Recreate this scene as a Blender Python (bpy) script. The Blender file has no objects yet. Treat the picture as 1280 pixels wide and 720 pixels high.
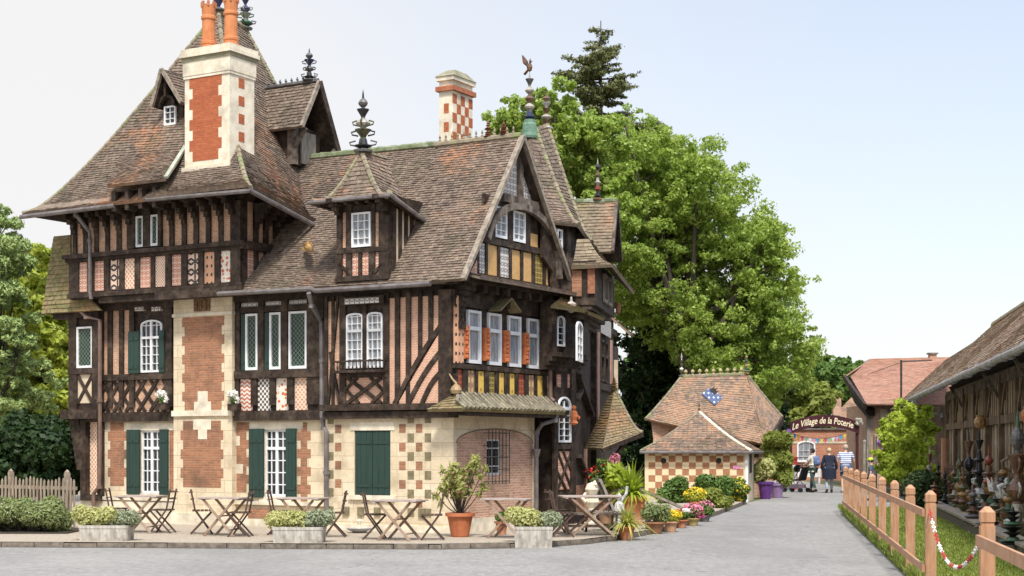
import bpy, math, random
import numpy as np
from mathutils import Vector, Matrix
random.seed(7); R = random.uniform
SC = bpy.context.scene
COL = SC.collection
# ------------------------------------------------------------------ camera, light
F = 1960.0; HZ = 558.0; EYE = 1.75
cam = bpy.data.objects.new('camera', bpy.data.cameras.new('camera')); COL.objects.link(cam)
cam.location = (0, 0, EYE); cam.rotation_euler = (math.radians(90), 0, 0)
cam.data.sensor_width = 36; cam.data.lens = 36 * F / 1280
cam.data.shift_y = (HZ - 360) / 1280; cam.data.clip_end = 3000; cam.data.clip_start = .1
SC.camera = cam
SUN_EL, SUN_AZ = 57, 174      # azimuth: clockwise from +Y (where the light comes from)
w = bpy.data.worlds.new('World'); SC.world = w; w.use_nodes = True
nt = w.node_tree; nt.nodes.clear()
out = nt.nodes.new('ShaderNodeOutputWorld'); bg = nt.nodes.new('ShaderNodeBackground')
sky = nt.nodes.new('ShaderNodeTexSky'); sky.sky_type = 'NISHITA'; sky.sun_disc = False
sky.sun_elevation = math.radians(SUN_EL); sky.sun_rotation = math.radians(SUN_AZ)
sky.air_density = 1.0; sky.dust_density = .6; sky.ozone_density = 1.0
veil = nt.nodes.new('ShaderNodeMix'); veil.data_type = 'RGBA'
tc = nt.nodes.new('ShaderNodeTexCoord'); sx = nt.nodes.new('ShaderNodeSeparateXYZ')
nz = nt.nodes.new('ShaderNodeTexNoise'); nz.inputs['Scale'].default_value = 2.2; nz.inputs['Detail'].default_value = 3
nt.links.new(tc.outputs['Generated'], nz.inputs['Vector']); nt.links.new(tc.outputs['Generated'], sx.inputs[0])
# thin bright cloud veil, thinner towards +X (right) and upwards
def wmath(op, a, b):
    n = nt.nodes.new('ShaderNodeMath'); n.operation = op
    for i, v in enumerate((a, b)):
        if hasattr(v, 'is_output'): nt.links.new(v, n.inputs[i])
        else: n.inputs[i].default_value = v
    return n.outputs[0]
v1 = wmath('MULTIPLY', sx.outputs[0], -.95)
v2 = wmath('ADD', v1, wmath('MULTIPLY', sx.outputs[2], -1.3))
v3 = wmath('ADD', v2, wmath('MULTIPLY', nz.outputs[0], .35))
v4 = wmath('ADD', v3, .92)
cl = nt.nodes.new('ShaderNodeClamp'); cl.inputs['Min'].default_value = .36; cl.inputs['Max'].default_value = .97
nt.links.new(v4, cl.inputs[0])
nt.links.new(cl.outputs[0], veil.inputs['Factor'])
nt.links.new(sky.outputs[0], veil.inputs['A']); veil.inputs['B'].default_value = (4.28, 4.23, 4.22, 1)
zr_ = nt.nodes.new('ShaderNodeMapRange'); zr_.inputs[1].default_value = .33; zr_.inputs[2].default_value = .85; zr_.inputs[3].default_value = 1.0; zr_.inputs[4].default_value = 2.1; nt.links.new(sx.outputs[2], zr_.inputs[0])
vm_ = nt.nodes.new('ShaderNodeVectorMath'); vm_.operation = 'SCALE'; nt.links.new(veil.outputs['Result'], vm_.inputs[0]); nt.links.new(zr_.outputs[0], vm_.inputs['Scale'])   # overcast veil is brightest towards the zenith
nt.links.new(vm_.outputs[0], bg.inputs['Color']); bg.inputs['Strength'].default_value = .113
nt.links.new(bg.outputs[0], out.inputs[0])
sd = bpy.data.lights.new('sun', 'SUN'); sd.energy = 2.5; sd.angle = math.radians(9); sd.color = (1, .955, .88)
so = bpy.data.objects.new('sun', sd); COL.objects.link(so)
az = math.radians(SUN_AZ); el = math.radians(SUN_EL)
sdir = Vector((math.sin(az) * math.cos(el), math.cos(az) * math.cos(el), math.sin(el)))
so.rotation_euler = sdir.to_track_quat('Z', 'Y').to_euler(); so.location = (20, -20, 40)
SC.view_settings.view_transform = 'Standard'; SC.view_settings.look = 'None'
SC.view_settings.exposure = .93; SC.view_settings.gamma = 1
SC.cycles.max_bounces = 6; SC.cycles.diffuse_bounces = 4; SC.cycles.transparent_max_bounces = 8

# ------------------------------------------------------------------ materials
MATS = {}
def newmat(name):
    m = bpy.data.materials.new(name); m.use_nodes = True; n = m.node_tree; n.nodes.clear()
    o = n.nodes.new('ShaderNodeOutputMaterial'); b = n.nodes.new('ShaderNodeBsdfPrincipled')
    n.links.new(b.outputs[0], o.inputs[0]); MATS[name] = m
    return m, n, b
def nd(n, t, **k):
    x = n.nodes.new('ShaderNode' + t)
    for a, v in k.items():
        if a.startswith('i_'):
            kk = a[2:]; x.inputs[int(kk) if kk.isdigit() else kk.replace('_', ' ')].default_value = v
        else: setattr(x, a, v)
    return x
def rgb(c): return (c[0], c[1], c[2], 1)
def mixc(n, fac, a, b, typ='MIX'):
    m = n.nodes.new('ShaderNodeMix'); m.data_type = 'RGBA'; m.blend_type = typ
    for s, v in (('Factor', fac), ('A', a), ('B', b)):
        if hasattr(v, 'is_output'): n.links.new(v, m.inputs[s])
        elif s == 'Factor': m.inputs[s].default_value = v
        else: m.inputs[s].default_value = rgb(v)
    return m.outputs['Result']
def mth(n, op, a, b=0.0, c=None):
    x = n.nodes.new('ShaderNodeMath'); x.operation = op
    for i, v in enumerate((a, b, c)):
        if v is None: continue
        if hasattr(v, 'is_output'): n.links.new(v, x.inputs[i])
        else: x.inputs[i].default_value = v
    return x.outputs[0]
def ramp(n, fac, lo, hi):
    x = n.nodes.new('ShaderNodeMapRange'); x.inputs[1].default_value = lo; x.inputs[2].default_value = hi
    n.links.new(fac, x.inputs[0]); return x.outputs[0]
def coords(n, kind='Object'):
    t = n.nodes.new('ShaderNodeTexCoord'); return t.outputs[kind]
def noise(n, vec, scale, detail=4, rough=.55):
    x = nd(n, 'TexNoise', i_Scale=scale, i_Detail=detail, i_Roughness=rough); n.links.new(vec, x.inputs['Vector']); return x.outputs[0]
def scalev(n, vec, s):
    x = nd(n, 'Mapping'); x.inputs['Scale'].default_value = s; n.links.new(vec, x.inputs[0]); return x.outputs[0]
def bump(n, b, h, strength=.3, dist=.02):
    x = nd(n, 'Bump', i_Strength=strength, i_Distance=dist); n.links.new(h, x.inputs['Height']); n.links.new(x.outputs[0], b.inputs['Normal'])
def M(name, base=(.5, .5, .5), c2=None, scale=6, rough=.8, bmp=.2, c3=None, s3=1.2, metal=0, stretch=(1, 1, 1), spec=.3, bdist=.01):
    """mottled surface: base <-> c2 by fine noise, c3 stains by coarse noise"""
    if name in MATS: return MATS[name]
    m, n, b = newmat(name); co = scalev(n, coords(n), stretch)
    if c2 is None: c2 = tuple(x * .7 for x in base)
    f = noise(n, co, scale); c = mixc(n, ramp(n, f, .35, .65), c2, base)
    if c3 is not None:
        g = noise(n, coords(n), s3, 5, .65); c = mixc(n, ramp(n, g, .5, .72), c, c3)
    n.links.new(c, b.inputs['Base Color']); b.inputs['Roughness'].default_value = rough; b.inputs['Metallic'].default_value = metal
    b.inputs['Specular IOR Level'].default_value = spec
    if bmp: bump(n, b, f, bmp, bdist)
    return m
def brickmat(name, c1, c2, mortar, bw=.22, bh=.065, ms=.008, off=.5, stain=None, bmp=.5, wobble=.0, bias=0, rough=.9, fine=.25, stainlo=.52):
    m, n, b = newmat(name); uv = coords(n, 'UV')
    if wobble:
        nn = nd(n, 'TexNoise', i_Scale=3.0); n.links.new(uv, nn.inputs['Vector'])
        v = nd(n, 'VectorMath', operation='MULTIPLY_ADD'); n.links.new(nn.outputs['Color'], v.inputs[0]); v.inputs[1].default_value = (wobble,) * 3; n.links.new(uv, v.inputs[2]); uv2 = v.outputs[0]
    else: uv2 = uv
    t = nd(n, 'TexBrick', offset=off, i_Scale=1.0, i_Mortar_Size=ms, i_Brick_Width=bw, i_Row_Height=bh, i_Bias=bias, i_Mortar_Smooth=.3)
    t.inputs['Color1'].default_value = rgb(c1); t.inputs['Color2'].default_value = rgb(c2); t.inputs['Mortar'].default_value = rgb(mortar)
    n.links.new(uv2, t.inputs['Vector'])
    f = noise(n, uv, 14, 5, .7); c = mixc(n, mth(n, 'MULTIPLY', ramp(n, f, .4, .75), fine * 2), t.outputs['Color'], tuple(x * .45 for x in c1))
    if stain is not None:
        g = noise(n, uv, 1.6, 6, .7); c = mixc(n, ramp(n, g, stainlo, stainlo + .2), c, stain)
    n.links.new(c, b.inputs['Base Color']); b.inputs['Roughness'].default_value = rough; b.inputs['Specular IOR Level'].default_value = .2
    h = mth(n, 'SUBTRACT', mth(n, 'MULTIPLY', f, .4), t.outputs['Fac']); bump(n, b, h, bmp, .01)
    return m
def tilemat(name, cols, moss=(.10, .12, .03), mossamt=.6, light=(.42, .36, .28), coarse=.5):
    """roof tiles: every tile is its own quad whose uv is constant, so white noise on uv = per tile colour"""
    m, n, b = newmat(name); uv = coords(n, 'UV'); ob = coords(n)
    wn = nd(n, 'TexWhiteNoise', noise_dimensions='2D'); n.links.new(uv, wn.inputs['Vector'])
    r = nd(n, 'ValToRGB'); e = r.color_ramp.elements
    for i, c in enumerate(cols):
        p = i / max(1, len(cols) - 1)
        if i < 2: e[i].position = p if i == 0 else 1.0; el_ = e[i]
        if i >= 1 and i < len(cols) - 1: el_ = e.new(p)
        elif i == len(cols) - 1: el_ = e[len(e) - 1]; el_.position = 1
        el_.color = rgb(c)
    g = noise(n, ob, .9, 5, .65); fine = noise(n, ob, 9, 5, .7)
    pos = mth(n, 'ADD', mth(n, 'MULTIPLY', wn.outputs['Value'], 1 - coarse), mth(n, 'MULTIPLY', ramp(n, g, .3, .7), coarse))
    n.links.new(pos, r.inputs[0])
    c = mixc(n, mth(n, 'MULTIPLY', ramp(n, fine, .45, .7), .5), r.outputs[0], light)
    g3 = noise(n, scalev(n, ob, (1.3, 1.3, .5)), .7, 6, .75); c = mixc(n, mth(n, 'MULTIPLY', ramp(n, g3, .56, .66), .55), c, tuple(x * .42 for x in cols[1])); g4 = noise(n, ob, .55, 4, .6); c = mixc(n, mth(n, 'MULTIPLY', mth(n, 'MULTIPLY', ramp(n, g4, .55, .66), wn.outputs['Value']), .8), c, (.40, .19, .10))
    g2 = noise(n, scalev(n, ob, (1, 1, .6)), 1.7, 6, .7); c = mixc(n, mth(n, 'MULTIPLY', ramp(n, g2, .52, .68), mossamt), c, moss)
    n.links.new(c, b.inputs['Base Color']); b.inputs['Roughness'].default_value = .9; b.inputs['Specular IOR Level'].default_value = .2
    bump(n, b, fine, .35, .01)
    return m
def patmat(name, kind, a, bcol, s=.08, thr=.3, c=None, dirt=.35, rough=.6):
    """glazed/brick pattern infill panels; uv in metres"""
    m, n, b = newmat(name); uv = coords(n, 'UV'); sep = nd(n, 'SeparateXYZ'); n.links.new(uv, sep.inputs[0])
    def fr(x, sc, o=0.0): return mth(n, 'ABSOLUTE', mth(n, 'SUBTRACT', mth(n, 'FRACT', mth(n, 'ADD', mth(n, 'DIVIDE', x, sc), o)), .5))
    U_, V_ = sep.outputs[0], sep.outputs[1]
    if kind == 'lattice':
        p = mth(n, 'ADD', fr(U_, s), fr(V_, s)); f = mth(n, 'LESS_THAN', mth(n, 'ABSOLUTE', mth(n, 'SUBTRACT', p, .5)), thr)
    elif kind == 'check':
        t = nd(n, 'TexChecker', i_Scale=1 / s); n.links.new(uv, t.inputs[0]); f = t.outputs['Fac']
    elif kind == 'dots':
        x, y = fr(U_, s), fr(V_, s * 1.5); f = mth(n, 'LESS_THAN', mth(n, 'ADD', mth(n, 'MULTIPLY', x, x), mth(n, 'MULTIPLY', y, y)), thr * thr)
    elif kind == 'chevron':
        p = mth(n, 'ADD', V_, mth(n, 'MULTIPLY', fr(U_, s * 1.6), s * 1.2)); f = mth(n, 'LESS_THAN', fr(p, s), thr)
    elif kind == 'bars':
        f = mth(n, 'LESS_THAN', fr(V_, s), thr)
    elif kind == 'blob':
        t = nd(n, 'TexVoronoi', i_Scale=1 / s, i_Randomness=.55); n.links.new(uv, t.inputs['Vector']); f = mth(n, 'LESS_THAN', t.outputs['Distance'], thr)
    elif kind == 'petal':
        x, y = fr(U_, s), fr(V_, s); an = mth(n, 'ARCTAN2', mth(n, 'SUBTRACT', mth(n, 'FRACT', mth(n, 'DIVIDE', U_, s)), .5), mth(n, 'SUBTRACT', mth(n, 'FRACT', mth(n, 'DIVIDE', V_, s)), .5))
        rr = mth(n, 'SQRT', mth(n, 'ADD', mth(n, 'MULTIPLY', x, x), mth(n, 'MULTIPLY', y, y)))
        f = mth(n, 'LESS_THAN', rr, mth(n, 'MULTIPLY', mth(n, 'ADD', mth(n, 'COSINE', mth(n, 'MULTIPLY', an, 6.0)), 1.7), thr * .5))
    col = mixc(n, f, a, bcol)
    if c is not None:
        t = nd(n, 'TexBrick', i_Scale=1.0, i_Mortar_Size=.006, i_Brick_Width=.11, i_Row_Height=.05); n.links.new(uv, t.inputs['Vector']); col = mixc(n, mth(n, 'MULTIPLY', t.outputs['Fac'], .7), col, c)
    g = noise(n, uv, 11, 5, .7); col = mixc(n, mth(n, 'MULTIPLY', ramp(n, g, .45, .75), dirt), col, (.12, .08, .05))
    n.links.new(col, b.inputs['Base Color']); b.inputs['Roughness'].default_value = rough; b.inputs['Specular IOR Level'].default_value = .3
    bump(n, b, g, .3, .01)
    return m
def leafmat(name, c1, c2, trans=.35, scale=1.2, c3=None, rough=.55):
    m, n, b = newmat(name); ob = coords(n)
    inf = nd(n, 'TexWhiteNoise', noise_dimensions='2D'); n.links.new(coords(n, 'UV'), inf.inputs['Vector'])
    g = noise(n, ob, scale, 3, .6)
    f = mth(n, 'ADD', mth(n, 'MULTIPLY', inf.outputs['Value'], .45), mth(n, 'MULTIPLY', ramp(n, g, .3, .7), .55))
    col = mixc(n, f, c1, c2)
    if c3 is not None: col = mixc(n, mth(n, 'GREATER_THAN', inf.outputs['Value'], .86), col, c3)
    n.links.new(col, b.inputs['Base Color']); b.inputs['Roughness'].default_value = rough; b.inputs['Specular IOR Level'].default_value = .25
    tr = nd(n, 'BsdfTranslucent'); n.links.new(mixc(n, .5, col, (1, 1, .25), 'MULTIPLY'), tr.inputs[0])
    mx = nd(n, 'MixShader'); mx.inputs[0].default_value = trans
    n.links.new(b.outputs[0], mx.inputs[1]); n.links.new(tr.outputs[0], mx.inputs[2])
    o = [x for x in n.nodes if x.type == 'OUTPUT_MATERIAL'][0]; n.links.new(mx.outputs[0], o.inputs[0])
    return m
TIMBER = M('dark_timber', (.050, .032, .021), (.018, .0115, .008), 9, .75, .6, c3=(.11, .078, .055), s3=3.4, stretch=(1, 1, 1))
TIMBER2 = M('weathered_timber', (.16, .125, .095), (.05, .036, .028), 7, .85, .5, c3=(.26, .22, .18), s3=3)
OLDWOOD = M('grey_wood', (.33, .29, .24), (.18, .15, .12), 10, .85, .4, stretch=(1, 1, .3))
STONE = brickmat('cream_stone', (.78, .66, .47), (.68, .56, .38), (.42, .34, .23), .52, .26, .006, stain=(.48, .39, .26), bmp=.3, fine=.16, stainlo=.46)
STONE2 = M('pale_stone', (.78, .70, .55), (.62, .54, .40), 5, .85, .25, c3=(.40, .36, .28), s3=1.5)
BRICK = brickmat('red_brick_wall', (.47, .205, .105), (.31, .135, .075), (.36, .24, .16), .19, .05, .009, stain=(.17, .10, .065), wobble=.03, stainlo=.47)
BRICKA = brickmat('rosy_brick_wall', (.60, .35, .24), (.42, .21, .13), (.56, .44, .33), .19, .05, .009, stain=(.25, .17, .12), wobble=.02)
BRICKC = brickmat('orange_brick', (.50, .145, .06), (.40, .11, .045), (.34, .14, .08), .16, .05, .006, stain=(.3, .08, .04), wobble=.02)
PINK = brickmat('pink_brick_infill', (.62, .35, .22), (.46, .245, .145), (.68, .50, .36), .12, .042, .007, stain=(.34, .22, .16), wobble=.02, stainlo=.48)
PLAST = M('cream_plaster', (.66, .55, .40), (.55, .44, .3), 4, .85, .2, c3=(.45, .36, .25))
ROOF = tilemat('brown_roof_tiles', [(.06, .046, .037), (.125, .092, .07), (.19, .14, .105), (.33, .22, .145)], moss=(.10, .095, .055), mossamt=.55, light=(.38, .31, .24))
ROOFG = tilemat('green_scale_tiles', [(.06, .06, .035), (.17, .15, .06), (.24, .17, .09), (.09, .09, .05)], moss=(.12, .13, .035), mossamt=.45, light=(.35, .33, .2))
ROOFR = tilemat('rusty_roof_tiles', [(.085, .065, .052), (.17, .125, .095), (.36, .20, .115), (.26, .22, .17)], moss=(.16, .13, .07), mossamt=.5, light=(.45, .37, .28), coarse=.6)
ROOFY = tilemat('yellow_brown_tiles', [(.12, .085, .05), (.20, .15, .09), (.28, .20, .11), (.30, .24, .09)], moss=(.38, .28, .05), mossamt=.55, light=(.38, .33, .22))
ROOFP = tilemat('orange_roof_tiles', [(.30, .15, .10), (.38, .2, .14), (.44, .25, .18), (.34, .2, .15)], moss=(.22, .17, .11), mossamt=.35, light=(.5, .34, .26))
ROOFB = tilemat('barn_roof_tiles', [(.12, .095, .075), (.27, .205, .15), (.42, .29, .20), (.58, .48, .37)], moss=(.30, .25, .16), mossamt=.35, light=(.66, .57, .46), coarse=.6)
RIDGE = M('ridge_tile', (.30, .25, .17), (.16, .13, .09), 8, .85, .4, c3=(.20, .24, .09), s3=2)
RIDGEG = M('mossy_ridge_tile', (.20, .23, .12), (.11, .13, .07), 8, .85, .4, c3=(.32, .33, .24), s3=4)
ROLL = M('roll_tile', (.25, .215, .155), (.11, .095, .065), 9, .85, .5, c3=(.32, .31, .2), s3=4)
WHITE = M('white_paint', (.80, .80, .79), (.68, .68, .67), 9, .5, .05)
GREEN = M('green_paint', (.026, .056, .044), (.020, .043, .034), 5, .5, .15, stretch=(6, 6, .4))
LEAD = M('zinc_pipe', (.22, .20, .19), (.13, .11, .105), 5, .5, .2, metal=.3)
COPPERP = M('brown_pipe', (.20, .13, .10), (.13, .08, .065), 5, .5, .2)
TERRA = M('terracotta', (.60, .20, .075), (.42, .12, .045), 12, .7, .5, bdist=.02)
TERRAP = M('terracotta_pot', (.50, .19, .085), (.40, .14, .06), 5, .75, .2, c3=(.5, .33, .23), s3=3)
def glassmat():
    m, n, b = newmat('window_glass'); b.inputs['Base Color'].default_value = (.02, .025, .028, 1); b.inputs['Roughness'].default_value = .06
    b.inputs['Specular IOR Level'].default_value = .8
    g = noise(n, coords(n), 1.3, 2); bump(n, b, g, .25, .05)
    return m
GLASS = glassmat()
CURT = M('net_curtain', (.36, .37, .38), (.14, .15, .16), 7, .25, .1, stretch=(4, 4, .5), spec=.6)
LEADED = patmat('leaded_glass', 'lattice', (.015, .032, .022), (.17, .23, .18), .10, .06, dirt=.2, rough=.15)
P_LAT = patmat('lattice_brick', 'lattice', (.62, .28, .17), (.80, .68, .52), .10, .16, c=None)
P_LAT2 = patmat('fine_lattice_brick', 'lattice', (.50, .20, .12), (.76, .62, .48), .07, .2)
P_CHK = patmat('small_check_tile', 'check', (.10, .08, .07), (.78, .74, .66), .055)
P_CHE = patmat('chevron_tile', 'chevron', (.80, .72, .62), (.55, .14, .07), .085, .22)
P_DOT = patmat('dotted_brick', 'dots', (.66, .36, .22), (.05, .035, .03), .12, .2)
P_BLB = patmat('flower_tile', 'blob', (.80, .72, .60), (.60, .15, .06), .085, .42)
P_PET = patmat('wheel_tile', 'petal', (.78, .56, .42), (.06, .05, .05), .22, .5)
P_PNK = patmat('pink_flower_brick', 'petal', (.70, .52, .42), (.50, .22, .14), .11, .55)
P_YEL = patmat('yellow_tile', 'dots', (.72, .48, .10), (.30, .16, .07), .2, .12)
P_OCH = patmat('ochre_brick', 'lattice', (.66, .42, .17), (.52, .28, .10), .06, .14)
P_GRY = patmat('grey_leaf_tile', 'petal', (.72, .70, .64), (.28, .24, .22), .12, .5)
P_OLV = patmat('olive_tile', 'petal', (.45, .35, .10), (.13, .08, .02), .1, .5)
P_RED = patmat('red_glazed_tile', 'petal', (.48, .11, .05), (.20, .05, .03), .11, .5)
P_BRN = patmat('brown_glazed_tile', 'dots', (.34, .20, .12), (.62, .46, .2), .13, .3)
P_GEO = patmat('herringbone_brick', 'chevron', (.70, .44, .31), (.50, .25, .155), .05, .16)

# ------------------------------------------------------------------ frames & builders
class Frame:
    """a local frame: origin (X,Y) on the ground and heading; photo points can be laid onto its planes"""
    def __init__(s, ox, oy, ux, uy, oz=0):
        l = math.hypot(ux, uy); s.o = Vector((ox, oy, oz)); s.u = Vector((ux / l, uy / l, 0)); s.v = Vector((-uy / l, ux / l, 0)); s.rz = math.atan2(uy, ux)
    def loc(s, p): d = Vector(p) - s.o; return Vector((d.dot(s.u), d.dot(s.v), d.z))
    def locd(s, d): return Vector((d.dot(s.u), d.dot(s.v), d.z))
    def wld(s, p): return s.o + s.u * p[0] + s.v * p[1] + Vector((0, 0, p[2]))
WORLD = Frame(0, 0, 1, 0)
def ray(px, py): return Vector(((px - 640) / F, 1, (HZ - py) / F))
def at(px, Y, z=0): return Vector(((px - 640) / F * Y, Y, z))
def gnd(px, py, z=0):
    Y = F * (EYE - z) / (py - HZ); return Vector(((px - 640) / F * Y, Y, z))
class Fac:
    """vertical plane in a frame: origin O, horizontal direction U, outward normal N (all local)"""
    def __init__(s, fr, O, U, N=None):
        s.fr = fr; s.O = Vector(O); s.U = Vector(U).normalized(); s.Z = Vector((0, 0, 1))
        s.N = Vector(N).normalized() if N is not None else s.U.cross(s.Z)
    def px(s, x, y, d=0):
        o = s.fr.loc((0, 0, EYE)); r = s.fr.locd(ray(x, y)); k = (s.O + s.N * d - o).dot(s.N) / r.dot(s.N); p = o + r * k - s.O
        return p.dot(s.U), p.z
    def u(s, x, y=450, d=0): return s.px(x, y, d)[0]
    def z(s, x, y, d=0): return s.px(x, y, d)[1]
    def P(s, u, z, d=0): return s.O + s.U * u + s.N * d + Vector((0, 0, z))
class MB:
    def __init__(s, *mats): s.v = []; s.f = []; s.m = []; s.uv = []; s.mats = list(mats); s.sm = []; s.cuts = [0]; s.auto = True
    def mi(s, m):
        if m is None: return 0
        if isinstance(m, int): return m
        if m not in s.mats: s.mats.append(m)
        return s.mats.index(m)
    def poly(s, pts, m=None, uv=None, sm=False):
        i = len(s.v); s.v.extend([tuple(p) for p in pts]); s.f.append(tuple(range(i, i + len(pts)))); s.m.append(s.mi(m)); s.sm.append(sm)
        if uv is None:
            a, b, c = Vector(pts[0]), Vector(pts[1]), Vector(pts[2]); n = (b - a).cross(c - a)
            if n.length < 1e-12 and len(pts) > 3: n = (c - a).cross(Vector(pts[3]) - a)
            if n.length > 0: n.normalize()
            if abs(n.z) > .8: uv = [(p[0], p[1]) for p in pts]
            else:
                t = Vector((-n.y, n.x, 0)); t = t.normalized() if t.length > 0 else Vector((1, 0, 0))
                if abs(n.z) < .2: uv = [(Vector(p).dot(t), p[2]) for p in pts]
                else:
                    w_ = n.cross(t); uv = [(Vector(p).dot(t), Vector(p).dot(w_)) for p in pts]
        s.uv.extend(uv)
    def hexa(s, a, b, m=None):
        """a,b: two matching loops of points (front, back)"""
        if s.auto: s.cuts.append(len(s.f))
        k = len(a); s.poly(a, m); s.poly(list(reversed(b)), m)
        for i in range(k):
            j = (i + 1) % k; s.poly([a[i], b[i], b[j], a[j]], m)
    def box(s, x0, x1, y0, y1, z0, z1, m=None):
        a = [Vector((x0, y0, z0)), Vector((x1, y0, z0)), Vector((x1, y0, z1)), Vector((x0, y0, z1))]
        s.hexa(a, [p + Vector((0, y1 - y0, 0)) for p in a], m)
    def fbox(s, fc, u0, u1, z0, z1, d0, d1, m=None):
        if u1 < u0: u0, u1 = u1, u0
        if z1 < z0: z0, z1 = z1, z0
        q = [(u0, z0), (u1, z0), (u1, z1), (u0, z1)]
        s.hexa([fc.P(u, z, d1) for u, z in q], [fc.P(u, z, d0) for u, z in q], m)
    def fprism(s, fc, q, d0, d1, m=None): s.hexa([fc.P(u, z, d1) for u, z in q], [fc.P(u, z, d0) for u, z in q], m)
    def fbeam(s, fc, p0, p1, w_, d0, d1, m=None):
        a, b = Vector(p0), Vector(p1); t = (b - a).normalized(); n = Vector((-t.y, t.x)) * w_ / 2
        s.fprism(fc, [a - n, b - n, b + n, a + n], d0, d1, m)
    def farc(s, fc, pts, w_, d0, d1, m=None):
        for a, b in zip(pts, pts[1:]):
            a = Vector(a); b = Vector(b); e = (b - a) * .08; s.fbeam(fc, a - e, b + e, w_, d0, d1 + R(0, .004), m)
    def fpoly(s, fc, q, d, m=None): s.poly([fc.P(u, z, d) for u, z in q], m)
    def bar(s, a, b, w_, h_, m=None, up=(0, 0, 1)):
        a = Vector(a); b = Vector(b); t = (b - a).normalized(); u = Vector(up)
        if abs(t.dot(u)) > .95: u = Vector((1, 0, 0))
        x = t.cross(u).normalized() * w_ / 2; y = x.cross(t).normalized() * h_ / 2
        q = [-x - y, x - y, x + y, -x + y]; s.hexa([a + k for k in q], [b + k for k in q], m)
    def tube(s, pts, r, n=8, m=None, cap=True):
        pts = [Vector(p) for p in pts]; rs = r if isinstance(r, (list, tuple)) else [r] * len(pts); rings = []; ref = None
        for i, p in enumerate(pts):
            t = (pts[min(i + 1, len(pts) - 1)] - pts[max(i - 1, 0)])
            t = t.normalized() if t.length > 0 else Vector((0, 0, 1))
            if ref is None: ref = t.orthogonal().normalized()
            x = (ref - t * ref.dot(t)); x = x.normalized() if x.length > 1e-6 else t.orthogonal().normalized(); ref = x; y = t.cross(x)
            rings.append([p + (x * math.cos(2 * math.pi * k / n) + y * math.sin(2 * math.pi * k / n)) * rs[i] for k in range(n)])
        for a, b in zip(rings, rings[1:]):
            for k in range(n): l = (k + 1) % n; s.poly([a[k], a[l], b[l], b[k]], m, sm=True)
        if cap: s.poly(list(reversed(rings[0])), m); s.poly(rings[-1], m)
    def lathe(s, c, prof, n=12, m=None, sy=1.0):
        """prof: list of (r, z[, material])"""
        c = Vector(c); rings = []
        for q in prof: rings.append([c + Vector((q[0] * math.cos(2 * math.pi * k / n), q[0] * sy * math.sin(2 * math.pi * k / n), q[1])) for k in range(n)])
        for i, (a, b) in enumerate(zip(rings, rings[1:])):
            mm = prof[i + 1][2] if len(prof[i + 1]) > 2 else m
            for k in range(n): l = (k + 1) % n; s.poly([a[k], a[l], b[l], b[k]], mm, sm=True)
    def ball(s, c, r, m=None, n=8, sc=(1, 1, 1)):
        c = Vector(c); k_ = n // 2
        rings = []
        for i in range(k_ + 1):
            t = math.pi * i / k_; rings.append([c + Vector((r * sc[0] * math.sin(t) * math.cos(2 * math.pi * k / n), r * sc[1] * math.sin(t) * math.sin(2 * math.pi * k / n), -r * sc[2] * math.cos(t))) for k in range(n)])
        for a, b in zip(rings, rings[1:]):
            for k in range(n): l = (k + 1) % n; s.poly([a[k], a[l], b[l], b[k]], m, sm=True)
    def parts(s, name, parent=None):
        """every box or prism collected so far becomes a part of its own"""
        cuts = sorted(set(s.cuts)) + [len(s.f)]; voff = 0; loops = [0]
        for f in s.f: loops.append(loops[-1] + len(f))
        for a, b in zip(cuts, cuts[1:]):
            if b <= a: continue
            c = MB(*s.mats); v0 = min(min(f) for f in s.f[a:b]); v1 = max(max(f) for f in s.f[a:b]) + 1
            c.v = s.v[v0:v1]; c.f = [tuple(i - v0 for i in f) for f in s.f[a:b]]; c.m = s.m[a:b]; c.sm = s.sm[a:b]; c.uv = s.uv[loops[a]:loops[b]]
            k = c.m[0]
            if all(q == k for q in c.m): c.mats = [s.mats[k]]; c.m = [0] * len(c.m)
            c.build(name, parent)
    def build(s, name, parent=None, default=None):
        me = bpy.data.meshes.new(name)
        me.from_pydata(s.v, [], s.f)
        if not s.mats: s.mats = [default or STONE]
        for m in s.mats: me.materials.append(m)
        me.polygons.foreach_set('material_index', s.m); me.polygons.foreach_set('use_smooth', s.sm)
        uvl = me.uv_layers.new(name='UV'); uvl.data.foreach_set('uv', [c for p in s.uv for c in p])
        me.update()
        o = bpy.data.objects.new(name, me); COL.objects.link(o)
        if parent is not None: o.parent = parent
        return o
def tag(o, label=None, cat=None, group=None, kind=None):
    if label: o['label'] = label
    if cat: o['category'] = cat
    if group: o['group'] = group
    if kind: o['kind'] = kind
    return o
def empty(name, loc, rz=0, label=None, cat=None, group=None):
    o = bpy.data.objects.new(name, None); COL.objects.link(o); o.location = loc; o.rotation_euler = (0, 0, rz); o.empty_display_size = .3
    return tag(o, label, cat, group)
def copy_tree(o, parent=None):
    c = o.copy(); COL.objects.link(c); c.parent = parent
    for ch in o.children: copy_tree(ch, c)
    return c
def pl(a, b, v): return [a[i] + (b[i] - a[i]) * v for i in range(3)]
def edge(a, b, sag=0.0, k=12, pw=1.0):
    """hip/verge line from eave a to top b; concave by sag (metres)"""
    a, b = Vector(a), Vector(b); r = []
    for i in range(k + 1):
        v = i / k; p = a.lerp(b, v); p.z -= sag * math.sin(math.pi * v ** pw); r.append(p)
    return r
TID = [0]
def samp(e, v):
    k = len(e) - 1; t = min(max(v, 0), 1) * k; i = min(int(t), k - 1); return e[i].lerp(e[i + 1], t - i)
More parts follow.
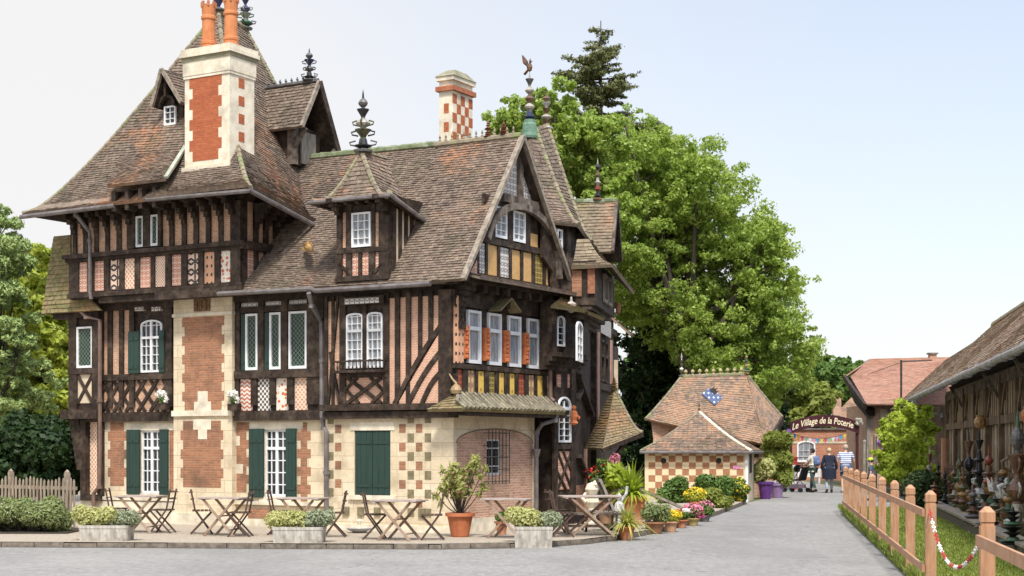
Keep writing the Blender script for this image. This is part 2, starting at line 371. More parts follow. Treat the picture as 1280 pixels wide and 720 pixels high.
def tiles(mb, L, Rr, m, cw=.12, ch=.066, under=TIMBER, lift=.026, thick=.05, flipn=False, scallop=False):
    """lay single tiles between the two edges L and Rr (eave -> top)"""
    ln = sum((samp(L, (i + 1) / 12).lerp(samp(Rr, (i + 1) / 12), .5) - samp(L, i / 12).lerp(samp(Rr, i / 12), .5)).length for i in range(12))
    rows = max(2, int(ln / ch)); k = len(L)
    for i in range(rows):
        v0, v1 = i / rows, min(1, (i + 1.25) / rows)
        a0, b0, a1, b1 = samp(L, v0), samp(Rr, v0), samp(L, v1), samp(Rr, v1)
        wd = max((b0 - a0).length, (b1 - a1).length)
        if wd < .03: continue
        nrm = (b0 - a0).cross(a1 - a0) if (b0 - a0).length > 1e-4 else (b1 - a1).cross(a1 - a0)
        if nrm.length < 1e-9: continue
        nrm.normalize()
        if nrm.z < 0: nrm = -nrm
        cols = max(1, int(wd / cw)); off = (i % 2) * .5 if cols > 2 else 0
        cuts = [0] + [(j + off + R(-.06, .06)) / cols for j in range(0 if off else 1, cols)] + [1]
        for c0, c1 in zip(cuts, cuts[1:]):
            c1 = c1 - (.05 / cols); lf = lift + R(-.006, .007); dz = R(-.006, .006)
            dv = (a1 - a0).normalized() * dz
            p0 = a0.lerp(b0, c0) + nrm * lf + dv; p1 = a0.lerp(b0, c1) + nrm * (lf + R(-.004, .004)) + dv
            p2 = a1.lerp(b1, c1) + nrm * .006; p3 = a1.lerp(b1, c0) + nrm * .006
            TID[0] += 1; uv = [(TID[0] % 997, TID[0] // 997)] * 4
            mb.poly([p0, p1, p2, p3], m, uv)
            mb.poly([p0 - nrm * (lf + .004), p1 - nrm * (lf + .004), p1, p0], m, uv)
    # solid underlay: board of some thickness
    kk = 8
    for i in range(kk):
        v0, v1 = i / kk, (i + 1) / kk
        a0, b0, a1, b1 = samp(L, v0), samp(Rr, v0), samp(L, v1), samp(Rr, v1)
        n_ = (b0 - a0).cross(a1 - a0)
        if n_.length < 1e-9: n_ = (b1 - a1).cross(a1 - a0)
        if n_.length < 1e-9: continue
        n_.normalize()
        if n_.z < 0: n_ = -n_
        t = n_ * thick; mb.poly([a0, b0, b1, a1], m, [(3.3, 4.4)] * 4); mb.poly([a0 - t, a1 - t, b1 - t, b0 - t], under)
        mb.poly([a0, a1, a1 - t, a0 - t], m, [(3.3, 4.4)] * 4); mb.poly([b0, b0 - t, b1 - t, b1], m, [(3.3, 4.4)] * 4)
        if i == 0: mb.poly([a0 - t, b0 - t, b0, a0], m, [(3.3, 4.4)] * 4)
def ridge(mb, pts, r=.07, seg=.22, m=None, n=7):
    """run of half round ridge tiles, each one slightly conical"""
    pts = [Vector(p) for p in pts]; mb.cuts.append(len(mb.f))
    d = [0]
    for a, b in zip(pts, pts[1:]): d.append(d[-1] + (b - a).length)
    k = max(1, int(d[-1] / seg))
    def at_(x):
        for i in range(len(d) - 1):
            if x <= d[i + 1] or i == len(d) - 2: return pts[i].lerp(pts[i + 1], (x - d[i]) / max(1e-6, d[i + 1] - d[i]))
    for i in range(k):
        a = at_(d[-1] * i / k); b = at_(d[-1] * (i + 1.12) / k if i < k - 1 else d[-1])
        mb.tube([a, b], [r * R(1.0, 1.12), r * .86], n, m)
# ------------------------------------------------------------------ the manor
CX, CY = (567 - 640) / F * 29.7, 29.7
H = Frame(CX, CY, .862, -.506, 0)
house = empty('manor_house', H.o, H.rz, 'tall half-timbered manor of brick, dark timber and cream stone with steep brown tiled roofs', 'house')
FS = Fac(H, (0, 0, 0), (1, 0, 0)); FM_ = Fac(H, (0, .25, 0), (1, 0, 0)); FC = Fac(H, (0, .10, 0), (1, 0, 0)); FJ = Fac(H, (0, -.18, 0), (1, 0, 0))
FR = Fac(H, (0, 0, 0), (0, 1, 0), (1, 0, 0))
assert abs(FS.N.y + 1) < 1e-6
def zz(fc, px, *ys): return [fc.z(px, y) for y in ys]
def rect(fc, x0, x1, y0, y1, d=0):
    xm = (x0 + x1) / 2; ym = (y0 + y1) / 2
    return fc.u(x0, ym, d), fc.u(x1, ym, d), fc.z(xm, y1, d), fc.z(xm, y0, d)   # u0,u1,z0(bottom),z1(top)
def wallskin(mb, fc, u0, u1, z0, z1, holes, m, d=0, reveal=.2):
    us = sorted({u0, u1} | {h[0] for h in holes} | {h[1] for h in holes}); zs = sorted({z0, z1} | {h[2] for h in holes} | {h[3] for h in holes})
    for a, b in zip(us, us[1:]):
        for c, e in zip(zs, zs[1:]):
            if b < u0 + 1e-6 or a > u1 - 1e-6: continue
            um, zm = (a + b) / 2, (c + e) / 2
            if any(h[0] < um < h[1] and h[2] < zm < h[3] for h in holes): continue
            mb.poly([fc.P(a, c, d), fc.P(b, c, d), fc.P(b, e, d), fc.P(a, e, d)], m)
    for h in holes:
        a, b, c, e = h; r = d - reveal
        mb.poly([fc.P(a, c, d), fc.P(a, c, r), fc.P(a, e, r), fc.P(a, e, d)], m); mb.poly([fc.P(b, c, r), fc.P(b, c, d), fc.P(b, e, d), fc.P(b, e, r)], m)
        mb.poly([fc.P(a, e, d), fc.P(a, e, r), fc.P(b, e, r), fc.P(b, e, d)], m); mb.poly([fc.P(a, c, r), fc.P(a, c, d), fc.P(b, c, d), fc.P(b, c, r)], m)
def window(parent, fc, r, d=.004, cols=2, rows=4, fw=.035, glass=None, arch=0, transom=None, leaves=1, bar=.014, fm=None, label=None, depth=.035):
    """white casement: frame (stiles, rails, glazing bars) with its pane as sub-part"""
    u0, u1, z0, z1 = r; fm = fm or WHITE; glass = glass or GLASS; mb = MB(fm); d1 = d + depth
    zt = z1 - arch
    mb.fbox(fc, u0, u0 + fw, z0, zt, d, d1); mb.fbox(fc, u1 - fw, u1, z0, zt, d, d1); mb.fbox(fc, u0 + fw, u1 - fw, z0, z0 + fw * 1.3, d, d1)
    if not arch: mb.fbox(fc, u0 + fw, u1 - fw, z1 - fw, z1, d, d1)
    else:
        um = (u0 + u1) / 2; a = (u1 - u0) / 2 - fw / 2; pts = [(um - a * math.cos(t * math.pi / 10), zt + (arch - fw / 2) * math.sin(t * math.pi / 10)) for t in range(11)]
        mb.farc(fc, pts, fw, d, d1)
    ti = z0 + (zt - z0) * transom if transom else None
    if transom: mb.fbox(fc, u0 + fw, u1 - fw, ti - fw * .7, ti + fw * .7, d, d1 + .012)
    lw = (u1 - u0) / leaves
    for k in range(1, leaves): mb.fbox(fc, u0 + lw * k - fw * .75, u0 + lw * k + fw * .75, z0 + fw, zt + arch * .8, d, d1 + .006)
    for k in range(leaves):
        for c in range(1, cols): x = u0 + lw * k + lw * c / cols; mb.fbox(fc, x - bar / 2, x + bar / 2, z0 + fw, zt + arch * .6, d, d1 - .01)
    zr = (ti if transom else zt)
    for q in range(1, rows): z = z0 + (zr - z0) * q / rows; mb.fbox(fc, u0 + fw, u1 - fw, z - bar / 2, z + bar / 2, d, d1 - .012)
    if transom:
        kk = max(1, round((zt - ti) / ((ti - z0) / rows)))
        for q in range(1, kk + (1 if arch else 0)): z = ti + (zt - ti) * q / kk; mb.fbox(fc, u0 + fw, u1 - fw, z - bar / 2, z + bar / 2, d, d1 - .012)
    o = mb.build('window', parent)
    if label: o['label'] = label
    g = MB(glass); q = [(u0 + .01, z0 + .01), (u1 - .01, z0 + .01), (u1 - .01, zt)]
    if arch:
        um = (u0 + u1) / 2; q += [(um + (u1 - um - .01) * math.cos(t * math.pi / 8), zt + (arch - .01) * math.sin(t * math.pi / 8)) for t in range(1, 8)]
    q += [(u0 + .01, zt)]; g.fprism(fc, q, d - .002, d + .008); g.build('pane', o)
    return o
def shutter(parent, fc, u0, u1, z0, z1, d=.01, th=.04, boards=3):
    mb = MB(GREEN); w_ = (u1 - u0) / boards
    for i in range(boards): mb.fbox(fc, u0 + i * w_ + .003, u0 + (i + 1) * w_ - .003, z0, z1, d, d + th)
    mb.fbox(fc, u0, u1, z0 + .001, z1 - .001, d, d + th - .008)
    for k in (.14, .82): z = z0 + (z1 - z0) * k; mb.fbox(fc, u0 + .015, u1 - .015, z - .03, z + .03, d + th, d + th + .012)
    return mb.build('shutter', parent)
def teeth(mb, fc, u0, u1, z0, z1, t=.07, h=.19, d=.006, m=None, left=True, right=True):
    k = max(1, round((z1 - z0) / h)); hh = (z1 - z0) / k; mb.cuts.append(len(mb.f)); mb.auto = False
    for i in range(k):
        e = t if i % 2 else 0
        mb.fbox(fc, u0 - (e if left else 0), u1 + (e if right else 0), z0 + i * hh, z0 + (i + 1) * hh, -.02, d, m)
    mb.auto = True
FIN = {}
def finmat(name, c, rough=.35):
    if name not in FIN: FIN[name] = M('glaze_' + name, c, tuple(x * .45 for x in c), 14, rough, .3, spec=.5)
    return FIN[name]
GZ = dict(brown=(.19, .10, .055), black=(.03, .03, .033), green=(.08, .17, .09), pale=(.50, .46, .38), ochre=(.42, .24, .08), blue=(.04, .05, .13), red=(.30, .07, .035), grey=(.16, .15, .14), white=(.75, .74, .7), olive=(.14, .13, .05))
def finial_mb(h, r, seed, cols, top='spike', base=True, bird=False, handles=False):
    rr = random.Random(seed); mb = MB(); mats = [finmat(c, GZ[c]) for c in cols]
    prof = []; z = 0
    if base: prof += [(0, 0, mats[0]), (r * .95, 0, mats[0]), (r * 1.0, h * .03, mats[0]), (r * .55, h * .06, mats[0])]; z = h * .06
    else: prof += [(0, 0, mats[0]), (r * .5, 0, mats[0])]
    n = rr.choice([4, 5, 6]); seg = (h * .86 - z) / n; rad = []
    for i in range(n):
        m = mats[(i + 1) % len(mats)]; k = r * (1.0 - .55 * i / n) * rr.uniform(.7, 1.05); rad.append((k, z + seg * .5)); t = rr.random()
        if t < .4: prof += [(k * .35, z + seg * .06, m), (k * .85, z + seg * .3, m), (k, z + seg * .5, m), (k * .8, z + seg * .72, m), (k * .35, z + seg * .95, m)]
        elif t < .7: prof += [(k * .3, z + seg * .1, m), (k * .5, z + seg * .35, m), (k * .95, z + seg * .8, m), (k, z + seg * .88, m), (k * .3, z + seg * .94, m)]
        else: prof += [(k * .45, z + seg * .05, m), (k * .9, z + seg * .2, m), (k * .95, z + seg * .3, m), (k * .5, z + seg * .42, m), (k * .38, z + seg * .95, m)]
        z += seg
    prof += [(r * .12, z, mats[-1]), (r * .09, h * .93, mats[-1]), (0.001, h, mats[-1])]
    mb.lathe((0, 0, 0), prof, 12)
    if handles:
        for i, (k, zc) in enumerate(rad[:3]):
            for a in range(4):
                an = a * math.pi / 2 + .4; c, s_ = math.cos(an), math.sin(an); q = [(k * .6, -.25), (k * 1.35, -.12), (k * 1.45, .12), (k * .8, .28)]
                mb.tube([(x * c, x * s_, zc + y_ * seg) for x, y_ in q], r * .09, 5, mats[i % len(mats)])
    if bird:
        m = finmat('brown', GZ['brown']); zb = h
        mb.ball((0, 0, zb + r * .5), r * .42, m, 8, (1, .8, 1.4)); mb.ball((r * .1, 0, zb + r * 1.25), r * .22, m, 6); mb.tube([(r * .25, 0, zb + r * 1.27), (r * .5, 0, zb + r * 1.18)], [r * .09, .002], 5, m)
        for s_ in (-1, 1): mb.hexa([Vector((0, s_ * r * .25, zb + r * .5)), Vector((-r * .3, s_ * r * .9, zb + r * .9)), Vector((-r * .4, s_ * r * 1.0, zb + r * 1.9)), Vector((0, s_ * r * .4, zb + r * 1.2))], [Vector((-.03, s_ * r * .25, zb + r * .5)), Vector((-r * .3 - .03, s_ * r * .9, zb + r * .9)), Vector((-r * .4 - .03, s_ * r * 1.0, zb + r * 1.9)), Vector((-.03, s_ * r * .4, zb + r * 1.2))], m)
        mb.hexa([Vector((-r * .2, -r * .2, zb + r * .3)), Vector((-r * .8, -r * .25, zb - r * .3)), Vector((-r * .8, r * .25, zb - r * .3)), Vector((-r * .2, r * .2, zb + r * .3))], [Vector((-r * .15, -r * .2, zb + r * .2)), Vector((-r * .75, -r * .25, zb - r * .38)), Vector((-r * .75, r * .25, zb - r * .38)), Vector((-r * .15, r * .2, zb + r * .2))], m)
    return mb
def roof_finial(parent, p, h, r, seed, cols, label=None, **k):
    o = finial_mb(h, r, seed, cols, **k).build('finial', parent); o.location = p
    if label: o['label'] = label
    return o
# ---- masonry core of each storey (sits behind the skins)
ZB = 2.42    # top of stone storey / first timber beam
xl = FM_.u(122); xpipe = FS.u(407); xcl, xcr = FC.u(217), FC.u(290)
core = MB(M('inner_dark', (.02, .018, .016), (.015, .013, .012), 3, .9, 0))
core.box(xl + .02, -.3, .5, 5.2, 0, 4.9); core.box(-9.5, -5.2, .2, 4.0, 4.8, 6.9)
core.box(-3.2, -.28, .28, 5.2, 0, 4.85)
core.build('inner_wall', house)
# ---- ground floor: skins with openings
st = MB(STONE)
w1 = rect(FM_, 176.5, 201.5, 538, 617); w2 = rect(FM_, 331, 359.5, 537, 621); w3 = rect(FS, 443, 488, 538, 619)
wallskin(st, FM_, xl, xcl + .1, 0, ZB, [w1], STONE); wallskin(st, FM_, xcr - .1, xpipe + .02, 0, ZB, [w2], STONE)
wallskin(st, FS, xpipe, 0, 0, ZB, [w3], STONE, reveal=.1)
st.poly([(xpipe, 0, 0), (xpipe, 0, ZB), (xpipe, .25, ZB), (xpipe, .25, 0)], STONE)
yend = FR.u(690); wg = rect(FR, 608, 626, 549, 594)
wallskin(st, FR, 0, FR.u(668), 0, ZB, [wg], STONE, reveal=.22)
st.poly([FM_.P(xl, 0), FM_.P(xl, ZB), FM_.P(xl, ZB, -4), FM_.P(xl, 0, -4)], STONE)
st.build('stone_wall', house); st = MB(STONE2)
# plinths
zp = FM_.z(188, 620)
st.fbox(FM_, xl - .02, xcl, 0, zp - .12, -.1, .05, STONE2); st.fbox(FM_, xcr, xpipe + .02, 0, .28, -.1, .05, STONE2); st.fbox(FM_, xl - .02, xcl, zp - .10, zp - .03, -.1, .07, STONE2)
st.fbox(FM_, xcr, xpipe, zp - .13, zp - .05, -.1, .07, STONE2)
st.fbox(FS, xpipe, .03, 0, .22, -.1, .035, STONE2); st.fbox(FR, 0, FR.u(668), 0, .36, -.1, .03, STONE2)
st.parts('plinth', house); st = MB(STONE2); s2_ = MB(STONE2)
# lintels and sills
for fc, w_, e in ((FM_, w1, .42), (FM_, w2, .4), (FS, w3, .1)):
    st.fbox(fc, w_[0] - e, w_[1] + e, w_[3], w_[3] + .16, -.1, .012, STONE2); s2_.fbox(fc, w_[0] - .12, w_[1] + .12, w_[2] - .09, w_[2], -.18, .05, STONE2)
st.parts('lintel', house); s2_.parts('sill', house)
# chimney breast
cb = MB(STONE)
zc1 = FC.z(253, 372)
cb.fbox(FC, xcl, xcr, 0, zc1 + .2, -.4, 0, STONE); cb.fbox(FC, xcl - .04, xcr + .04, 0, .34, -.4, .05, STONE2)
zb0, zb1 = FC.z(253, 520), FC.z(253, 513)
cb.fbox(FC, xcl - .03, xcr + .03, zb0, zb1, -.4, .04, STONE2); cb.fbox(FC, xcl - .02, xcr + .02, FC.z(253, 395), FC.z(253, 391), -.4, .03, STONE2)
cb.build('chimney_breast', house)
bk = MB(BRICK)
a = rect(FC, 229, 276, 526, 609); teeth(bk, FC, a[0], a[1], a[2], a[3])
a = rect(FC, 231, 277, 396, 512.5); teeth(bk, FC, a[0], a[1], a[2], a[3])
a = rect(FM_, 138, 155, 528, 607); teeth(bk, FM_, a[0], a[1], a[2], a[3])
a = rect(FM_, 212, 216, 528, 615); teeth(bk, FM_, a[0], xcl, a[2], a[3], left=False)
a = rect(FM_, 291, 308, 528, 615); teeth(bk, FM_, xcr, a[1], a[2], a[3], t=.1, left=False)
a = rect(FM_, 376, 384, 528, 628); teeth(bk, FM_, a[0], a[1], a[2], a[3], t=.09)
a = rect(FM_, 312, 344, 636, 648); teeth(bk, FM_, a[0], a[1], a[2], a[3], t=0, d=.056, h=.4)
bk.parts('brick_panel', house)
sp = MB(STONE2)
for x0, x1, y0, y1, fc in ((242, 264, 524, 537, FC), (248, 259, 537, 549, FC), (243, 264, 502, 514, FC), (247.5, 260, 489, 502, FC)):
    a = rect(fc, x0, x1, y0, y1); sp.fbox(fc, *a, 0, .012)
a = rect(FM_, 291, 300, 545, 557); sp.fbox(FM_, *a, 0, .012); a = rect(FM_, 291, 304, 580, 592); sp.fbox(FM_, *a, 0, .012)
sp.parts('stone_block', house)
a = rect(FC, 243, 263, 374, 389); pq = MB(M('carved_plaque', (.26, .15, .07), (.10, .05, .03), 22, .7, .8, bdist=.03)); pq.fbox(FC, *a, 0, .025)
for k in range(3): pq.fbox(FC, a[0] + .06 + k * .13, a[0] + .1 + k * .13, a[2] + .04, a[3] - .04, .025, .045)
pq.build('plaque', house)
# checkerwork of the right front
ck = MB(BRICK, M('olive_brick', (.25, .21, .12), (.16, .135, .08), 12, .9, .5))
for cx0, cx1, kind, n0, n in ((419, 426.7, 0, 1, 4), (409.4, 417, 1, 0, 6), (499, 507, 0, 1, 4), (509.5, 517.5, 1, 0, 6), (520, 528, 0, 1, 5), (531, 539, 1, 0, 6)):
    u0, u1 = FS.u(cx0), FS.u(cx1); ck.auto = True; ck.cuts.append(len(ck.f)); ck.auto = False
    for k in range(n): z = 2.36 - .18 * n0 - .36 * k; ck.fbox(FS, u0, u1, z - .165, z, -.02, .004 + .001 * kind, kind)
ck.cuts.append(len(ck.f))
for x in (429.5, 448, 468.5, 524): z = 2.36 - .18 * 10; ck.fbox(FS, FS.u(x), FS.u(x + 7.5), z - .165, z, -.02, .038, 1)
ck.parts('checker_brick', house)
# brick filled arch in the right wall
ab = MB(BRICKA); u0, u1 = FR.u(571, 600), FR.u(665, 600); um = (u0 + u1) / 2; zs_ = 1.82; zt_ = FR.z(618, 537)
q = [(u0, .36), (u1, .36)] + [(um + (u1 - u0) / 2 * math.cos(t * math.pi / 12), zs_ + (zt_ - zs_) * math.sin(t * math.pi / 12)) for t in range(0, 13)]
def inwin(a_, b_): return None
# built as strips so that the window opening stays open
xs = sorted([u0, u1, wg[0], wg[1]] + [u0 + (u1 - u0) * k / 14 for k in range(1, 14)])
def archz(u): t = max(-1, min(1, (u - um) / ((u1 - u0) / 2))); return zs_ + (zt_ - zs_) * math.sqrt(1 - t * t)
for a_, b_ in zip(xs, xs[1:]):
    if b_ - a_ < 1e-4: continue
    mid = (a_ + b_) / 2
    if wg[0] < mid < wg[1]:
        ab.fprism(FR, [(a_, .36), (b_, .36), (b_, wg[2]), (a_, wg[2])], -.05, .008); ab.fprism(FR, [(a_, wg[3]), (b_, wg[3]), (b_, archz(b_)), (a_, archz(a_))], -.05, .008)
    else: ab.fprism(FR, [(a_, .36), (b_, .36), (b_, archz(b_)), (a_, archz(a_))], -.05, .008)
ab.build('brick_arch', house)
am = MB(M('arch_joint', (.2, .15, .1), None, 5)); am.farc(FR, [(um + ((u1 - u0) / 2 + .015) * math.cos(t * math.pi / 14), zs_ + (zt_ - zs_ + .015) * math.sin(t * math.pi / 14)) for t in range(15)], .018, 0, .010)
am.build('arch_moulding', house)
# ground floor windows
window(house, FM_, w1, -.06, 2, 4, transom=.72, leaves=2, bar=.022, fw=.042); window(house, FM_, w2, -.06, 2, 4, transom=.72, leaves=2, bar=.022, fw=.042); window(house, FR, wg, -.05, 2, 4, leaves=1, bar=.02)
gr = MB(M('iron', (.05, .045, .045), (.03, .027, .027), 9, .6, .2)); g = rect(FR, 604.5, 636, 541, 600)
g = (wg[0] - .12, wg[1] + .12, wg[2] - .12, wg[3] + .12)
for k in range(7): u = g[0] + (g[1] - g[0]) * k / 6; gr.tube([FR.P(u, g[2] - .05, .13), FR.P(u, g[3] + .06, .13)], .009, 5)
for k in range(5): z = g[2] + (g[3] - g[2]) * k / 4; gr.tube([FR.P(g[0], z, 0), FR.P(g[0], z, .135), FR.P(g[1], z, .135), FR.P(g[1], z, 0)], .009, 5)
gr.build('window_grille', house)
zA, zB_ = w1[2] - .02, w1[3] + .02
a, b = FM_.u(160), FM_.u(168.5); shutter(house, FM_, a, b, zA, zB_, .015, boards=2); shutter(house, FM_, b + .005, w1[0] + .01, zA, zB_, .03, boards=2); shutter(house, FM_, w1[1] - .01, FM_.u(211.5), zA, zB_, .015)
zA, zB_ = w2[2] - .02, w2[3] + .02
a, b = FM_.u(313), FM_.u(323); shutter(house, FM_, a, b, zA, zB_, .015, boards=2); shutter(house, FM_, b + .005, w2[0] + .01, zA, zB_, .03, boards=2); shutter(house, FM_, w2[1] - .01, FM_.u(371.5), zA, zB_, .015)
mid = (w3[0] + w3[1]) / 2
shutter(house, FS, w3[0] + .01, mid - .004, w3[2] + .01, w3[3] - .01, -.05, boards=3); shutter(house, FS, mid + .004, w3[1] - .01, w3[2] + .01, w3[3] - .01, -.05, boards=3)
# ---- first floor
inf = {}
def infill(fc, r, m, d=0.012):
    k = m.name; inf.setdefault(k, MB(m)); inf[k].fbox(fc, r[0], r[1], r[2], r[3], -.03, d, m)
def flush_inf():
    for k, mb in inf.items(): mb.parts('infill_panel', house)
    inf.clear()
# solid timber-coloured walls, then infill panels proud by a centimetre, then posts and beams proud by 6 cm
bw = MB(TIMBER)
zF = 2.62; zE = 4.95
bw.fbox(FM_, xl, xpipe, ZB, zE, -.3, 0); bw.fbox(FS, xpipe, 0, ZB, zE, -.3, 0); bw.box(-.3, 0, 0, yend, ZB, 5.0)
xj0, xj1 = FJ.u(88, 320), FJ.u(303, 320); ztop = 6.95
bw.box(xj0, xj1, -.18, 4, 4.98, ztop)
bw.build('timber_wall', house)
tf = MB(TIMBER)
def post(fc, x0, x1, z0, z1, d=.07, y=430): tf.fbox(fc, fc.u(x0, y), fc.u(x1, y), z0, z1, 0, d + R(-.008, .008))
def beam(fc, u0, u1, z0, z1, d=.1): tf.fbox(fc, u0, u1, z0, z1, -.02, d)
def ub(fc, p0, p1, wpx=4, d=.06): tf.fbeam(fc, fc.px(*p0), fc.px(*p1), wpx * .0165, 0, d + R(-.006, .006))
# floor beams over the stone
beam(FM_, xl - .3, xcl, *sorted(zz(FM_, 170, 515.5, 527)), .10); beam(FM_, xcr, xpipe + .1, *sorted(zz(FM_, 350, 513.5, 525.5)), .12)
zb = sorted(zz(FS, 480, 505, 513)); beam(FS, xpipe - .05, .1, zb[0], zb[1], .16); zb2 = sorted(zz(FS, 480, 514.5, 523)); beam(FS, xpipe, .1, zb2[0], zb2[1], .10)
# tower first floor (left of the breast)
r0 = zz(FM_, 150, 387, 468)
for x0, x1 in ((128.6, 136.4), (142, 151), (156, 164)): infill(FM_, (FM_.u(x0), FM_.u(x1), r0[1], r0[0]), PINK)
for x0, x1 in ((123, 128.6), (136.4, 142), (151, 156), (164, 170), (207, 217)): post(FM_, x0, x1, 2.6, 4.9, .06)
beam(FM_, xl, xcl, *sorted(zz(FM_, 170, 467.5, 475)), .085); beam(FM_, xl, xcl, *sorted(zz(FM_, 170, 377, 387)), .085)
lt = rect(FM_, 128, 212, 475.5, 515); infill(FM_, lt, PINK)
for k in range(-4, 7):
    for s_ in (1, -1):
        wd = lt[3] - lt[2]; u = lt[0] + k * .36; p0 = [u, lt[2]]; p1 = [u + wd * .85, lt[3]]
        if s_ < 0: p0[1], p1[1] = p1[1], p0[1]
        for e, o_ in ((p0, p1), (p1, p0)):
            if e[0] < lt[0]: t = (lt[0] - e[0]) / (o_[0] - e[0]); e[1] += (o_[1] - e[1]) * t; e[0] = lt[0]
            if e[0] > lt[1]: t = (lt[1] - e[0]) / (o_[0] - e[0]) if o_[0] != e[0] else 0; e[1] += (o_[1] - e[1]) * t; e[0] = lt[1]
        if p1[0] - p0[0] > .05 and p0[0] >= lt[0] - 1e-6 and p1[0] <= lt[1] + 1e-6: tf.fbeam(FM_, p0, p1, .075, 0, .04 + .006 * s_)
wt = rect(FM_, 178, 204.5, 400, 465.5); window(house, FM_, wt, .01, 2, 4, arch=.12, transom=.74, leaves=2, depth=.05)
zs2 = zz(FM_, 170, 415, 467); shutter(house, FM_, FM_.u(164), FM_.u(171.5), zs2[1], zs2[0], .065, boards=1); shutter(house, FM_, FM_.u(172), FM_.u(178), zs2[1], zs2[0], .075, boards=1); shutter(house, FM_, FM_.u(202.5), FM_.u(209), zs2[1], zs2[0], .065, boards=1)
for x0 in (172, 193): infill(FM_, rect(FM_, x0, x0 + 11, 384, 389), P_GRY, .09)
# middle section
for x0, x1, m in ((301, 316, P_CHE), (323, 339, P_CHK), (346, 361, P_BLB), (369, 385, P_LAT)): infill(FM_, (FM_.u(x0), FM_.u(x1), *zz(FM_, 343, 513, 473)), m)
for x0, x1 in ((302, 324), (332, 355), (362, 385)): infill(FM_, (FM_.u(x0), FM_.u(x1), *zz(FM_, 343, 382, 376.5)), P_GRY)
zw = zz(FM_, 343, 462, 391)
for x0, x1, sh in ((309, 324, 303.5), (339, 353, 333), (363, 385.5, None)):
    window(house, FM_, (FM_.u(x0), FM_.u(x1), zw[0], zw[1]), .015, 1, 1, glass=LEADED, fw=.045, depth=.05)
    if sh: shutter(house, FM_, FM_.u(sh), FM_.u(x0 - .3), zw[0], zw[1], .02, boards=1)
for x0, x1 in ((290, 301), (316, 323), (339, 346), (361, 369), (385.5, 407)): post(FM_, x0, x1, 2.6, zz(FM_, 343, 465)[0], .07)
for x0, x1 in ((290, 302), (325, 332), (354, 362), (386, 407)): post(FM_, x0, x1, zz(FM_, 343, 470)[0], 4.95, .075)
beam(FM_, xcr, xpipe, *sorted(zz(FM_, 343, 462.5, 472.5)), .10); beam(FM_, xcr, xpipe, *sorted(zz(FM_, 343, 382.5, 389.5)), .06); beam(FM_, xcr, xpipe, *sorted(zz(FM_, 343, 362, 375.5)), .11)
# right section of the front
zt1, zt0 = zz(FS, 520, 371, 504.5)
for x0, x1 in ((411, 416), (419, 426), (487.5, 495.3), (501, 509), (514.7, 524), (528.6, 537), (542.5, 551)): infill(FS, (FS.u(x0), FS.u(x1), zt0, zt1), P_GEO if x0 > 486 else PINK)
for x0, x1 in ((407, 411), (416, 419), (426, 433.5), (480.5, 487.5), (495.3, 501), (509, 514.7), (524, 528.6), (537, 542.5), (551, 567)): post(FS, x0, x1, zt0 - .02, zt1 + .1, .05 if x0 < 550 else .09)
ub(FS, (412, 505), (424, 371), 3, .055); ub(FS, (426, 505), (414, 440), 3, .055)
# raking braces with brick between them
rb = [(496, 504), (552, 409)], [(513, 504), (552, 441)], [(530, 504), (552, 467)]
cs = MB(P_GEO)
qq = [FS.px(499, 504.5), FS.px(551.5, 504.5), FS.px(551.5, 415)]; cs.fprism(FS, qq, 0, .052)
o_ = cs.build('infill_panel', house)
for p0, p1 in rb:
    a, b = FS.px(*p0), FS.px(*p1); pts = []
    for k in range(7): t = k / 6; pts.append((a[0] + (b[0] - a[0]) * t, a[1] + (b[1] - a[1]) * t + .07 * math.sin(math.pi * t)))
    tf.farc(FS, pts, .095, 0, .078)
zw = zz(FS, 457, 460, 391)
for x0, x1 in ((434.7, 455.5), (460.5, 480)): window(house, FS, (FS.u(x0), FS.u(x1), zw[0], zw[1]), .01, 3, 4, arch=.07, transom=.72, leaves=1, glass=CURT, depth=.05)
post(FS, 455.7, 460.3, zw[0], zt1, .07)
a = rect(FS, 433.5, 480.5, 472, 504); infill(FS, a, P_GEO)
for k in range(-2, 4):
    pass
ub(FS, (435, 472), (478, 504), 4.5, .05); ub(FS, (435, 504), (478, 472), 4.5, .056); ub(FS, (434, 488), (450, 504), 3.5, .05); ub(FS, (464, 472), (480, 488), 3.5, .05); ub(FS, (434, 486), (448, 472), 3.5, .056); ub(FS, (466, 504), (480, 490), 3.5, .056)
beam(FS, FS.u(427), FS.u(486), *sorted(zz(FS, 457, 464, 472)), .07)
beam(FS, FS.u(431), FS.u(484), *sorted(zz(FS, 457, 371, 381)), .12); infill(FS, rect(FS, 435, 478, 373, 380), P_GRY, .125)
# balcony
bc = MB(TIMBER); zb_, zt_2 = zz(FS, 456, 463, 451); u0, u1 = FS.u(425), FS.u(485)
bc.fbox(FS, u0, u1, zb_ - .05, zb_, 0, .26); bc.fbox(FS, u0, u1, zt_2 - .03, zt_2, .22, .26); bc.fbox(FS, u0, u0 + .03, zt_2 - .03, zt_2, 0, .22); bc.fbox(FS, u1 - .03, u1, zt_2 - .03, zt_2, 0, .22)
for k in range(13): u = u0 + .02 + (u1 - u0 - .04) * k / 12; bc.lathe(FS.P(u, zb_, .24), [(.008, 0), (.02, .05), (.008, .1), (.012, zt_2 - zb_ - .03)], 6)
bc.build('balcony', house)
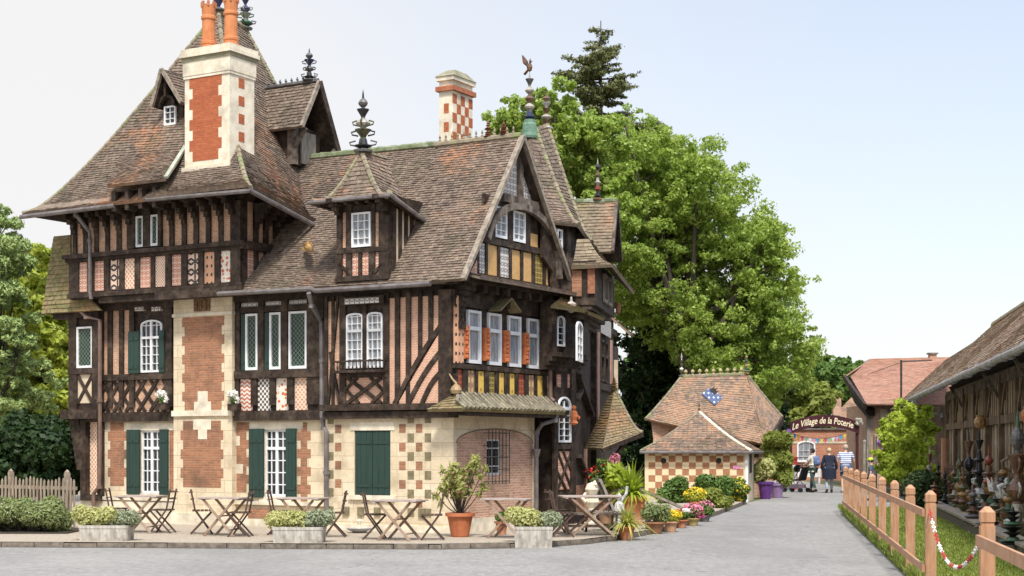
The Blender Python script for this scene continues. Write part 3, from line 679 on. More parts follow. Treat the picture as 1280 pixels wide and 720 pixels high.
# ---- first floor, right wall (four casements, terracotta plaques, coloured tiles)
zb3 = 2.72
def frx(x, y=430): return FR.u(x, y)
fw_ = [(581.7, 598), (607.3, 623.4), (632.5, 648), (656.7, 671.3)]
for x0, x1 in fw_: window(house, FR, (frx(x0), frx(x1), 3.35, 4.37), .012, 1, 1, fw=.05, transom=.66, glass=CURT, depth=.06, bar=.008)
tp = [(574.7, 581.4), (600.8, 607), (625.5, 632.3), (650.6, 656.5), (674.7, 680.8)]
for x0, x1 in tp:
    u0, u1 = frx(x0), frx(x1); mb = MB(TERRA); z0, z1 = 3.42, 4.06; mb.fbox(FR, u0, u1, z0, z1, .03, .10)
    for k in range(7):
        z = z0 + .05 + k * (z1 - z0 - .08) / 6.5; mb.ball(FR.P((u0 + u1) / 2 + R(-.025, .025), z, .105), R(.04, .06), n=7, sc=(1, 1, 1))
    mb.build('terracotta_plaque', house)
infill(FR, (frx(566.8), frx(574.5), 3.33, 4.6), P_DOT, .095); infill(FR, (frx(682), frx(686.5), 3.2, 4.4), P_DOT)
seq = [(565.5, 574, P_RED), (581, 590, P_BRN), (593.6, 601.7, P_YEL), (607.5, 615, P_OLV), (619.7, 626.7, P_YEL), (633, 640, P_YEL), (644, 651.7, P_RED), (657, 664.4, P_BRN), (667.8, 675, P_YEL), (679.7, 686, P_BRN)]
for x0, x1, m in seq: infill(FR, (max(.06, frx(x0, 480)), frx(x1, 480), 2.78, 3.21), m, .055)
for i in range(len(seq) - 1): tf.fbox(FR, frx(seq[i][1], 480) + .01, frx(seq[i + 1][0], 480) - .01, 2.7, 3.25, 0, .085)
for a, b in zip([566.5] + [x for _, x in fw_], [x for x, _ in fw_] + [690]):
    if a > 570: tf.fbox(FR, frx(a) + .01, frx(b) - .01 if b < 690 else frx(681.5), 3.3, 4.6, 0, .028)
tf.fbox(FR, frx(687), frx(692), 0, 4.7, 0, .13); tf.fbox(FR, 0, .04, 2.6, 4.7, 0, .08)
beam(FR, -.05, yend, 3.23, 3.32, .10); beam(FR, -.05, yend, 2.60, 2.72, .12); beam(FR, -.05, yend, 4.42, 4.72, .06)
for k in range(9): u = .2 + k * .43; tf.fbox(FR, u, u + .13, 4.70, 4.86, 0, .30)
beam(FR, -.2, yend + .6, 4.86, 4.97, .38)
# ---- second floor of the tower
zl0, zl1 = 5.13, 5.78; zu0, zu1 = 5.98, 6.78
lowp = [(100, 111, P_PNK), (119, 131.7, P_PNK), (137.8, 151, P_PET), (156.7, 170, P_LAT), (176, 190, P_PNK), (195, 208.6, P_LAT2), (215.6, 228.6, P_PNK), (235.6, 249.7, P_PET), (256, 270, P_DOT), (276.7, 291, P_BLB)]
for x0, x1, m in lowp: infill(FJ, (FJ.u(x0, 340), FJ.u(x1, 340), zl0, zl1), m)
ed = [88] + [v for q_ in lowp for v in q_[:2]] + [303]
for a, b in zip(ed[::2], ed[1::2]): tf.fbox(FJ, FJ.u(a, 340), FJ.u(b, 340), zl0 - .05, zl1 + .05, 0, .045 + R(0, .012))
up = [(85, 93), (97.5, 106), (111.5, 120), (124.5, 133.6), (138.3, 147.5), (153, 162)], [(204.4, 213.6), (219, 229), (234.5, 244), (249.7, 259.5), (265, 275), (280.3, 290.5)]
for grp in up:
    for x0, x1 in grp: infill(FJ, (max(xj0 + .06, FJ.u(x0, 290)), FJ.u(x1, 290), zu0, zu1), PINK)
    e = [v for q_ in grp for v in q_]
    for a, b in zip(e[1::2], e[2::2] + [e[-1] + 6]):
        u0, u1 = FJ.u(a, 290), FJ.u(b, 290); tf.fbox(FJ, u0, u1, zu0 - .04, zu1, 0, .05 + R(0, .012))
        # carved brackets under the eave
        for k in range(5): t = k / 4; tf.fbox(FJ, u0 + .005, u1 - .005, 6.40 + .1 * k, 6.51 + .1 * k, 0, .08 + .42 * t ** 1.4)
tf.fbox(FJ, FJ.u(290.5, 290), xj1, 4.95, zu1, 0, .07); tf.fbox(FJ, FJ.u(162, 290), FJ.u(172, 290), zu0, zu1, 0, .09); tf.fbox(FJ, FJ.u(182, 290), FJ.u(190.5, 290), zu0, zu1, 0, .09); tf.fbox(FJ, FJ.u(200.5, 290), FJ.u(204.4, 290), zu0, zu1, 0, .09)
for x0, x1 in ((172.3, 181.7), (190.8, 200.2)): window(house, FJ, (FJ.u(x0, 290), FJ.u(x1, 290), 6.0, 6.66), .02, 1, 1, glass=LEADED, fw=.04, depth=.05)
beam(FJ, xj0 - .08, xj1 + .08, 5.79, 5.86, .08); beam(FJ, xj0 - .1, xj1 + .1, 5.86, 5.95, .16)
beam(FJ, xj0 - .0, xj1 + .06, 5.0, 5.1, .1); 
tf.box(xj0 + .9, xj1 + .08, -.22, .25, 4.86, 4.99); tf.fbox(FJ, FJ.u(200, 370), xj1 + .12, 4.84, 5.02, -.1, .16)
# right cheek of the tower above the main roof
FJR = Fac(H, (xj1, 0, 0), (0, 1, 0), (1, 0, 0))
for k in range(6): infill(FJR, (-.02 + .32 * k, .13 + .32 * k, zu0, zu1), PINK); infill(FJR, (-.02 + .32 * k, .17 + .32 * k, zl0, zl1), P_PNK)
tf.fbox(FJR, -.18, 1.6, 5.79, 5.95, 0, .16)
for k in range(6): tf.fbox(FJR, .15 + .32 * k, .27 + .32 * k, 5, zu1, 0, .06); [tf.fbox(FJR, .15 + .32 * k, .27 + .32 * k, 6.25 + .1 * j, 6.36 + .1 * j, 0, .08 + .1 * j) for j in range(5)]
# curved bracket under the left jetty
FJL = Fac(H, (xj0, 0, 0), (0, 1, 0), (-1, 0, 0))
tf.fbox(FJL, -.18, 3.8, 5.79, 5.95, 0, .12)
flush_inf()
tf.build('timber_frame', house)
# ---- left side bay with scale-tiled skirt roof
FB0 = Fac(H, (0, .12, 0), (1, 0, 0)); bx0, bx1 = FB0.u(88), FB0.u(125.5)
bay = MB(TIMBER); bay.box(bx0, bx1, .12, 2.6, 2.36, 4.75); bay.box(bx0 - .2, bx1, .0, 2.7, 2.36, 2.56)
for k in range(8):   # curved support bracket
    t = k / 7; bay.box(bx0 + .12 + .22 * t - .2, bx0 + .34 + .22 * t - .12, .16, .42, 2.36 - .14 * k - .15, 2.36 - .14 * k)
bay.box(bx0 + .28, bx0 + .43, .14, .4, .62, 2.36); bay.box(bx1 - .12, bx1, .14, .3, .62, 2.36); bay.box(bx0 + .3, bx1, .12, .4, .55, .66); bay.box(bx0 + .4, bx1 - .1, .3, .5, .62, 2.36)
bay.box(bx0 + .25, xl + .02, .18, .6, 0, .56, STONE2)
bo = bay.build('side_bay', house)
q = rect(FB0, 98, 117.5, 408.6, 460); window(bo, FB0, q, .01, 1, 1, glass=LEADED, fw=.04, depth=.05)
tr = MB(PLAST); q = rect(FB0, 98, 117, 468, 504); tr.fbox(FB0, *q, 0, .015); tr.build('infill_panel', bo)
tb = MB(TIMBER); tb.fbeam(FB0, (q[0], q[2]), (q[1], q[3]), .07, 0, .04); tb.fbeam(FB0, (q[0], q[3]), (q[1], q[2]), .07, 0, .045)
tb.fbox(FB0, bx0, q[0], 2.5, 4.7, 0, .06); tb.fbox(FB0, q[1], bx1, 2.5, 4.7, 0, .06); z_ = FB0.z(108, 464); tb.fbox(FB0, bx0, bx1, z_ - .06, z_ + .06, 0, .07); tb.build('brace', bo)
pn = MB(P_LAT); FBp = Fac(H, (0, .30, 0), (1, 0, 0)); pn.fbox(FBp, bx0 + .44, bx1 - .12, .68, 2.34, 0, .02); pn.build('infill_panel', bo)
sk = MB(ROOFG); sk.mats.append(TIMBER)
e0 = H.loc(Vector((0, 0, 0)))
zsk = 4.72; xs0 = FB0.u(65, 385); xs1 = FB0.u(137, 383)
Lf = [Vector((xs0 - .05 + .1 * t, -.12 + .25 * t, zsk + 1.75 * t)) for t in [k / 10 for k in range(11)]]
Rf = [Vector((xs1 - 1.05 * t ** .6, -.12 + .25 * t, zsk + 1.75 * t)) for t in [k / 10 for k in range(11)]]
tiles(sk, Lf, Rf, ROOFG, .13, .10)
Lb = [Vector((xs0 - .05 + .1 * t, 2.8, zsk + 1.75 * t)) for t in [k / 10 for k in range(11)]]
tiles(sk, Lb, Lf, ROOFG, .13, .10); sk.box(xs0 + .1, xs1 - .3, .05, 2.6, 4.6, 5.2, TIMBER)
sk.build('skirt_roof', house)
# ------------------------------------------------------------------ manor roofs
def V3(*a): return Vector(a)
def FY(px, py, y): fc = Fac(H, (0, y, 0), (1, 0, 0)); u, z = fc.px(px, py); return Vector((u, y, z))
def FX(px, py, x): fc = Fac(H, (x, 0, 0), (0, 1, 0), (1, 0, 0)); u, z = fc.px(px, py); return Vector((x, u, z))
# main roof
rz0, rz1 = FY(345, 202, 2.5), FY(548, 182, 2.5)
E0 = V3(-5.6, -.30, 4.93); E1 = V3(-.25, -.42, 4.84)
mr = MB(ROOF)
tiles(mr, edge(E0, V3(-5.6, 2.5, rz0.z), .10, 12, .6), edge(E1, rz1, .10, 12, .6), ROOF, under=TIMBER)
K1 = V3(.12, .25, 4.88); tiles(mr, edge(E1, rz1, .10, 12, .6), edge(K1, V3(rz1.x + .05, 2.65, rz1.z - .05), .10, 12, .6), ROOF)
back = [V3(-5.6, 5.4, 4.9), V3(.1, 5.4, 4.9)]; tiles(mr, edge(back[1], rz1, .1), edge(back[0], V3(-5.6, 2.5, rz0.z), .1), ROOF, cw=.4, ch=.3)
mo = mr.build('roof', house)
rm = MB(RIDGEG); ridge(rm, [V3(-6.6, 2.5, rz0.z + .02), rz1 + V3(0, 0, .02)], .085, .3); rm.build('ridge', mo)
gm = MB(LEAD); gm.tube([V3(-5.5, -.36, 4.88), V3(-3.1, -.36, 4.86), V3(-2.9, -.50, 4.80), V3(-.2, -.50, 4.80)], .05, 8); gm.build('gutter', house)
# gabled cross roof over the right wall
GX = .42; ga, gl_, gr_ = FX(651.5, 171, GX), FX(577, 349, GX), FX(717, 368, GX)
back_x = -1.5; print('GABLE', gl_, ga, gr_)
g2 = MB(ROOF)
tiles(g2, edge(V3(back_x, gl_.y, gl_.z), V3(back_x, ga.y, ga.z), .02), edge(gl_, ga, .02), ROOF)
tiles(g2, edge(gr_, ga, .02), edge(V3(back_x, gr_.y, gr_.z), V3(back_x, ga.y, ga.z), .02), ROOF)
go = g2.build('roof', house)
BARGE = M('pale_bargeboard', (.34, .28, .22), (.17, .14, .105), 9, .85, .4)
bb = MB(BARGE)
for p in (gl_, gr_):
    e = edge(p, ga, .02); e = [q + V3(.03, 0, .0) for q in e]
    for a, b in zip(e, e[1:]): bb.bar(a, b + (b - a) * .03, .11, .07, BARGE)
bb.build('bargeboard', go)
rc = MB(RIDGE); ridge(rc, [V3(-1.6, ga.y, ga.z + .03), ga + V3(0, 0, .03)], .07, .25)
for k in range(13): x = -1.5 + k * .145; rc.lathe((x, ga.y, ga.z + .08), [(.03, 0), (.035, .03), (.012, .06), (.028, .10), (.001, .16)], 6)
rc.build('ridge_crest', go)
roof_finial(go, V3(-.35, ga.y, ga.z + .08), .34, .09, 5, ['red', 'brown']); roof_finial(go, V3(.02, ga.y, ga.z + .08), .28, .08, 6, ['brown', 'red'])
# gable wall
GW = Fac(H, (.20, 0, 0), (0, 1, 0), (1, 0, 0)); gw = MB(TIMBER)
gy = lambda x, y, d=0: GW.px(x, y, d)
gw.fprism(GW, [(gl_.y + .1, gl_.z - .05), (gr_.y - .08, gr_.z + .05), (ga.y, ga.z - .12)], -.2, 0); gwo = gw.build('gable_wall', house)
gp = {}
def gpan(m, q, d=.02): gp.setdefault(m.name, MB(m)); gp[m.name].fprism(GW, q, -.02, d)
def gq(x0, x1, z0, z1): return [(GW.u(x0, 330), z0), (GW.u(x1, 330), z0), (GW.u(x1, 330), z1), (GW.u(x0, 330), z1)]
zg0, zg1 = 5.08, 5.66
for x0, x1, m in ((598.5, 605, P_GRY), (607.5, 620, P_OCH), (623, 634.5, P_GRY), (638, 648.7, P_OCH), (652, 663, P_OCH), (666.5, 677, P_OLV), (680, 684, P_OCH)): gpan(m, gq(x0, x1, zg0, zg1))
gpan(P_PNK, [gy(584, 346), gy(595.5, 347), gy(595.5, 325)]); gpan(P_PNK, [gy(697, 358), gy(711, 362), gy(699, 333)])
gpan(P_OCH, [gy(604.5, 305), gy(611, 305.5), gy(611, 288)])
for (xa, ya, xb, yb) in ((660, 291, 671, 318),): u0, z1 = gy(xa, ya); u1, z0 = gy(xb, yb); gpan(P_OCH, [(u0, z0), (u1, z0), (u1, z1), (u0, z1)])
gpan(P_GRY, [gy(626, 243), gy(645, 247), gy(645, 192)]); gpan(P_GRY, [gy(650.5, 248), gy(668, 252), gy(650.5, 196)])
for k, mb in gp.items(): mb.parts('infill_panel', gwo)
gt = MB(TIMBER2)
gt.fbox(GW, GW.u(645.3, 220), GW.u(650.4, 220), 6.7, ga.z - .1, 0, .08)
z_ = gy(645, 252)[1]; gt.fbox(GW, gy(622, 247)[0], gy(672, 258)[0], z_ - .1, z_ + .06, 0, .16)
pts = []
for k in range(15):
    t = math.pi * (.90 - .9 * k / 14) ; cxg, rxg = (gy(597, 330)[0] + gy(690, 340)[0]) / 2, (gy(690, 340)[0] - gy(597, 330)[0]) / 2; pts.append((cxg + rxg * math.cos(t), 5.25 + (gy(643, 259)[1] - 5.25) * math.sin(t) ** .8))
gt.farc(GW, pts, .13, .12, .22)
gt.build('arched_brace', gwo)
gt = MB(TIMBER); zz1 = gy(640, 308)[1]; gt.fbox(GW, gy(597, 309)[0], gy(690, 320)[0], 5.68, 5.80, 0, .07)
for x in (606, 621.3, 636, 650.3, 664.7, 678.5): gt.fbox(GW, GW.u(x - 1.4, 335), GW.u(x + 1.4, 335), zg0 - .03, 5.7, 0, .05)
for x0, x1 in ((611, 616), (630.6, 638.2), (653.6, 660)): gt.fbox(GW, GW.u(x0, 290), GW.u(x1, 290), 5.7, 6.6, 0, .06)
gt.fbox(GW, gy(602, 268)[0], gy(672, 276)[0], 6.45, 6.62, 0, .07)
# dark inner curve to the right of the windows
gt.fprism(GW, [gy(672, 285), gy(672, 322), gy(684, 340), gy(684, 362), gy(697, 362), gy(697, 330), gy(684, 290), gy(675, 275)], .06, .14)
gt.parts('stud', gwo)
for x0, x1 in ((616, 630.4), (638.4, 653.4)): window(gwo, GW, (GW.u(x0, 290), GW.u(x1, 290), 5.83, 6.44), .02, 2, 4, fw=.04, glass=CURT, depth=.05)
cg = MB(ROOF); tiles(cg, [V3(.62, -.05, 4.93), V3(.12, -.05, 5.06)], [V3(.62, 4.5, 4.93), V3(.12, 4.5, 5.06)], ROOF, .14, .09); cg.build('pent_roof', house)
# brackets below the gable
gb = MB(TIMBER)
gb.auto = False
for u in (.12, yend - .1):
    gb.cuts.append(len(gb.f))
    for k in range(8): t = k / 7; gb.fbox(FR, u - .08, u + .08, 4.1 + .1 * k, 4.22 + .1 * k, 0, .1 + .32 * t * t)
    gb.fbox(FR, u - .1, u + .1, 3.98, 4.12, 0, .14)
gb.parts('bracket', house)
# little hooded lamp roof on the right wall
hl = MB(ROOFG); p0, p1 = FR.px(624, 389, .3), FR.px(650, 391, .3); pm = FR.px(638, 374, .3)
for a, b in ((p0, pm), (pm, p1)): hl.hexa([FR.P(*a, .34), FR.P(*b, .34), FR.P(b[0], b[1] + .03, .34), FR.P(a[0], a[1] + .03, .34)], [FR.P(*a, .05), FR.P(*b, .05), FR.P(b[0], b[1] + .03, .05), FR.P(a[0], a[1] + .03, .05)])
hl.fbeam(FR, (pm[0], pm[1]), (pm[0], pm[1] - .2), .03, .05, .3, TIMBER); hl.build('hood', house)
# pent roof over the ground floor of the right wall with a hip to the front
pr = MB(ROOFG)
pA, pB = V3(-.32, -.42, 2.44), V3(.48, -.42, 2.44); pC = V3(.48, 3.55, 2.44); tA, tC = V3(.08, -.02, 2.74), V3(.08, 3.6, 2.74)
tiles(pr, [pB, V3(.08, -.02, 2.76)], [pC, tC], ROOFG, .11, .08); tiles(pr, [pA, V3(-.02, -.02, 2.7)], [pB, V3(.08, -.02, 2.76)], ROOFG, .11, .08)
po = pr.build('pent_roof', house)
rl = MB(RIDGEG)   # rounded roll tiles running down the slope
for k in range(26): y = -.35 + k * .155; rl.tube([V3(.5, y, 2.47), V3(.3, y, 2.61), V3(.10, min(3.7, max(y, .0)), 2.775)], [.042, .038, .034], 6, ROLL)
rl.build('roll_tile', po)
gd = MB(M('gourd', (.42, .30, .16), (.3, .2, .1), 8, .5, .2)); gd.lathe((.12, -.1, 2.72), [(0, 0), (.09, .03), (.11, .09), (.08, .16), (.03, .2), (.02, .24)], 10); gd.tube([(.12, -.1, 2.94), (.05, -.12, 3.02), (-.02, -.12, 3.12)], [.025, .02, .012], 6); gd.build('finial', po)
# eave timber below it
pb = MB(TIMBER); pb.box(0, .42, -.2, 3.75, 2.34, 2.43); pb.build('eave_board', house)
# main dormer
FD = Fac(H, (0, -.30, 0), (1, 0, 0)); d0, d1 = FD.u(423, 300), FD.u(487, 300); zd0, zd1 = FD.z(456, 349), FD.z(456, 262)
dm = MB(TIMBER); dm.box(d0, d1, -.30, 1.6, zd0, zd1 + .25); dob = dm.build('dormer', house)
FDR = Fac(H, (d1, 0, 0), (0, 1, 0), (1, 0, 0))
w_ = rect(FD, 442, 465.5, 266, 309); window(dob, FD, w_, .015, 3, 4, fw=.035, depth=.06, glass=CURT)
di = MB(PINK); di2 = MB(P_PNK)
for x0, x1 in ((429, 434), (470, 475)): di.fbox(FD, *rect(FD, x0, x1, 266, 310), -.01, .012)
for x0, x1 in ((428, 436.5), (441, 449), (453.5, 462), (466.5, 475)): di2.fbox(FD, *rect(FD, x0, x1, 315.5, 347), -.01, .012)
for k in range(4): di.fbox(FDR, -.12 + k * .2, -.03 + k * .2, zd0 + .1, zd1, -.01, .012, PLAST)
di.parts('infill_panel', dob); di2.parts('infill_panel', dob)
dt = MB(TIMBER); zq = FD.z(456, 312.5)
dt.fbox(FD, d0, d1, zq - .05, zq + .04, 0, .06); dt.fbox(FD, d0 - .02, d1 + .02, zd0 - .03, zd0 + .07, 0, .08)
for x0, x1 in ((422.5, 429), (434, 441), (466, 470), (475, 487)): dt.fbox(FD, FD.u(x0, 300), FD.u(x1, 300), zd0, zd1 + .2, 0, .05)
for x in (438.7, 451.2, 464.2): dt.fbox(FD, FD.u(x - 2, 330), FD.u(x + 2, 330), zd0, zq, 0, .045)
dt.fbeam(FD, FD.px(426, 330), FD.px(440, 347), .06, 0, .05); dt.fbeam(FD, FD.px(479, 330), FD.px(464, 347), .06, 0, .05)
for k in range(4): dt.fbox(FDR, -.22 + k * .2, -.13 + k * .2, zd0, zd1 + .2, 0, .04)
for u in (d0 + .06, d1 - .06):
    for k in range(5): dt.fbox(FD, u - .06, u + .06, zd1 - .15 + .07 * k, zd1 - .07 + .07 * k, 0, .05 + .09 * k)
for k in range(5): dt.fbox(FD, d0 + .1 + k * .25, d0 + .18 + k * .25, zd1 + .08, zd1 + .18, 0, .3)
dt.parts('stud', dob)
dr = MB(ROOF); ze = FD.z(437, 246) + .0
eA = FY(389, 250, -.62); eB = FY(487, 241, -.62); zr = FY(455, 190, .5)
eB.z = eA.z; eC = V3(eB.x - .02, .62, eA.z - .36); eD = V3(eA.x, 1.5, eA.z - .1)
rp = V3((eA.x + eB.x) / 2 + .05, .15, zr.z - .1); rp = FY(452, 190, .15); rp2 = FY(462, 190, .5)
rp2 = V3(rp.x, .95, rp.z)
hp = lambda a, b: edge(a, b, .30, 12, .75)
tiles(dr, hp(eA, rp), hp(eB, rp), ROOF, .14, .085); tiles(dr, hp(eB, rp), hp(eC, rp2), ROOF, .14, .085); tiles(dr, hp(eD, rp2), hp(eA, rp), ROOF, .14, .085)
dro = dr.build('dormer_roof', dob)
rr_ = MB(RIDGE); ridge(rr_, hp(eA, rp), .055, .13); ridge(rr_, hp(eB, rp), .055, .13); ridge(rr_, [rp, rp2], .06, .2); rr_.parts('hip_tile', dob)
gm = MB(LEAD); gm.tube([eD + V3(0, 0, -.06), eA + V3(-.04, -.04, -.06), eB + V3(.04, -.04, -.06), eC + V3(.04, 0, -.06)], .04, 7); gm.build('gutter', dob)
roof_finial(dob, rp + V3(0, .05, 0), 1.25, .19, 11, ['grey', 'black', 'olive', 'pale', 'black'], handles=True)
# small roof vent slots
for p in (FY(352, 221, 2.0), FY(572, 262, 1.6)):
    vm = MB(TIMBER); s_ = .09
    vm.hexa([p + V3(-s_, -.1, -.07), p + V3(s_, -.1, -.07), p + V3(s_, -.1, .02), p + V3(-s_, -.1, .04)], [p + V3(-s_, .2, .0), p + V3(s_, .2, .0), p + V3(s_, .2, .1), p + V3(-s_, .2, .12)]); vm.build('roof_vent', house)
# fish-like glazed ornament lying on the roof
om = MB(finmat('ochre', GZ['ochre'])); p = FY(384, 316, .05) ; om.tube([p + V3(-.3, .3, .22), p + V3(-.08, .15, .18), p + V3(.12, -.1, .08), p + V3(.3, -.22, 0)], [.03, .08, .09, .03], 8); om.hexa([p + V3(-.3, .2, .1), p + V3(-.18, .16, .08), p + V3(-.14, .2, .18), p + V3(-.28, .3, .25)], [p + V3(-.3, .25, .1), p + V3(-.18, .21, .08), p + V3(-.14, .25, .18), p + V3(-.28, .35, .25)]); om.build('roof_ornament', house)
# ---- tower roof
A1, A2 = V3(-7.25, 1.66, 11.40), V3(-7.25, 2.58, 11.22)
TFL = FY(28, 267, -.80); TFR = FY(313, 235, -.98); TFL.z = 6.86; TFR.z = 6.86
TBR = V3(TFR.x, 4.4, 5.85); TBL = V3(TFL.x, 4.8, 6.86)
th = lambda a, b, s=.55: edge(a, b, s, 14, .72)
tr_ = MB(ROOF)
hl1, hr1, hb1, hb2 = edge(TFL, A1, .42, 14, .62), edge(TFR, A1, .62, 14, .85), th(TBR, A2, .6), th(TBL, A2)
tiles(tr_, hl1, hr1, ROOF); tiles(tr_, hr1, hb1, ROOF); tiles(tr_, hb2, hl1, ROOF); tiles(tr_, hb1, hb2, ROOF, .4, .3)
tro = tr_.build('tower_roof', house)
hm = MB(RIDGE); ridge(hm, hl1, .055, .18); ridge(hm, hr1, .055, .18); ridge(hm, hb1, .055, .18); ridge(hm, [A1, A2], .08, .2); hm.parts('hip_tile', tro)
roof_finial(tro, A1 + V3(0, 0, .02), 1.1, .15, 21, ['grey', 'blue', 'pale', 'blue']); roof_finial(tro, A2 + V3(0, .0, .0), 1.0, .17, 23, ['grey', 'green', 'pale', 'blue', 'blue'], handles=True)
gm = MB(LEAD); gm.tube([TFL + V3(0, -.05, -.08), FY(143, 257, -.85) , ], .05, 8); gm.tube([FY(183, 249.5, -1.02), TFR + V3(.03, -.05, -.07), TFR + V3(.04, 2.2, -.55)], .05, 8); gm.build('gutter', tro)
# skirt roof in front of the stack (proud of the slope)
sk = MB(ROOF); s0, s1 = FY(182, 246, -1.08), FY(311, 232, -1.08); s1.z = s0.z = 6.90; t0, t1 = FY(222, 216, -.31), FY(300, 213, -.31); t1.z = t0.z
tiles(sk, edge(s0, t0, .08), edge(s1, t1, .08), ROOF); sk.build('skirt_roof', tro)
# raised hood over the paired tower windows
hd = MB(ROOF); h0, h1 = FY(134, 232, -.95), FY(206, 224, -.95); k0, k1 = FY(150, 196, .1), FY(232, 187, .1); h1.z = h0.z; k1.z = k0.z
tiles(hd, edge(h0, k0, .02), edge(h1, k1, .02), ROOF); hdo = hd.build('hood_roof', tro)
hb = MB(TIMBER); x0, x1 = FY(150, 240, -.6).x, FY(205, 240, -.6).x; hb.box(x0, x1, -.62, .2, 6.86, h0.z - .09); hb.box(x0 - .1, x1 + .1, -.72, -.6, 6.80, 6.93)
for k in range(4): x = x0 + .05 + k * (x1 - x0 - .1) / 3; hb.box(x - .05, x + .05, -.85, -.6, 6.7, 7.12)
hb.build('hood_frame', tro)
fl = MB(M('lead_flashing', (.42, .43, .36), (.26, .29, .2), 6, .7, .2)); fl.bar(h1 + V3(.03, 0, .03), k1 + V3(.0, 0, .05), .08, .05); fl.build('flashing', tro)
# tower corner brackets below eave sides are part of frame; chimney stack
SX0, SX1 = FY(231, 150, -.28).x, FY(287, 150, -.28).x; sy0, sy1 = -.28, .50
zs0 = FY(258, 214, -.28).z - .35; zs1 = FY(258, 92, -.28).z; ch = MB(STONE2)
ch.box(SX0, SX1, sy0, sy1, zs0, zs1, STONE2); ch.box(SX0 - .05, SX1 + .05, sy0 - .05, sy1 + .05, zs0, zs0 + .47, STONE2); ch.box(SX0 - .09, SX1 + .09, sy0 - .09, sy1 + .09, zs0, zs0 + .26, STONE2)
ch.box(SX0 - .03, SX1 + .03, sy0 - .03, sy1 + .03, zs1, zs1 + .3, STONE2); ch.box(SX0 - .05, SX1 + .05, sy0 - .05, sy1 + .05, zs1 + .3, zs1 + .38, M('mossy_cap', (.30, .27, .18), (.18, .17, .1), 6)); ch.box(SX0 - .085, SX1 + .085, sy0 - .085, sy1 + .085, zs1 + .38, zs1 + .46, STONE2); ch.box(SX0 - .06, SX1 + .06, sy0 - .06, sy1 + .06, zs1 + .46, zs1 + .55, STONE2); ch.box(SX0 - .02, SX1 + .02, sy0 - .02, sy1 + .02, zs1 - .06, zs1, STONE2)
cho = ch.build('chimney', house)
FCS = Fac(H, (0, sy0, 0), (1, 0, 0)); FCR = Fac(H, (SX1, 0, 0), (0, 1, 0), (1, 0, 0)); cbk = MB(BRICKC)
teeth(cbk, FCS, SX0 + .22, SX1 - .30, zs0 + .58, zs1 - .05, .09, .21)
for k in range(7): z = zs1 - .30 - k * .37; cbk.fbox(FCR, sy0 + .28, sy0 + .46, z - .0, z + .2, -.02, .006) if z > zs0 + .5 else None
cbk.parts('brick_panel', cho)
for (x, y) in ((SX0 + .36, .05), (SX1 - .22, .02)):
    pm_ = MB(TERRAP); zt_3 = zs1 + .55; hh = .98
    pm_.lathe((x, y, zt_3), [(0, 0), (.15, 0), (.15, .14), (.165, .15), (.165, .2), (.14, .22), (.135, .66), (.16, .68), (.16, .73), (.135, .75), (.15, .95), (.13, .95), (.12, .7), (0, .7)], 14, M('orange_pot', (.60, .23, .09), (.48, .17, .065), 6, .75, .2))
    for k in range(7): an = 2 * math.pi * k / 7; pm_.box(x + .14 * math.cos(an) - .022, x + .14 * math.cos(an) + .022, y + .14 * math.sin(an) - .022, y + .14 * math.sin(an) + .022, zt_3 + .93, zt_3 + 1.04, 0)
    pm_.build('chimney_pot', cho)
# small front dormer in the tower roof
def gdormer(parent, F0, fy, axis, x0, x1, zb, zeav, zapex, depth, ov, win=None, name='dormer'): pass
dY = .45; dX0, dX1 = FY(204, 150, dY).x, FY(229, 150, dY).x; dz0, dze, dza = FY(215, 163, dY).z, FY(215, 128, dY).z, FY(213, 87, dY - .15).z
sd_ = MB(TIMBER); sd_.box(dX0, dX1, dY, dY + 1.2, dz0 - .1, dze); xm = (dX0 + dX1) / 2 - .06
sd_.hexa([V3(dX0, dY, dze), V3(dX1, dY, dze), V3(xm, dY, dza - .12)], [V3(dX0, dY + 1.2, dze), V3(dX1, dY + 1.2, dze), V3(xm, dY + 1.2, dza - .12)]); sdo = sd_.build('dormer', tro)
FDs = Fac(H, (0, dY, 0), (1, 0, 0)); w_ = rect(FDs, 207.5, 222, 133, 157); window(sdo, FDs, w_, .02, 2, 3, fw=.035, depth=.05)
sr = MB(ROOF); yf, yb = dY - .28, dY + 1.3; zfo = dze - .12; L0, R0, T0 = V3(dX0 - .06, yf, zfo), V3(dX1 + .22, yf, zfo), V3(xm, yf, dza)
tiles(sr, [V3(L0.x, yb, zfo), V3(xm, yb, dza)], [L0, T0], ROOF, .14, .085); tiles(sr, [R0, T0], [V3(R0.x, yb, zfo), V3(xm, yb, dza)], ROOF, .14, .085)
for a in (L0, R0): sr.bar(a + V3(0, -.02, 0), T0 + V3(0, -.02, 0), .05, .08, BARGE)
sr.build('dormer_roof', sdo)
sm_ = MB(TIMBER); sm_.farc(FDs, [(xm + .22 * math.cos(t * math.pi / 8), dze - .1 + .22 * math.sin(t * math.pi / 8)) for t in range(9)], .06, .05, .16); sm_.fbox(FDs, xm - .03, xm + .03, dze + .1, dza - .2, .05, .2); sm_.build('arched_brace', sdo)
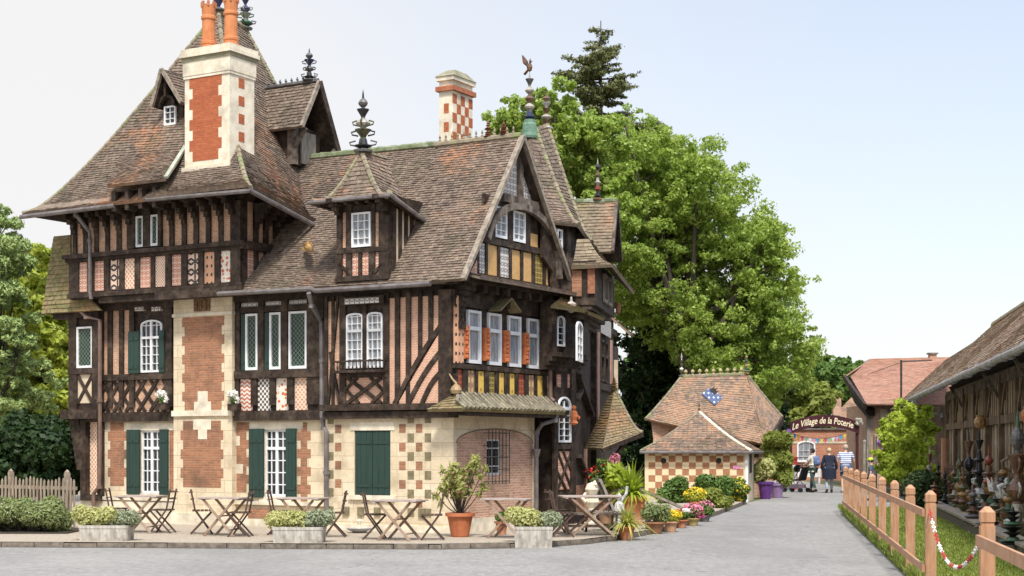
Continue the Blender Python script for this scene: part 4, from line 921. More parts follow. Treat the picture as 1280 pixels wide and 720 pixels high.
# big side dormer facing right
yd = 2.35; pA_ = FX(398, 102, FY(398, 102, yd).x); gx = pA_.x; ya = yd
FG = Fac(H, (gx, 0, 0), (0, 1, 0), (1, 0, 0)); zap = FY(398, 102, yd).z; f1 = V3(gx, yd - .55, 0); zf = FG.z(383, 160); f1z = zf; b1 = V3(gx, yd + .6, zf - .25)
sr = MB(ROOF); xin = gx - 2.2
tiles(sr, [V3(xin, yd - .62, f1z), V3(xin, yd, zap)], [V3(gx, yd - .62, f1z), V3(gx, yd, zap)], ROOF, .14, .085); tiles(sr, [V3(gx, yd + .7, f1z - .35), V3(gx, yd, zap)], [V3(xin, yd + .7, f1z - .35), V3(xin, yd, zap)], ROOF, .14, .085)
sgo = sr.build('side_dormer', tro)
sb = MB(TIMBER2); sb.bar(V3(gx + .03, yd - .62, f1z), V3(gx + .03, yd, zap), .06, .09, BARGE); sb.bar(V3(gx + .03, yd + .7, f1z - .35), V3(gx + .03, yd, zap), .06, .14, TIMBER); sb.box(gx - 2.0, gx - .35, yd - .42, yd + .5, f1z - .75, f1z + .1, TIMBER); sb.box(gx - .5, gx - .3, yd - .45, yd - .33, f1z - .75, f1z + .1, TIMBER2); sb.box(gx - .34, gx - .30, yd - .2, yd + .3, f1z - .7, f1z, OLDWOOD)
sb.bar(V3(gx - .35, yd - .4, f1z - .4), V3(gx, yd - .45, f1z), .07, .07); sb.bar(V3(gx - .35, yd + .5, f1z - .7), V3(gx, yd + .6, f1z - .3), .07, .07); sb.build('timber_frame', sgo)
rc = MB(finmat('grey', GZ['grey'])); 
for k in range(9): rc.lathe((gx - .1 - k * .16, yd, zap), [(.03, 0), (.03, .05), (.01, .08), (.035, .11), (.001, .18)], 6)
rc.tube([V3(gx - 1.5, yd, zap + .03), V3(gx, yd, zap + .03)], .05, 7); rc.build('ridge_crest', sgo)
roof_finial(sgo, V3(gx - .25, yd, zap + .05), .72, .15, 31, ['grey', 'black', 'grey', 'blue'], handles=True)
# checkered chimney behind the main ridge
cx0, cx1, cy = FY(549, 140, 2.62).x, FY(566, 140, 2.62).x, 2.62; cy1 = cy + .78
zt4 = FY(556, 101, 2.62).z; cc = MB(STONE2); cc.box(cx0, cx1, cy, cy1, 7.2, zt4, STONE2); cc.box(cx0 - .06, cx1 + .06, cy - .06, cy1 + .06, zt4 - .22, zt4 - .12, M('terracotta_band', (.42, .16, .08), (.3, .1, .05), 8)); cc.box(cx0 - .05, cx1 + .05, cy - .05, cy1 + .05, zt4, zt4 + .09, STONE2)
a = [V3(cx0 - .07, cy - .07, zt4 + .09), V3(cx1 + .07, cy - .07, zt4 + .09), V3(cx1 + .07, cy1 + .07, zt4 + .09), V3(cx0 - .07, cy1 + .07, zt4 + .09)]; b = [p + (V3((cx0 + cx1) / 2, (cy + cy1) / 2, p.z) - p) * .5 + V3(0, 0, .16) for p in a]; cc.hexa(a, b, M('mossy_cap', (.30, .27, .18), (.18, .17, .1), 6))
cco = cc.build('chimney', house)
kb = MB(BRICKC); FCa = Fac(H, (0, cy, 0), (1, 0, 0)); FCb = Fac(H, (cx1, 0, 0), (0, 1, 0), (1, 0, 0)); cw_ = (cx1 - cx0)
for k in range(5): z = zt4 - .48 - k * .39; kb.fbox(FCa, cx0 + .12, cx1 - .1, z - .2, z, -.02, .006)
for k in range(9):
    z = zt4 - .28 - k * .2
    for j in range(5):
        if (j + k) % 2 == 0: kb.fbox(FCb, cy + .0 + j * .156, cy + .156 + j * .156, z - .2, z, -.02, .005)
kb.build('checker_brick', cco)
# ---- downpipes
def pipe(pts, r=.045, m=None):
    mb = MB(m or LEAD); mb.tube(pts, r, 8)
    for q in pts[1:-1:2]: mb.tube([Vector(q) + V3(0, 0, -.05), Vector(q) + V3(0, 0, .02)], r * 1.35, 8)
    mb.build('downpipe', house)
pipe([FY(93, 262, -.75), FY(95, 268, -.7), FY(112, 290, -.45), FY(112.5, 300, -.33), FY(112.5, 365, -.33), FY(114, 374, -.33)], .04)
pipe([FY(100, 388, -.1), FY(108, 396, -.05), FY(125, 400, .02), FY(125, 500, .06), FY(125, 560, .1), FY(124, 608, .12), FY(117, 617, .1), FY(117, 640, .1)], .045, COPPERP)
pipe([FY(386, 366, -.45), FY(390, 382, -.3), FY(402, 402, .12), FY(402.5, 450, .14), FY(402.5, 520, .10), FY(405, 534, .05), FY(408, 540, -.08), FY(408, 590, -.08), FY(408, 650, -.08)], .05)
pipe([FX(696, 384, .42), FX(693, 392, .3), FX(688, 410, .18), FX(687.5, 450, .18), FX(688, 497, .2), FX(693, 502, .3)], .045, COPPERP)
pipe([FX(697, 517, .42), FX(694, 525, .4), FX(678, 530, .25), FX(671, 540, .12), FX(670.5, 560, .12), FX(670.5, 650, .12)], .045, LEAD)
hp_ = MB(LEAD); hp_.lathe(FX(670.5, 566, .12), [(.05, -.1), (.09, .04), (.09, .08), (.04, .08)], 8); hp_.build('hopper_head', house)
# ---- right end: oriel turret, steep turret roof, lane-side wing, porch
pc = FX(716, 430, .15); Pw = H.wld((.15, pc.y, 0))
LW = Frame(Pw.x, Pw.y, .185, 1.0)     # u runs away along the lane
wing = MB(TIMBER)
# lane wing body in world coordinates -> convert into house-local points
def wl(u, d, z): p = LW.o + LW.u * u - LW.v * d + Vector((0, 0, z)); return H.loc(p)
class Fac2(Fac): pass
FBw = Fac(H, H.loc(LW.o), H.locd(LW.u), H.locd(-LW.v))
FT = Fac(H, (.15, 0, 0), (0, 1, 0), (1, 0, 0)); FT2 = Fac(H, (.42, 0, 0), (0, 1, 0), (1, 0, 0))
uE = FBw.u(767, 450)
wing.fbox(FT, yend - .1, pc.y, 0, 5.4, -.6, 0); 
wing.fbox(FBw, 0, uE, 0, 5.2, -2.5, 0)
wo = wing.build('stair_wing', house)
t_ = MB(TIMBER); zt_b, zt_t = FT2.z(704, 458), FT2.z(704, 385)
u0, u1 = FT2.u(691, 430), FT2.u(717, 430)
# oriel: front face and lane face
zo0, zo1 = FT2.z(704, 441), 4.75
t_.fbox(FT2, u0, u1, zo0, zo1, -.3, 0); uo = FBw.u(737, 430, .28); t_.fbox(FBw, -.15, uo, zo0, zo1, 0, .26)
for k in range(4): t_.fbox(FT2, u0 - .02, u1 - .0, zo0 - .09 * (k + 1), zo0 - .09 * k, -.3, .05 - .07 * k); t_.fbox(FBw, 0, uo, zo0 - .09 * (k + 1), zo0 - .09 * k, 0, .3 - .07 * k)
for x0, x1 in ((690.5, 694), (704, 717)): t_.fbox(FT2, FT2.u(x0, 415), FT2.u(x1, 415), zo0, zo1, 0, .04)
t_.fbox(FT, FT.u(690, 600), FT.u(694.5, 600), 0, 3, 0, .06); t_.fbox(FT, FT.u(711.5, 600), FT.u(717, 600), 0, 3.4, 0, .06); z_ = FT.z(703, 558); t_.fbox(FT, FT.u(692, 558), FT.u(716, 558), z_ - .06, z_ + .06, 0, .05)
for a, b in (((695, 563), (713, 612)), ((713, 563), (695, 612)), ((695, 590), (706, 612)), ((702, 563), (713, 590))): t_.fbeam(FT, FT.px(*a), FT.px(*b), .05, 0, .045 + R(0, .01))
t_.fbox(FBw, FBw.u(739, 500), FBw.u(745, 500), 0, 4.9, 0, .12); t_.fbox(FBw, 0, uE, 4.6, 4.75, 0, .1); t_.fbox(FBw, FBw.u(742, 480), uE, FBw.z(752, 488), FBw.z(752, 480), 0, .1)
t_.fbeam(FBw, FBw.px(719, 470), FBw.px(736, 520), .09, .02, .14); t_.fbeam(FBw, FBw.px(719, 570), FBw.px(731, 600), .09, .02, .14); t_.fbeam(FBw, FBw.px(716, 500), FBw.px(722, 488), .07, .02, .14)
t_.build('timber_frame', wo)
window(wo, FT2, (FT2.u(694.3, 415), FT2.u(703.5, 415), FT2.z(699, 433), FT2.z(699, 395)), .01, 1, 4, arch=.1, fw=.03, depth=.05)
window(wo, FBw, (FBw.u(719.5, 430, .27), FBw.u(726.5, 430, .27), FBw.z(723, 452, .27), FBw.z(723, 402, .27)), .27, 2, 4, arch=.15, fw=.05, depth=.04)
window(wo, FT, (FT.u(695.5, 530), FT.u(711.3, 530), FT.z(703, 553), FT.z(703, 496)), .01, 2, 5, arch=.22, transom=.95, fw=.035, depth=.05)
pn = MB(P_PNK)
for a in ((695.5, 700.5, 468, 484), (709, 713, 468, 485), (695, 713, 564, 612)): pn.fbox(FT, *rect(FT, *a), 0, .015)
pn.fbox(FBw, FBw.u(719, 610), FBw.u(730, 610), .3, .9, 0, .02, BRICK); pn.fbox(FBw, FBw.u(745.3, 500), FBw.u(747.5, 500), FBw.z(746, 555), FBw.z(746, 420), 0, .04); pn.parts('infill_panel', wo)
ps = MB(M('pink_post', (.50, .30, .22), (.36, .2, .14), 8)); ps.fbox(FBw, FBw.u(739.8, 490), FBw.u(742.3, 490), FBw.z(741, 560), FBw.z(741, 415), .12, .14); ps.fbox(FBw, FBw.u(757.5, 450), FBw.u(759.5, 450), FBw.z(758, 480), FBw.z(758, 425), .1, .13); ps.parts('post', wo)
for x0, x1 in ((743, 746.5), (748, 751.5), (753, 756.8)): window(wo, FBw, (FBw.u(x0, 450), FBw.u(x1, 450), FBw.z(750, 477), FBw.z(750, 425)), .02, 1, 1, transom=.62, fw=.05, fm=TIMBER, depth=.06)
tl = MB(P_CHK); tl.fbox(FBw, FBw.u(745, 405), FBw.u(758, 405), FBw.z(751, 419), FBw.z(751, 399), .1, .12); tl.build('tile_band', wo)
# oriel cap (mossy)
oc = MB(ROOFG); c0 = FX(689, 382, .75); c1 = FX(731, 382, .78); c2w = FBw.px(756, 399, .62); c2 = FBw.P(*c2w, .62); ap = FX(715, 366, .12); c1.z = c0.z
ap2 = FBw.P(FBw.u(740, 380, 0), ap.z, 0)
tiles(oc, edge(c0, ap + V3(0, -.3, 0), .03), edge(c1, ap, .03), ROOFG, .12, .08); tiles(oc, edge(c1, ap, .03), edge(c2, ap2, .03), ROOFG, .12, .08); oc.build('oriel_roof', wo)
lm = MB(M('lantern', (.55, .5, .42), (.35, .3, .25), 9)); p = FX(714, 386, .6); lm.ball(p, .09, n=8); lm.lathe(p, [(.1, .05), (.12, .1), (.03, .16), (.02, .25)], 8); lm.build('lantern', wo)
figm = MB(TERRA); p = FX(717.5, 529, .3); figm.lathe(p, [(0, -.05), (.09, 0), (.06, .06), (.085, .14), (.07, .24), (.03, .27)], 9); figm.ball(p + V3(0, 0, .33), .055, n=8); figm.tube([p + V3(.0, .05, .2), p + V3(.08, .1, .12), p + V3(.1, .04, .1)], .022, 6); figm.build('statue', wo)
# upper wall of turret
uw = MB(TIMBER); FU = Fac(H, (.02, 0, 0), (0, 1, 0), (1, 0, 0)); ua, ub_ = FU.u(692, 310), FU.u(722, 310)
uw.fbox(FU, ua - 1.2, ub_, 4.9, 6.45, -1.8, 0); uwo = uw.build('turret_wall', wo)
pl_ = MB(TIMBER2); pl_.fbox(FU, FU.u(708, 310), FU.u(712.5, 310), 5.3, 6.6, 0, .04); pl_.fbox(FU, FU.u(714, 310), FU.u(717.5, 310), 5.4, 6.6, 0, .05); pl_.fbox(FU, FU.u(718.5, 310), FU.u(721.5, 310), 5.5, 6.6, 0, .04); pl_.parts('board', wo)
window(wo, FU, (FU.u(693.5, 296), FU.u(700, 296), FU.z(697, 312), FU.z(697, 287)), .02, 1, 2, fw=.04, depth=.05)
st_ = MB(ROOF); s0 = FX(684, 277, .05); s1 = FX(723.5, 283, .35); s2 = FBw.P(*FBw.px(738.5, 303, .35), .35); a1 = FX(662, 159, -1.0); a2 = FX(683, 154, -1.0)
s1.z = (s1.z + s0.z) / 2 + .02
st1 = edge(s0, a1 + V3(0, 0, 0), .3, 14, .75); st2 = edge(s1, a1 + V3(.05, .15, 0), .28, 14, .7); st3 = edge(s2, a2, .22, 14, .7); s4 = V3(-2.6, s2.y, s1.z); st4 = edge(s4, a2, .5, 14, .75); s5 = V3(-2.6, s0.y, s1.z)
tiles(st_, st1, st2, ROOF, .14, .085); tiles(st_, st2, st3, ROOF, .14, .085); tiles(st_, st3, st4, ROOF, .2, .15); tiles(st_, edge(s5, a1, .5, 14, .75), st1, ROOF, .2, .12)
sto = st_.build('turret_roof', wo)
hm = MB(RIDGE); ridge(hm, st2, .07, .14); ridge(hm, st3, .07, .14); hm.parts('hip_tile', sto)
gb_ = M('verdigris', (.16, .27, .19), (.10, .18, .13), 7, .6, .3); cgb = MB(gb_); cgb.lathe(a1 + V3(0, 0, -.25), [(.17, 0), (.18, .05), (.165, .12), (.15, .3), (.13, .34), (.13, .4), (.09, .42), (0.05, .44)], 14); cgb.build('finial_base', wo)
roof_finial(wo, a1 + V3(0, 0, .17), 1.05, .17, 44, ['grey', 'blue', 'pale', 'brown', 'pale'], bird=True, base=False)
roof_finial(wo, a2 + V3(0, 0, -.12), .85, .15, 47, ['white', 'brown', 'pale', 'brown'], base=True)
# lane-side gabled dormer
ROOFY2 = tilemat('olive_brown_tiles', [(.09, .07, .05), (.16, .125, .085), (.23, .175, .12), (.30, .24, .15)], moss=(.22, .19, .07), mossamt=.5, light=(.36, .31, .22))
dg = .75; apx = FBw.px(769.5, 251, dg); ff_ = FBw.px(764, 315, dg); wd = apx[0] - ff_[0]
q = MB(ROOF); inn = -1.6
tiles(q, [FBw.P(apx[0] - wd, ff_[1], inn), FBw.P(apx[0], apx[1], inn)], [FBw.P(apx[0] - wd, ff_[1], dg), FBw.P(apx[0], apx[1], dg)], ROOFY2, .14, .09); tiles(q, [FBw.P(apx[0] + wd, ff_[1], dg), FBw.P(*apx, dg)], [FBw.P(apx[0] + wd, ff_[1], inn), FBw.P(*apx, inn)], ROOF, .14, .09)
qo = q.build('dormer_roof', wo)
k_ = MB(RIDGEG); ridge(k_, [FBw.P(*apx, inn), FBw.P(*apx, dg)], .07, .2); k_.bar(FBw.P(apx[0] - wd, ff_[1], dg + .03), FBw.P(*apx, dg + .03), .06, .1, TIMBER2); k_.bar(FBw.P(apx[0] + wd, ff_[1], dg + .03), FBw.P(*apx, dg + .03), .06, .14, TIMBER); k_.fprism(FBw, [(apx[0] - wd * .8, ff_[1] - .5), (apx[0] + wd * .8, ff_[1] - .5), (apx[0] + wd * .8, ff_[1]), (apx[0], apx[1] - .15), (apx[0] - wd * .8, ff_[1])], -.6, .3, TIMBER); k_.build('gable_frame', wo)
roof_finial(wo, FBw.P(apx[0], apx[1] + .02, .35), .95, .12, 52, ['brown', 'black', 'red', 'pale'], base=True)
# oriel of the wing with flared roof
do = .6; v0, v1 = FBw.u(745, 360, do), FBw.u(768, 360, do); zv0, zv1 = FBw.z(752, 381, do), FBw.z(752, 338, do)
ob = MB(TIMBER); ob.fbox(FBw, v0, v1, zv0, zv1 + .1, -.8, do)
for k in range(5): ob.fbox(FBw, v0 + .03 * k, v1 - .05 * k, zv0 - .09 * (k + 1) + .01, zv0 - .09 * k, -.2, do - .1 * k)
obo = ob.build('oriel', wo)
window(obo, FBw, (FBw.u(753, 360, do), FBw.u(757, 360, do), zv0 + .08, zv1 - .05), do + .01, 1, 1, fw=.05, fm=OLDWOOD, depth=.05); window(obo, FBw, (FBw.u(758, 360, do), FBw.u(762.5, 360, do), zv0 + .08, zv1 - .05), do + .01, 1, 1, fw=.05, fm=OLDWOOD, depth=.05)
tm = MB(M('dull_terracotta', (.36, .15, .08), (.22, .09, .05), 12, .8, .5)); FVf = Fac(H, FBw.P(v0, 0, 0), FBw.N, -FBw.U)
tm.fbox(FVf, do - .17, do - .02, zv0 + .15, zv1, 0, .05); tm.fbox(FVf, .1, .3, zv0 + .1, zv1 - .1, 0, .03, BRICK); tm.ball(FBw.P(v1 - .1, zv0 + .12, do + .1), .1, n=8, sc=(.6, .8, 1.6)); tm.build('terracotta_bracket', obo)
fr_ = MB(ROOFY2); FVe = Fac(H, FBw.P(v0 - .15, 0, 0), FBw.N, -FBw.U); FVt = Fac(H, FBw.P(v0 + .5, 0, 0), FBw.N, -FBw.U)
def fvp(fc, px, py): q = fc.px(px, py); return fc.P(q[0], q[1])
w0, g1, tp1 = fvp(FVe, 714, 334), fvp(FVe, 766, 331), fvp(FVt, 736, 299); dd = (g1 - FBw.O).dot(FBw.N); q2 = FBw.px(793, 366, dd); g2_ = FBw.P(q2[0], q2[1], dd); tp2 = tp1 + FBw.U * 1.2
tiles(fr_, edge(w0, tp1 - FBw.N * .25, .12), edge(g1, tp1, .12), ROOFY2, .13, .085); tiles(fr_, edge(g1, tp1, .12), edge(g2_, tp2, .1), ROOFY2, .13, .085); fr_.build('oriel_roof', obo)
# small roof peeping behind the wing and blue ornament
ex = MB(ROOFR); u5 = FBw.u(766, 430); zz5 = FBw.z(770, 400, .2); tiles(ex, [FBw.P(u5 - .2, zz5 - .3, .5), FBw.P(u5 - .2, zz5 + .15, 0)], [FBw.P(u5 + .3, zz5 - .3, .5), FBw.P(u5 + .3, zz5 + .15, 0)], ROOFR, .14, .09); ex.build('pent_roof', wo)
ex = MB(TIMBER); ex.fbox(FBw, uE, uE + 1.5, 0, 4.4, -2.3, -.05); ex.fbox(FBw, uE + .05, uE + .12, 2.2, 4.0, .0, .1, PLAST); ex.build('rear_wall', wo)
# porch with hipped, swept roof
def W(px, py, Y): p = at(px, Y, 0); p.z = EYE + (HZ - py) / F * Y; return H.loc(p)
pY = 34.6; q0, q1, q2 = W(731, 560, pY + .9), W(753, 561, pY), W(803, 541, pY + 1.2); tp = W(768, 487, pY + 1.5); tl_ = W(765, 487, pY + 1.7)
po_ = MB(ROOFY); e0, e1, e2 = edge(q0, tl_, .02, 10, .8), edge(q1, tp, .03, 10, .8), edge(q2, tp, .16, 10, .7)
tiles(po_, e0, e1, ROOFY, .13, .08); tiles(po_, e1, e2, ROOFY, .13, .08); q3 = W(790, 548, pY + 3.4); tiles(po_, e2, edge(q3, tp, .2, 10, .8), ROOFR, .13, .08)
poo = po_.build('porch_roof', wo)
hm = MB(RIDGE); ridge(hm, e2, .055, .12); hm.parts('hip_tile', poo)
roof_finial(poo, tp, .30, .1, 61, ['ochre', 'brown'])
pf = MB(TIMBER); g0_, g1_ = W(736, 640, pY + .8), W(752, 640, pY + .3); 
for p in (W(733, 600, pY + 1.0),): pf.box(p.x - .05, p.x + .05, p.y - .05, p.y + .05, 0, 1.75)
pf.bar(W(757, 585, pY + .4), W(785, 550, pY + 1.0), .06, .07); pf.bar(q1 + V3(0, 0, -.04), q2 + V3(0, 0, -.05), .06, .08); pf.build('porch_frame', poo)
pp = MB(M('pink_post', (.5, .3, .22))); p = W(732, 600, pY + .5); pp.box(p.x - .03, p.x + .03, p.y - .03, p.y + .03, .1, 1.7); pp.build('post', poo)
# ------------------------------------------------------------------ ground, road, terrace, lawn
def struct(mb, name, kind='structure'): return tag(mb.build(name), kind=kind)
earth = M('earth_and_grass', (.13, .12, .06), (.08, .10, .03), 3, .95, .3, c3=(.16, .13, .09), s3=.6)
g = MB(earth); g.poly([(-500, -60, 0), (600, -60, 0), (600, 1500, 0), (-500, 1500, 0)]); struct(g, 'ground')
def asphaltmat():
    m, n, b = newmat('worn_asphalt'); co = coords(n)
    f = noise(n, scalev(n, co, (1, .35, 1)), 9, 8, .82); g_ = noise(n, co, .55, 4, .6); h = noise(n, scalev(n, co, (.35, .12, 1)), 1.0, 4, .6)
    c = mixc(n, ramp(n, f, .36, .64), (.185, .176, .160), (.30, .287, .262)); c = mixc(n, mth(n, 'MULTIPLY', ramp(n, g_, .45, .7), .35), c, (.34, .322, .29)); c = mixc(n, mth(n, 'MULTIPLY', ramp(n, h, .5, .62), .4), c, (.165, .158, .145))
    wv = nd(n, 'VectorMath', operation='MULTIPLY_ADD'); nn_ = nd(n, 'TexNoise', i_Scale=.9, i_Detail=5.0); n.links.new(co, nn_.inputs['Vector']); n.links.new(nn_.outputs['Color'], wv.inputs[0]); wv.inputs[1].default_value = (1.6,) * 3; n.links.new(co, wv.inputs[2])
    v = nd(n, 'TexVoronoi', feature='DISTANCE_TO_EDGE', i_Scale=.17); n.links.new(wv.outputs[0], v.inputs['Vector']); c = mixc(n, mth(n, 'MULTIPLY', mth(n, 'LESS_THAN', v.outputs['Distance'], .003), .4), c, (.10, .10, .098))
    n.links.new(c, b.inputs['Base Color']); b.inputs['Roughness'].default_value = .85; b.inputs['Specular IOR Level'].default_value = .3; bump(n, b, f, .5, .012); return m
ASPH = asphaltmat()
EDGE = [(-60, 26.0), (-20, 26.7), (-9.3, 27.2), (-6.5, 27.0), (-3.66, 26.7), (-1.2, 26.6), (.35, 27.0), (1.3, 28.0), (2.15, 29.6), (3.1, 32.2), (4.0, 35.4), (5.3, 40.3), (6.6, 45.6), (7.3, 48.6)]
FEN = lambda Y: 1.87 + .168 * Y
road = MB(ASPH); rp_ = [(-60, -30)] + [(FEN(-30) - .12 + 30, -30), (FEN(2) + 6, 2), (FEN(13) - .15, 13), (FEN(40) - .12, 40.5), (13.2, 50), (15.0, 90), (12.0, 90), (11.0, 63), (9.2, 55)] + [(x - .0, y) for x, y in reversed(EDGE)]
# triangulate as quads between the left and right edges
def strip(mb, Lp, Rp, z):
    def f(P, y):
        for (a, b) in zip(P, P[1:]):
            if a[1] <= y <= b[1]: return a[0] + (b[0] - a[0]) * (y - a[1]) / (b[1] - a[1])
        return P[-1][0]
    ys = sorted({p[1] for p in Lp} | {p[1] for p in Rp}); ys = [y for y in ys if max(Lp[0][1], Rp[0][1]) <= y <= min(Lp[-1][1], Rp[-1][1])]
    for a, b in zip(ys, ys[1:]): mb.poly([(f(Lp, a), a, z), (f(Rp, a), a, z), (f(Rp, b), b, z), (f(Lp, b), b, z)])
road.poly([(-60, -30, .004), (40, -30, .004), (8, 9, .004), (FEN(13) - .15, 13, .004), (FEN(26) - .13, 26, .004), (-60, 26, .004)])
mono = [(-60, 26), (-20.0, 26.701), (-9.3, 26.702), (-1.2, 26.703), (.35, 27.0), (1.3, 28.0), (2.15, 29.6), (3.1, 32.2), (4.0, 35.4), (5.3, 40.3), (6.6, 45.6), (7.3, 48.6), (9.2, 55), (11.0, 63), (12.0, 90)]
strip(road, [(-60, 26), (-1.2, 26.7), (.35, 27.0), (1.3, 28.0), (2.15, 29.6), (3.1, 32.2), (4.0, 35.4), (5.3, 40.3), (6.6, 45.6), (7.3, 48.6), (9.2, 55), (11.0, 63), (12.0, 90)], [(FEN(26) - .13, 26), (FEN(40) - .12, 40.5), (13.4, 50), (15.0, 90)], .004)
for (a, b) in zip(EDGE[:4], EDGE[1:5]): pass
road.poly([(-60, 26, .0045), (-1.2, 26.68, .0045), (-1.2, 27.4, .0045), (-60, 27.4, .0045)])
struct(road, 'road')
GRAV = M('gravel', (.46, .39, .30), (.26, .215, .16), 34, .95, .6, c3=(.34, .29, .22), s3=1.1, bdist=.02)
ter = MB(GRAV); back = [(60, 50), (0, 60), (-60, 60)]
for i in range(len(EDGE) - 1):
    a, b = EDGE[i], EDGE[i + 1]; ya = max(a[1], b[1]); h = 60
    ter.poly([(a[0], a[1], .1), (b[0], b[1], .1), (b[0] - (5.5 if b[0] > 2 else 0), h, .1), (a[0] - (5.5 if a[0] > 2 else 0), h, .1)])
struct(ter, 'terrace')
kb_ = MB(M('kerb_stone', (.24, .20, .155), (.12, .10, .08), 9, .9, .4), M('kerb_dirt', (.09, .075, .055), None, 20))
fine = []
for a, b in zip(EDGE[1:], EDGE[2:]):
    L_ = math.hypot(b[0] - a[0], b[1] - a[1]); s_k = 0.0
    while s_k < L_ - .15: fine.append((a[0] + (b[0] - a[0]) * s_k / L_, a[1] + (b[1] - a[1]) * s_k / L_)); s_k += R(.3, 1.1)
for a, b in zip(fine, fine[1:]):
    a_, b_ = Vector((*a, 0)), Vector((*b, 0)); d = (b_ - a_); e = d.normalized() * .006; q = R(-.02, .006); nn = Vector((-d.y, d.x, 0)).normalized() * .10; lo = Vector((nn.x, nn.y, 0)) * R(.1, .35)
    kb_.hexa([a_ + e - lo * .3, b_ - e - lo * .3, b_ - e + nn, a_ + e + nn], [p + Vector((0, 0, .098 + q)) for p in (a_ + e - lo * .3, b_ - e - lo * .3, b_ - e + nn, a_ + e + nn)], 0)
    kb_.poly([a_ - nn * .5 + Vector((0, 0, .0085)), b_ - nn * .5 + Vector((0, 0, .0085)), b_ + Vector((0, 0, .0085)), a_ + Vector((0, 0, .0085))], 1)
struct(kb_, 'kerb')
# lawn
lawn = MB(M('lawn_soil', (.10, .15, .035), (.06, .09, .02), 12, .95, .4)); strip(lawn, [(FEN(2) + 8, 2), (FEN(13) - .1, 13), (FEN(44) - .1, 44)], [(3.2 + .189 * 2 + 8, 2), (3.2 + .189 * 13, 13), (3.2 + .189 * 44, 44)], .008); struct(lawn, 'lawn')
gravel2 = MB(M('yard_gravel', (.30, .26, .21), (.17, .15, .12), 20, .95, .5)); gravel2.poly([(3.2, 0, .02), (30, 0, .02), (40, 90, .02), (3.2 + .189 * 90, 90, .02)]); struct(gravel2, 'yard')
# ------------------------------------------------------------------ foliage helpers
RNG = np.random.default_rng(5)
def leaves(name, blobs, n, size, mat, parent=None, up=.3, flat=1.0, long=1.6, inner=.35):
    """blobs: rows (x,y,z,rx,ry,rz). scattered leaf faces over and inside the blobs"""
    B = np.array(blobs, float); wgt = (B[:, 3] * B[:, 4] + B[:, 4] * B[:, 5] + B[:, 3] * B[:, 5]); idx = RNG.choice(len(B), n, p=wgt / wgt.sum())
    d = RNG.normal(size=(n, 3)); d /= np.linalg.norm(d, axis=1)[:, None]
    rad = np.where(RNG.random(n) < inner, RNG.random(n) ** .5 * .9, RNG.uniform(.78, 1.12, n))
    c = B[idx, :3] + d * B[idx, 3:6] * rad[:, None]
    nrm = d + RNG.normal(size=(n, 3)) * .65; nrm[:, 2] += up; nrm /= np.linalg.norm(nrm, axis=1)[:, None]
    t = np.cross(nrm, RNG.normal(size=(n, 3))); t /= np.linalg.norm(t, axis=1)[:, None]; b = np.cross(nrm, t)
    s = size * RNG.uniform(.6, 1.4, n)[:, None]; t = t * s * long * .5; b = b * s * .5; fold = nrm * s * .18
    V = np.stack([c - t, c + b * 1 - fold, c + t, c - b - fold], 1).reshape(-1, 3)
    me = bpy.data.meshes.new(name); me.vertices.add(4 * n); me.vertices.foreach_set('co', V.ravel()); me.loops.add(4 * n); me.loops.foreach_set('vertex_index', np.arange(4 * n)); me.polygons.add(n); me.polygons.foreach_set('loop_start', np.arange(n) * 4); me.polygons.foreach_set('loop_total', np.full(n, 4))
    uv = np.repeat(RNG.random((n, 2)), 4, 0); l = me.uv_layers.new(name='UV'); l.data.foreach_set('uv', uv.ravel()); me.materials.append(mat); me.update(); me.validate()
    o = bpy.data.objects.new(name, me); COL.objects.link(o)
    if parent is not None: o.parent = parent
    return o
BARK = M('bark', (.12, .10, .07), (.055, .045, .035), 7, .95, .6, stretch=(1, 1, .3))
BARKD = M('dark_bark', (.09, .07, .055), (.045, .035, .03), 7, .95, .5)
L_ASH = leafmat('ash_leaf', (.155, .25, .035), (.43, .55, .11), .5, .5, c3=(.58, .65, .22))
L_ASH2 = leafmat('light_leaf', (.18, .22, .04), (.36, .40, .09), .42, .6)
L_DRK = leafmat('dark_leaf', (.012, .03, .008), (.035, .07, .015), .2, .7)
L_MID = leafmat('mid_leaf', (.06, .12, .025), (.17, .27, .06), .3, .8)
L_CON = leafmat('conifer_needle', (.07, .085, .03), (.22, .23, .09), .15, .8)
L_BLU = leafmat('blue_needle', (.16, .24, .06), (.40, .48, .18), .15, .8)
L_YEL = leafmat('yellow_leaf', (.27, .34, .04), (.56, .60, .11), .4, .8)
L_LIME = leafmat('lime_leaf', (.25, .35, .03), (.52, .60, .08), .45, .9)
L_BOX = leafmat('hedge_leaf', (.03, .055, .018), (.08, .12, .035), .2, 2)
def inpoly(x, y, P):
    c = False; j = len(P) - 1
    for i in range(len(P)):
        if (P[i][1] > y) != (P[j][1] > y) and x < (P[j][0] - P[i][0]) * (y - P[i][1]) / (P[j][1] - P[i][1] + 1e-9) + P[i][0]: c = not c
        j = i
    return c
def refine(B, k=9, s0=.22, s1=.42):
    out_ = []
    for b in B:
        for _ in range(k):
            d = Vector((random.gauss(0, 1), random.gauss(0, 1), random.gauss(0, .8))).normalized() * R(.45, 1.15); r = R(s0, s1) * b[3]
            out_.append((b[0] + d.x * b[3], b[1] + d.y * b[4], b[2] + d.z * b[5], r * R(.8, 1.5), r * R(.8, 1.5), r * R(.6, 1.05)))
    return out_
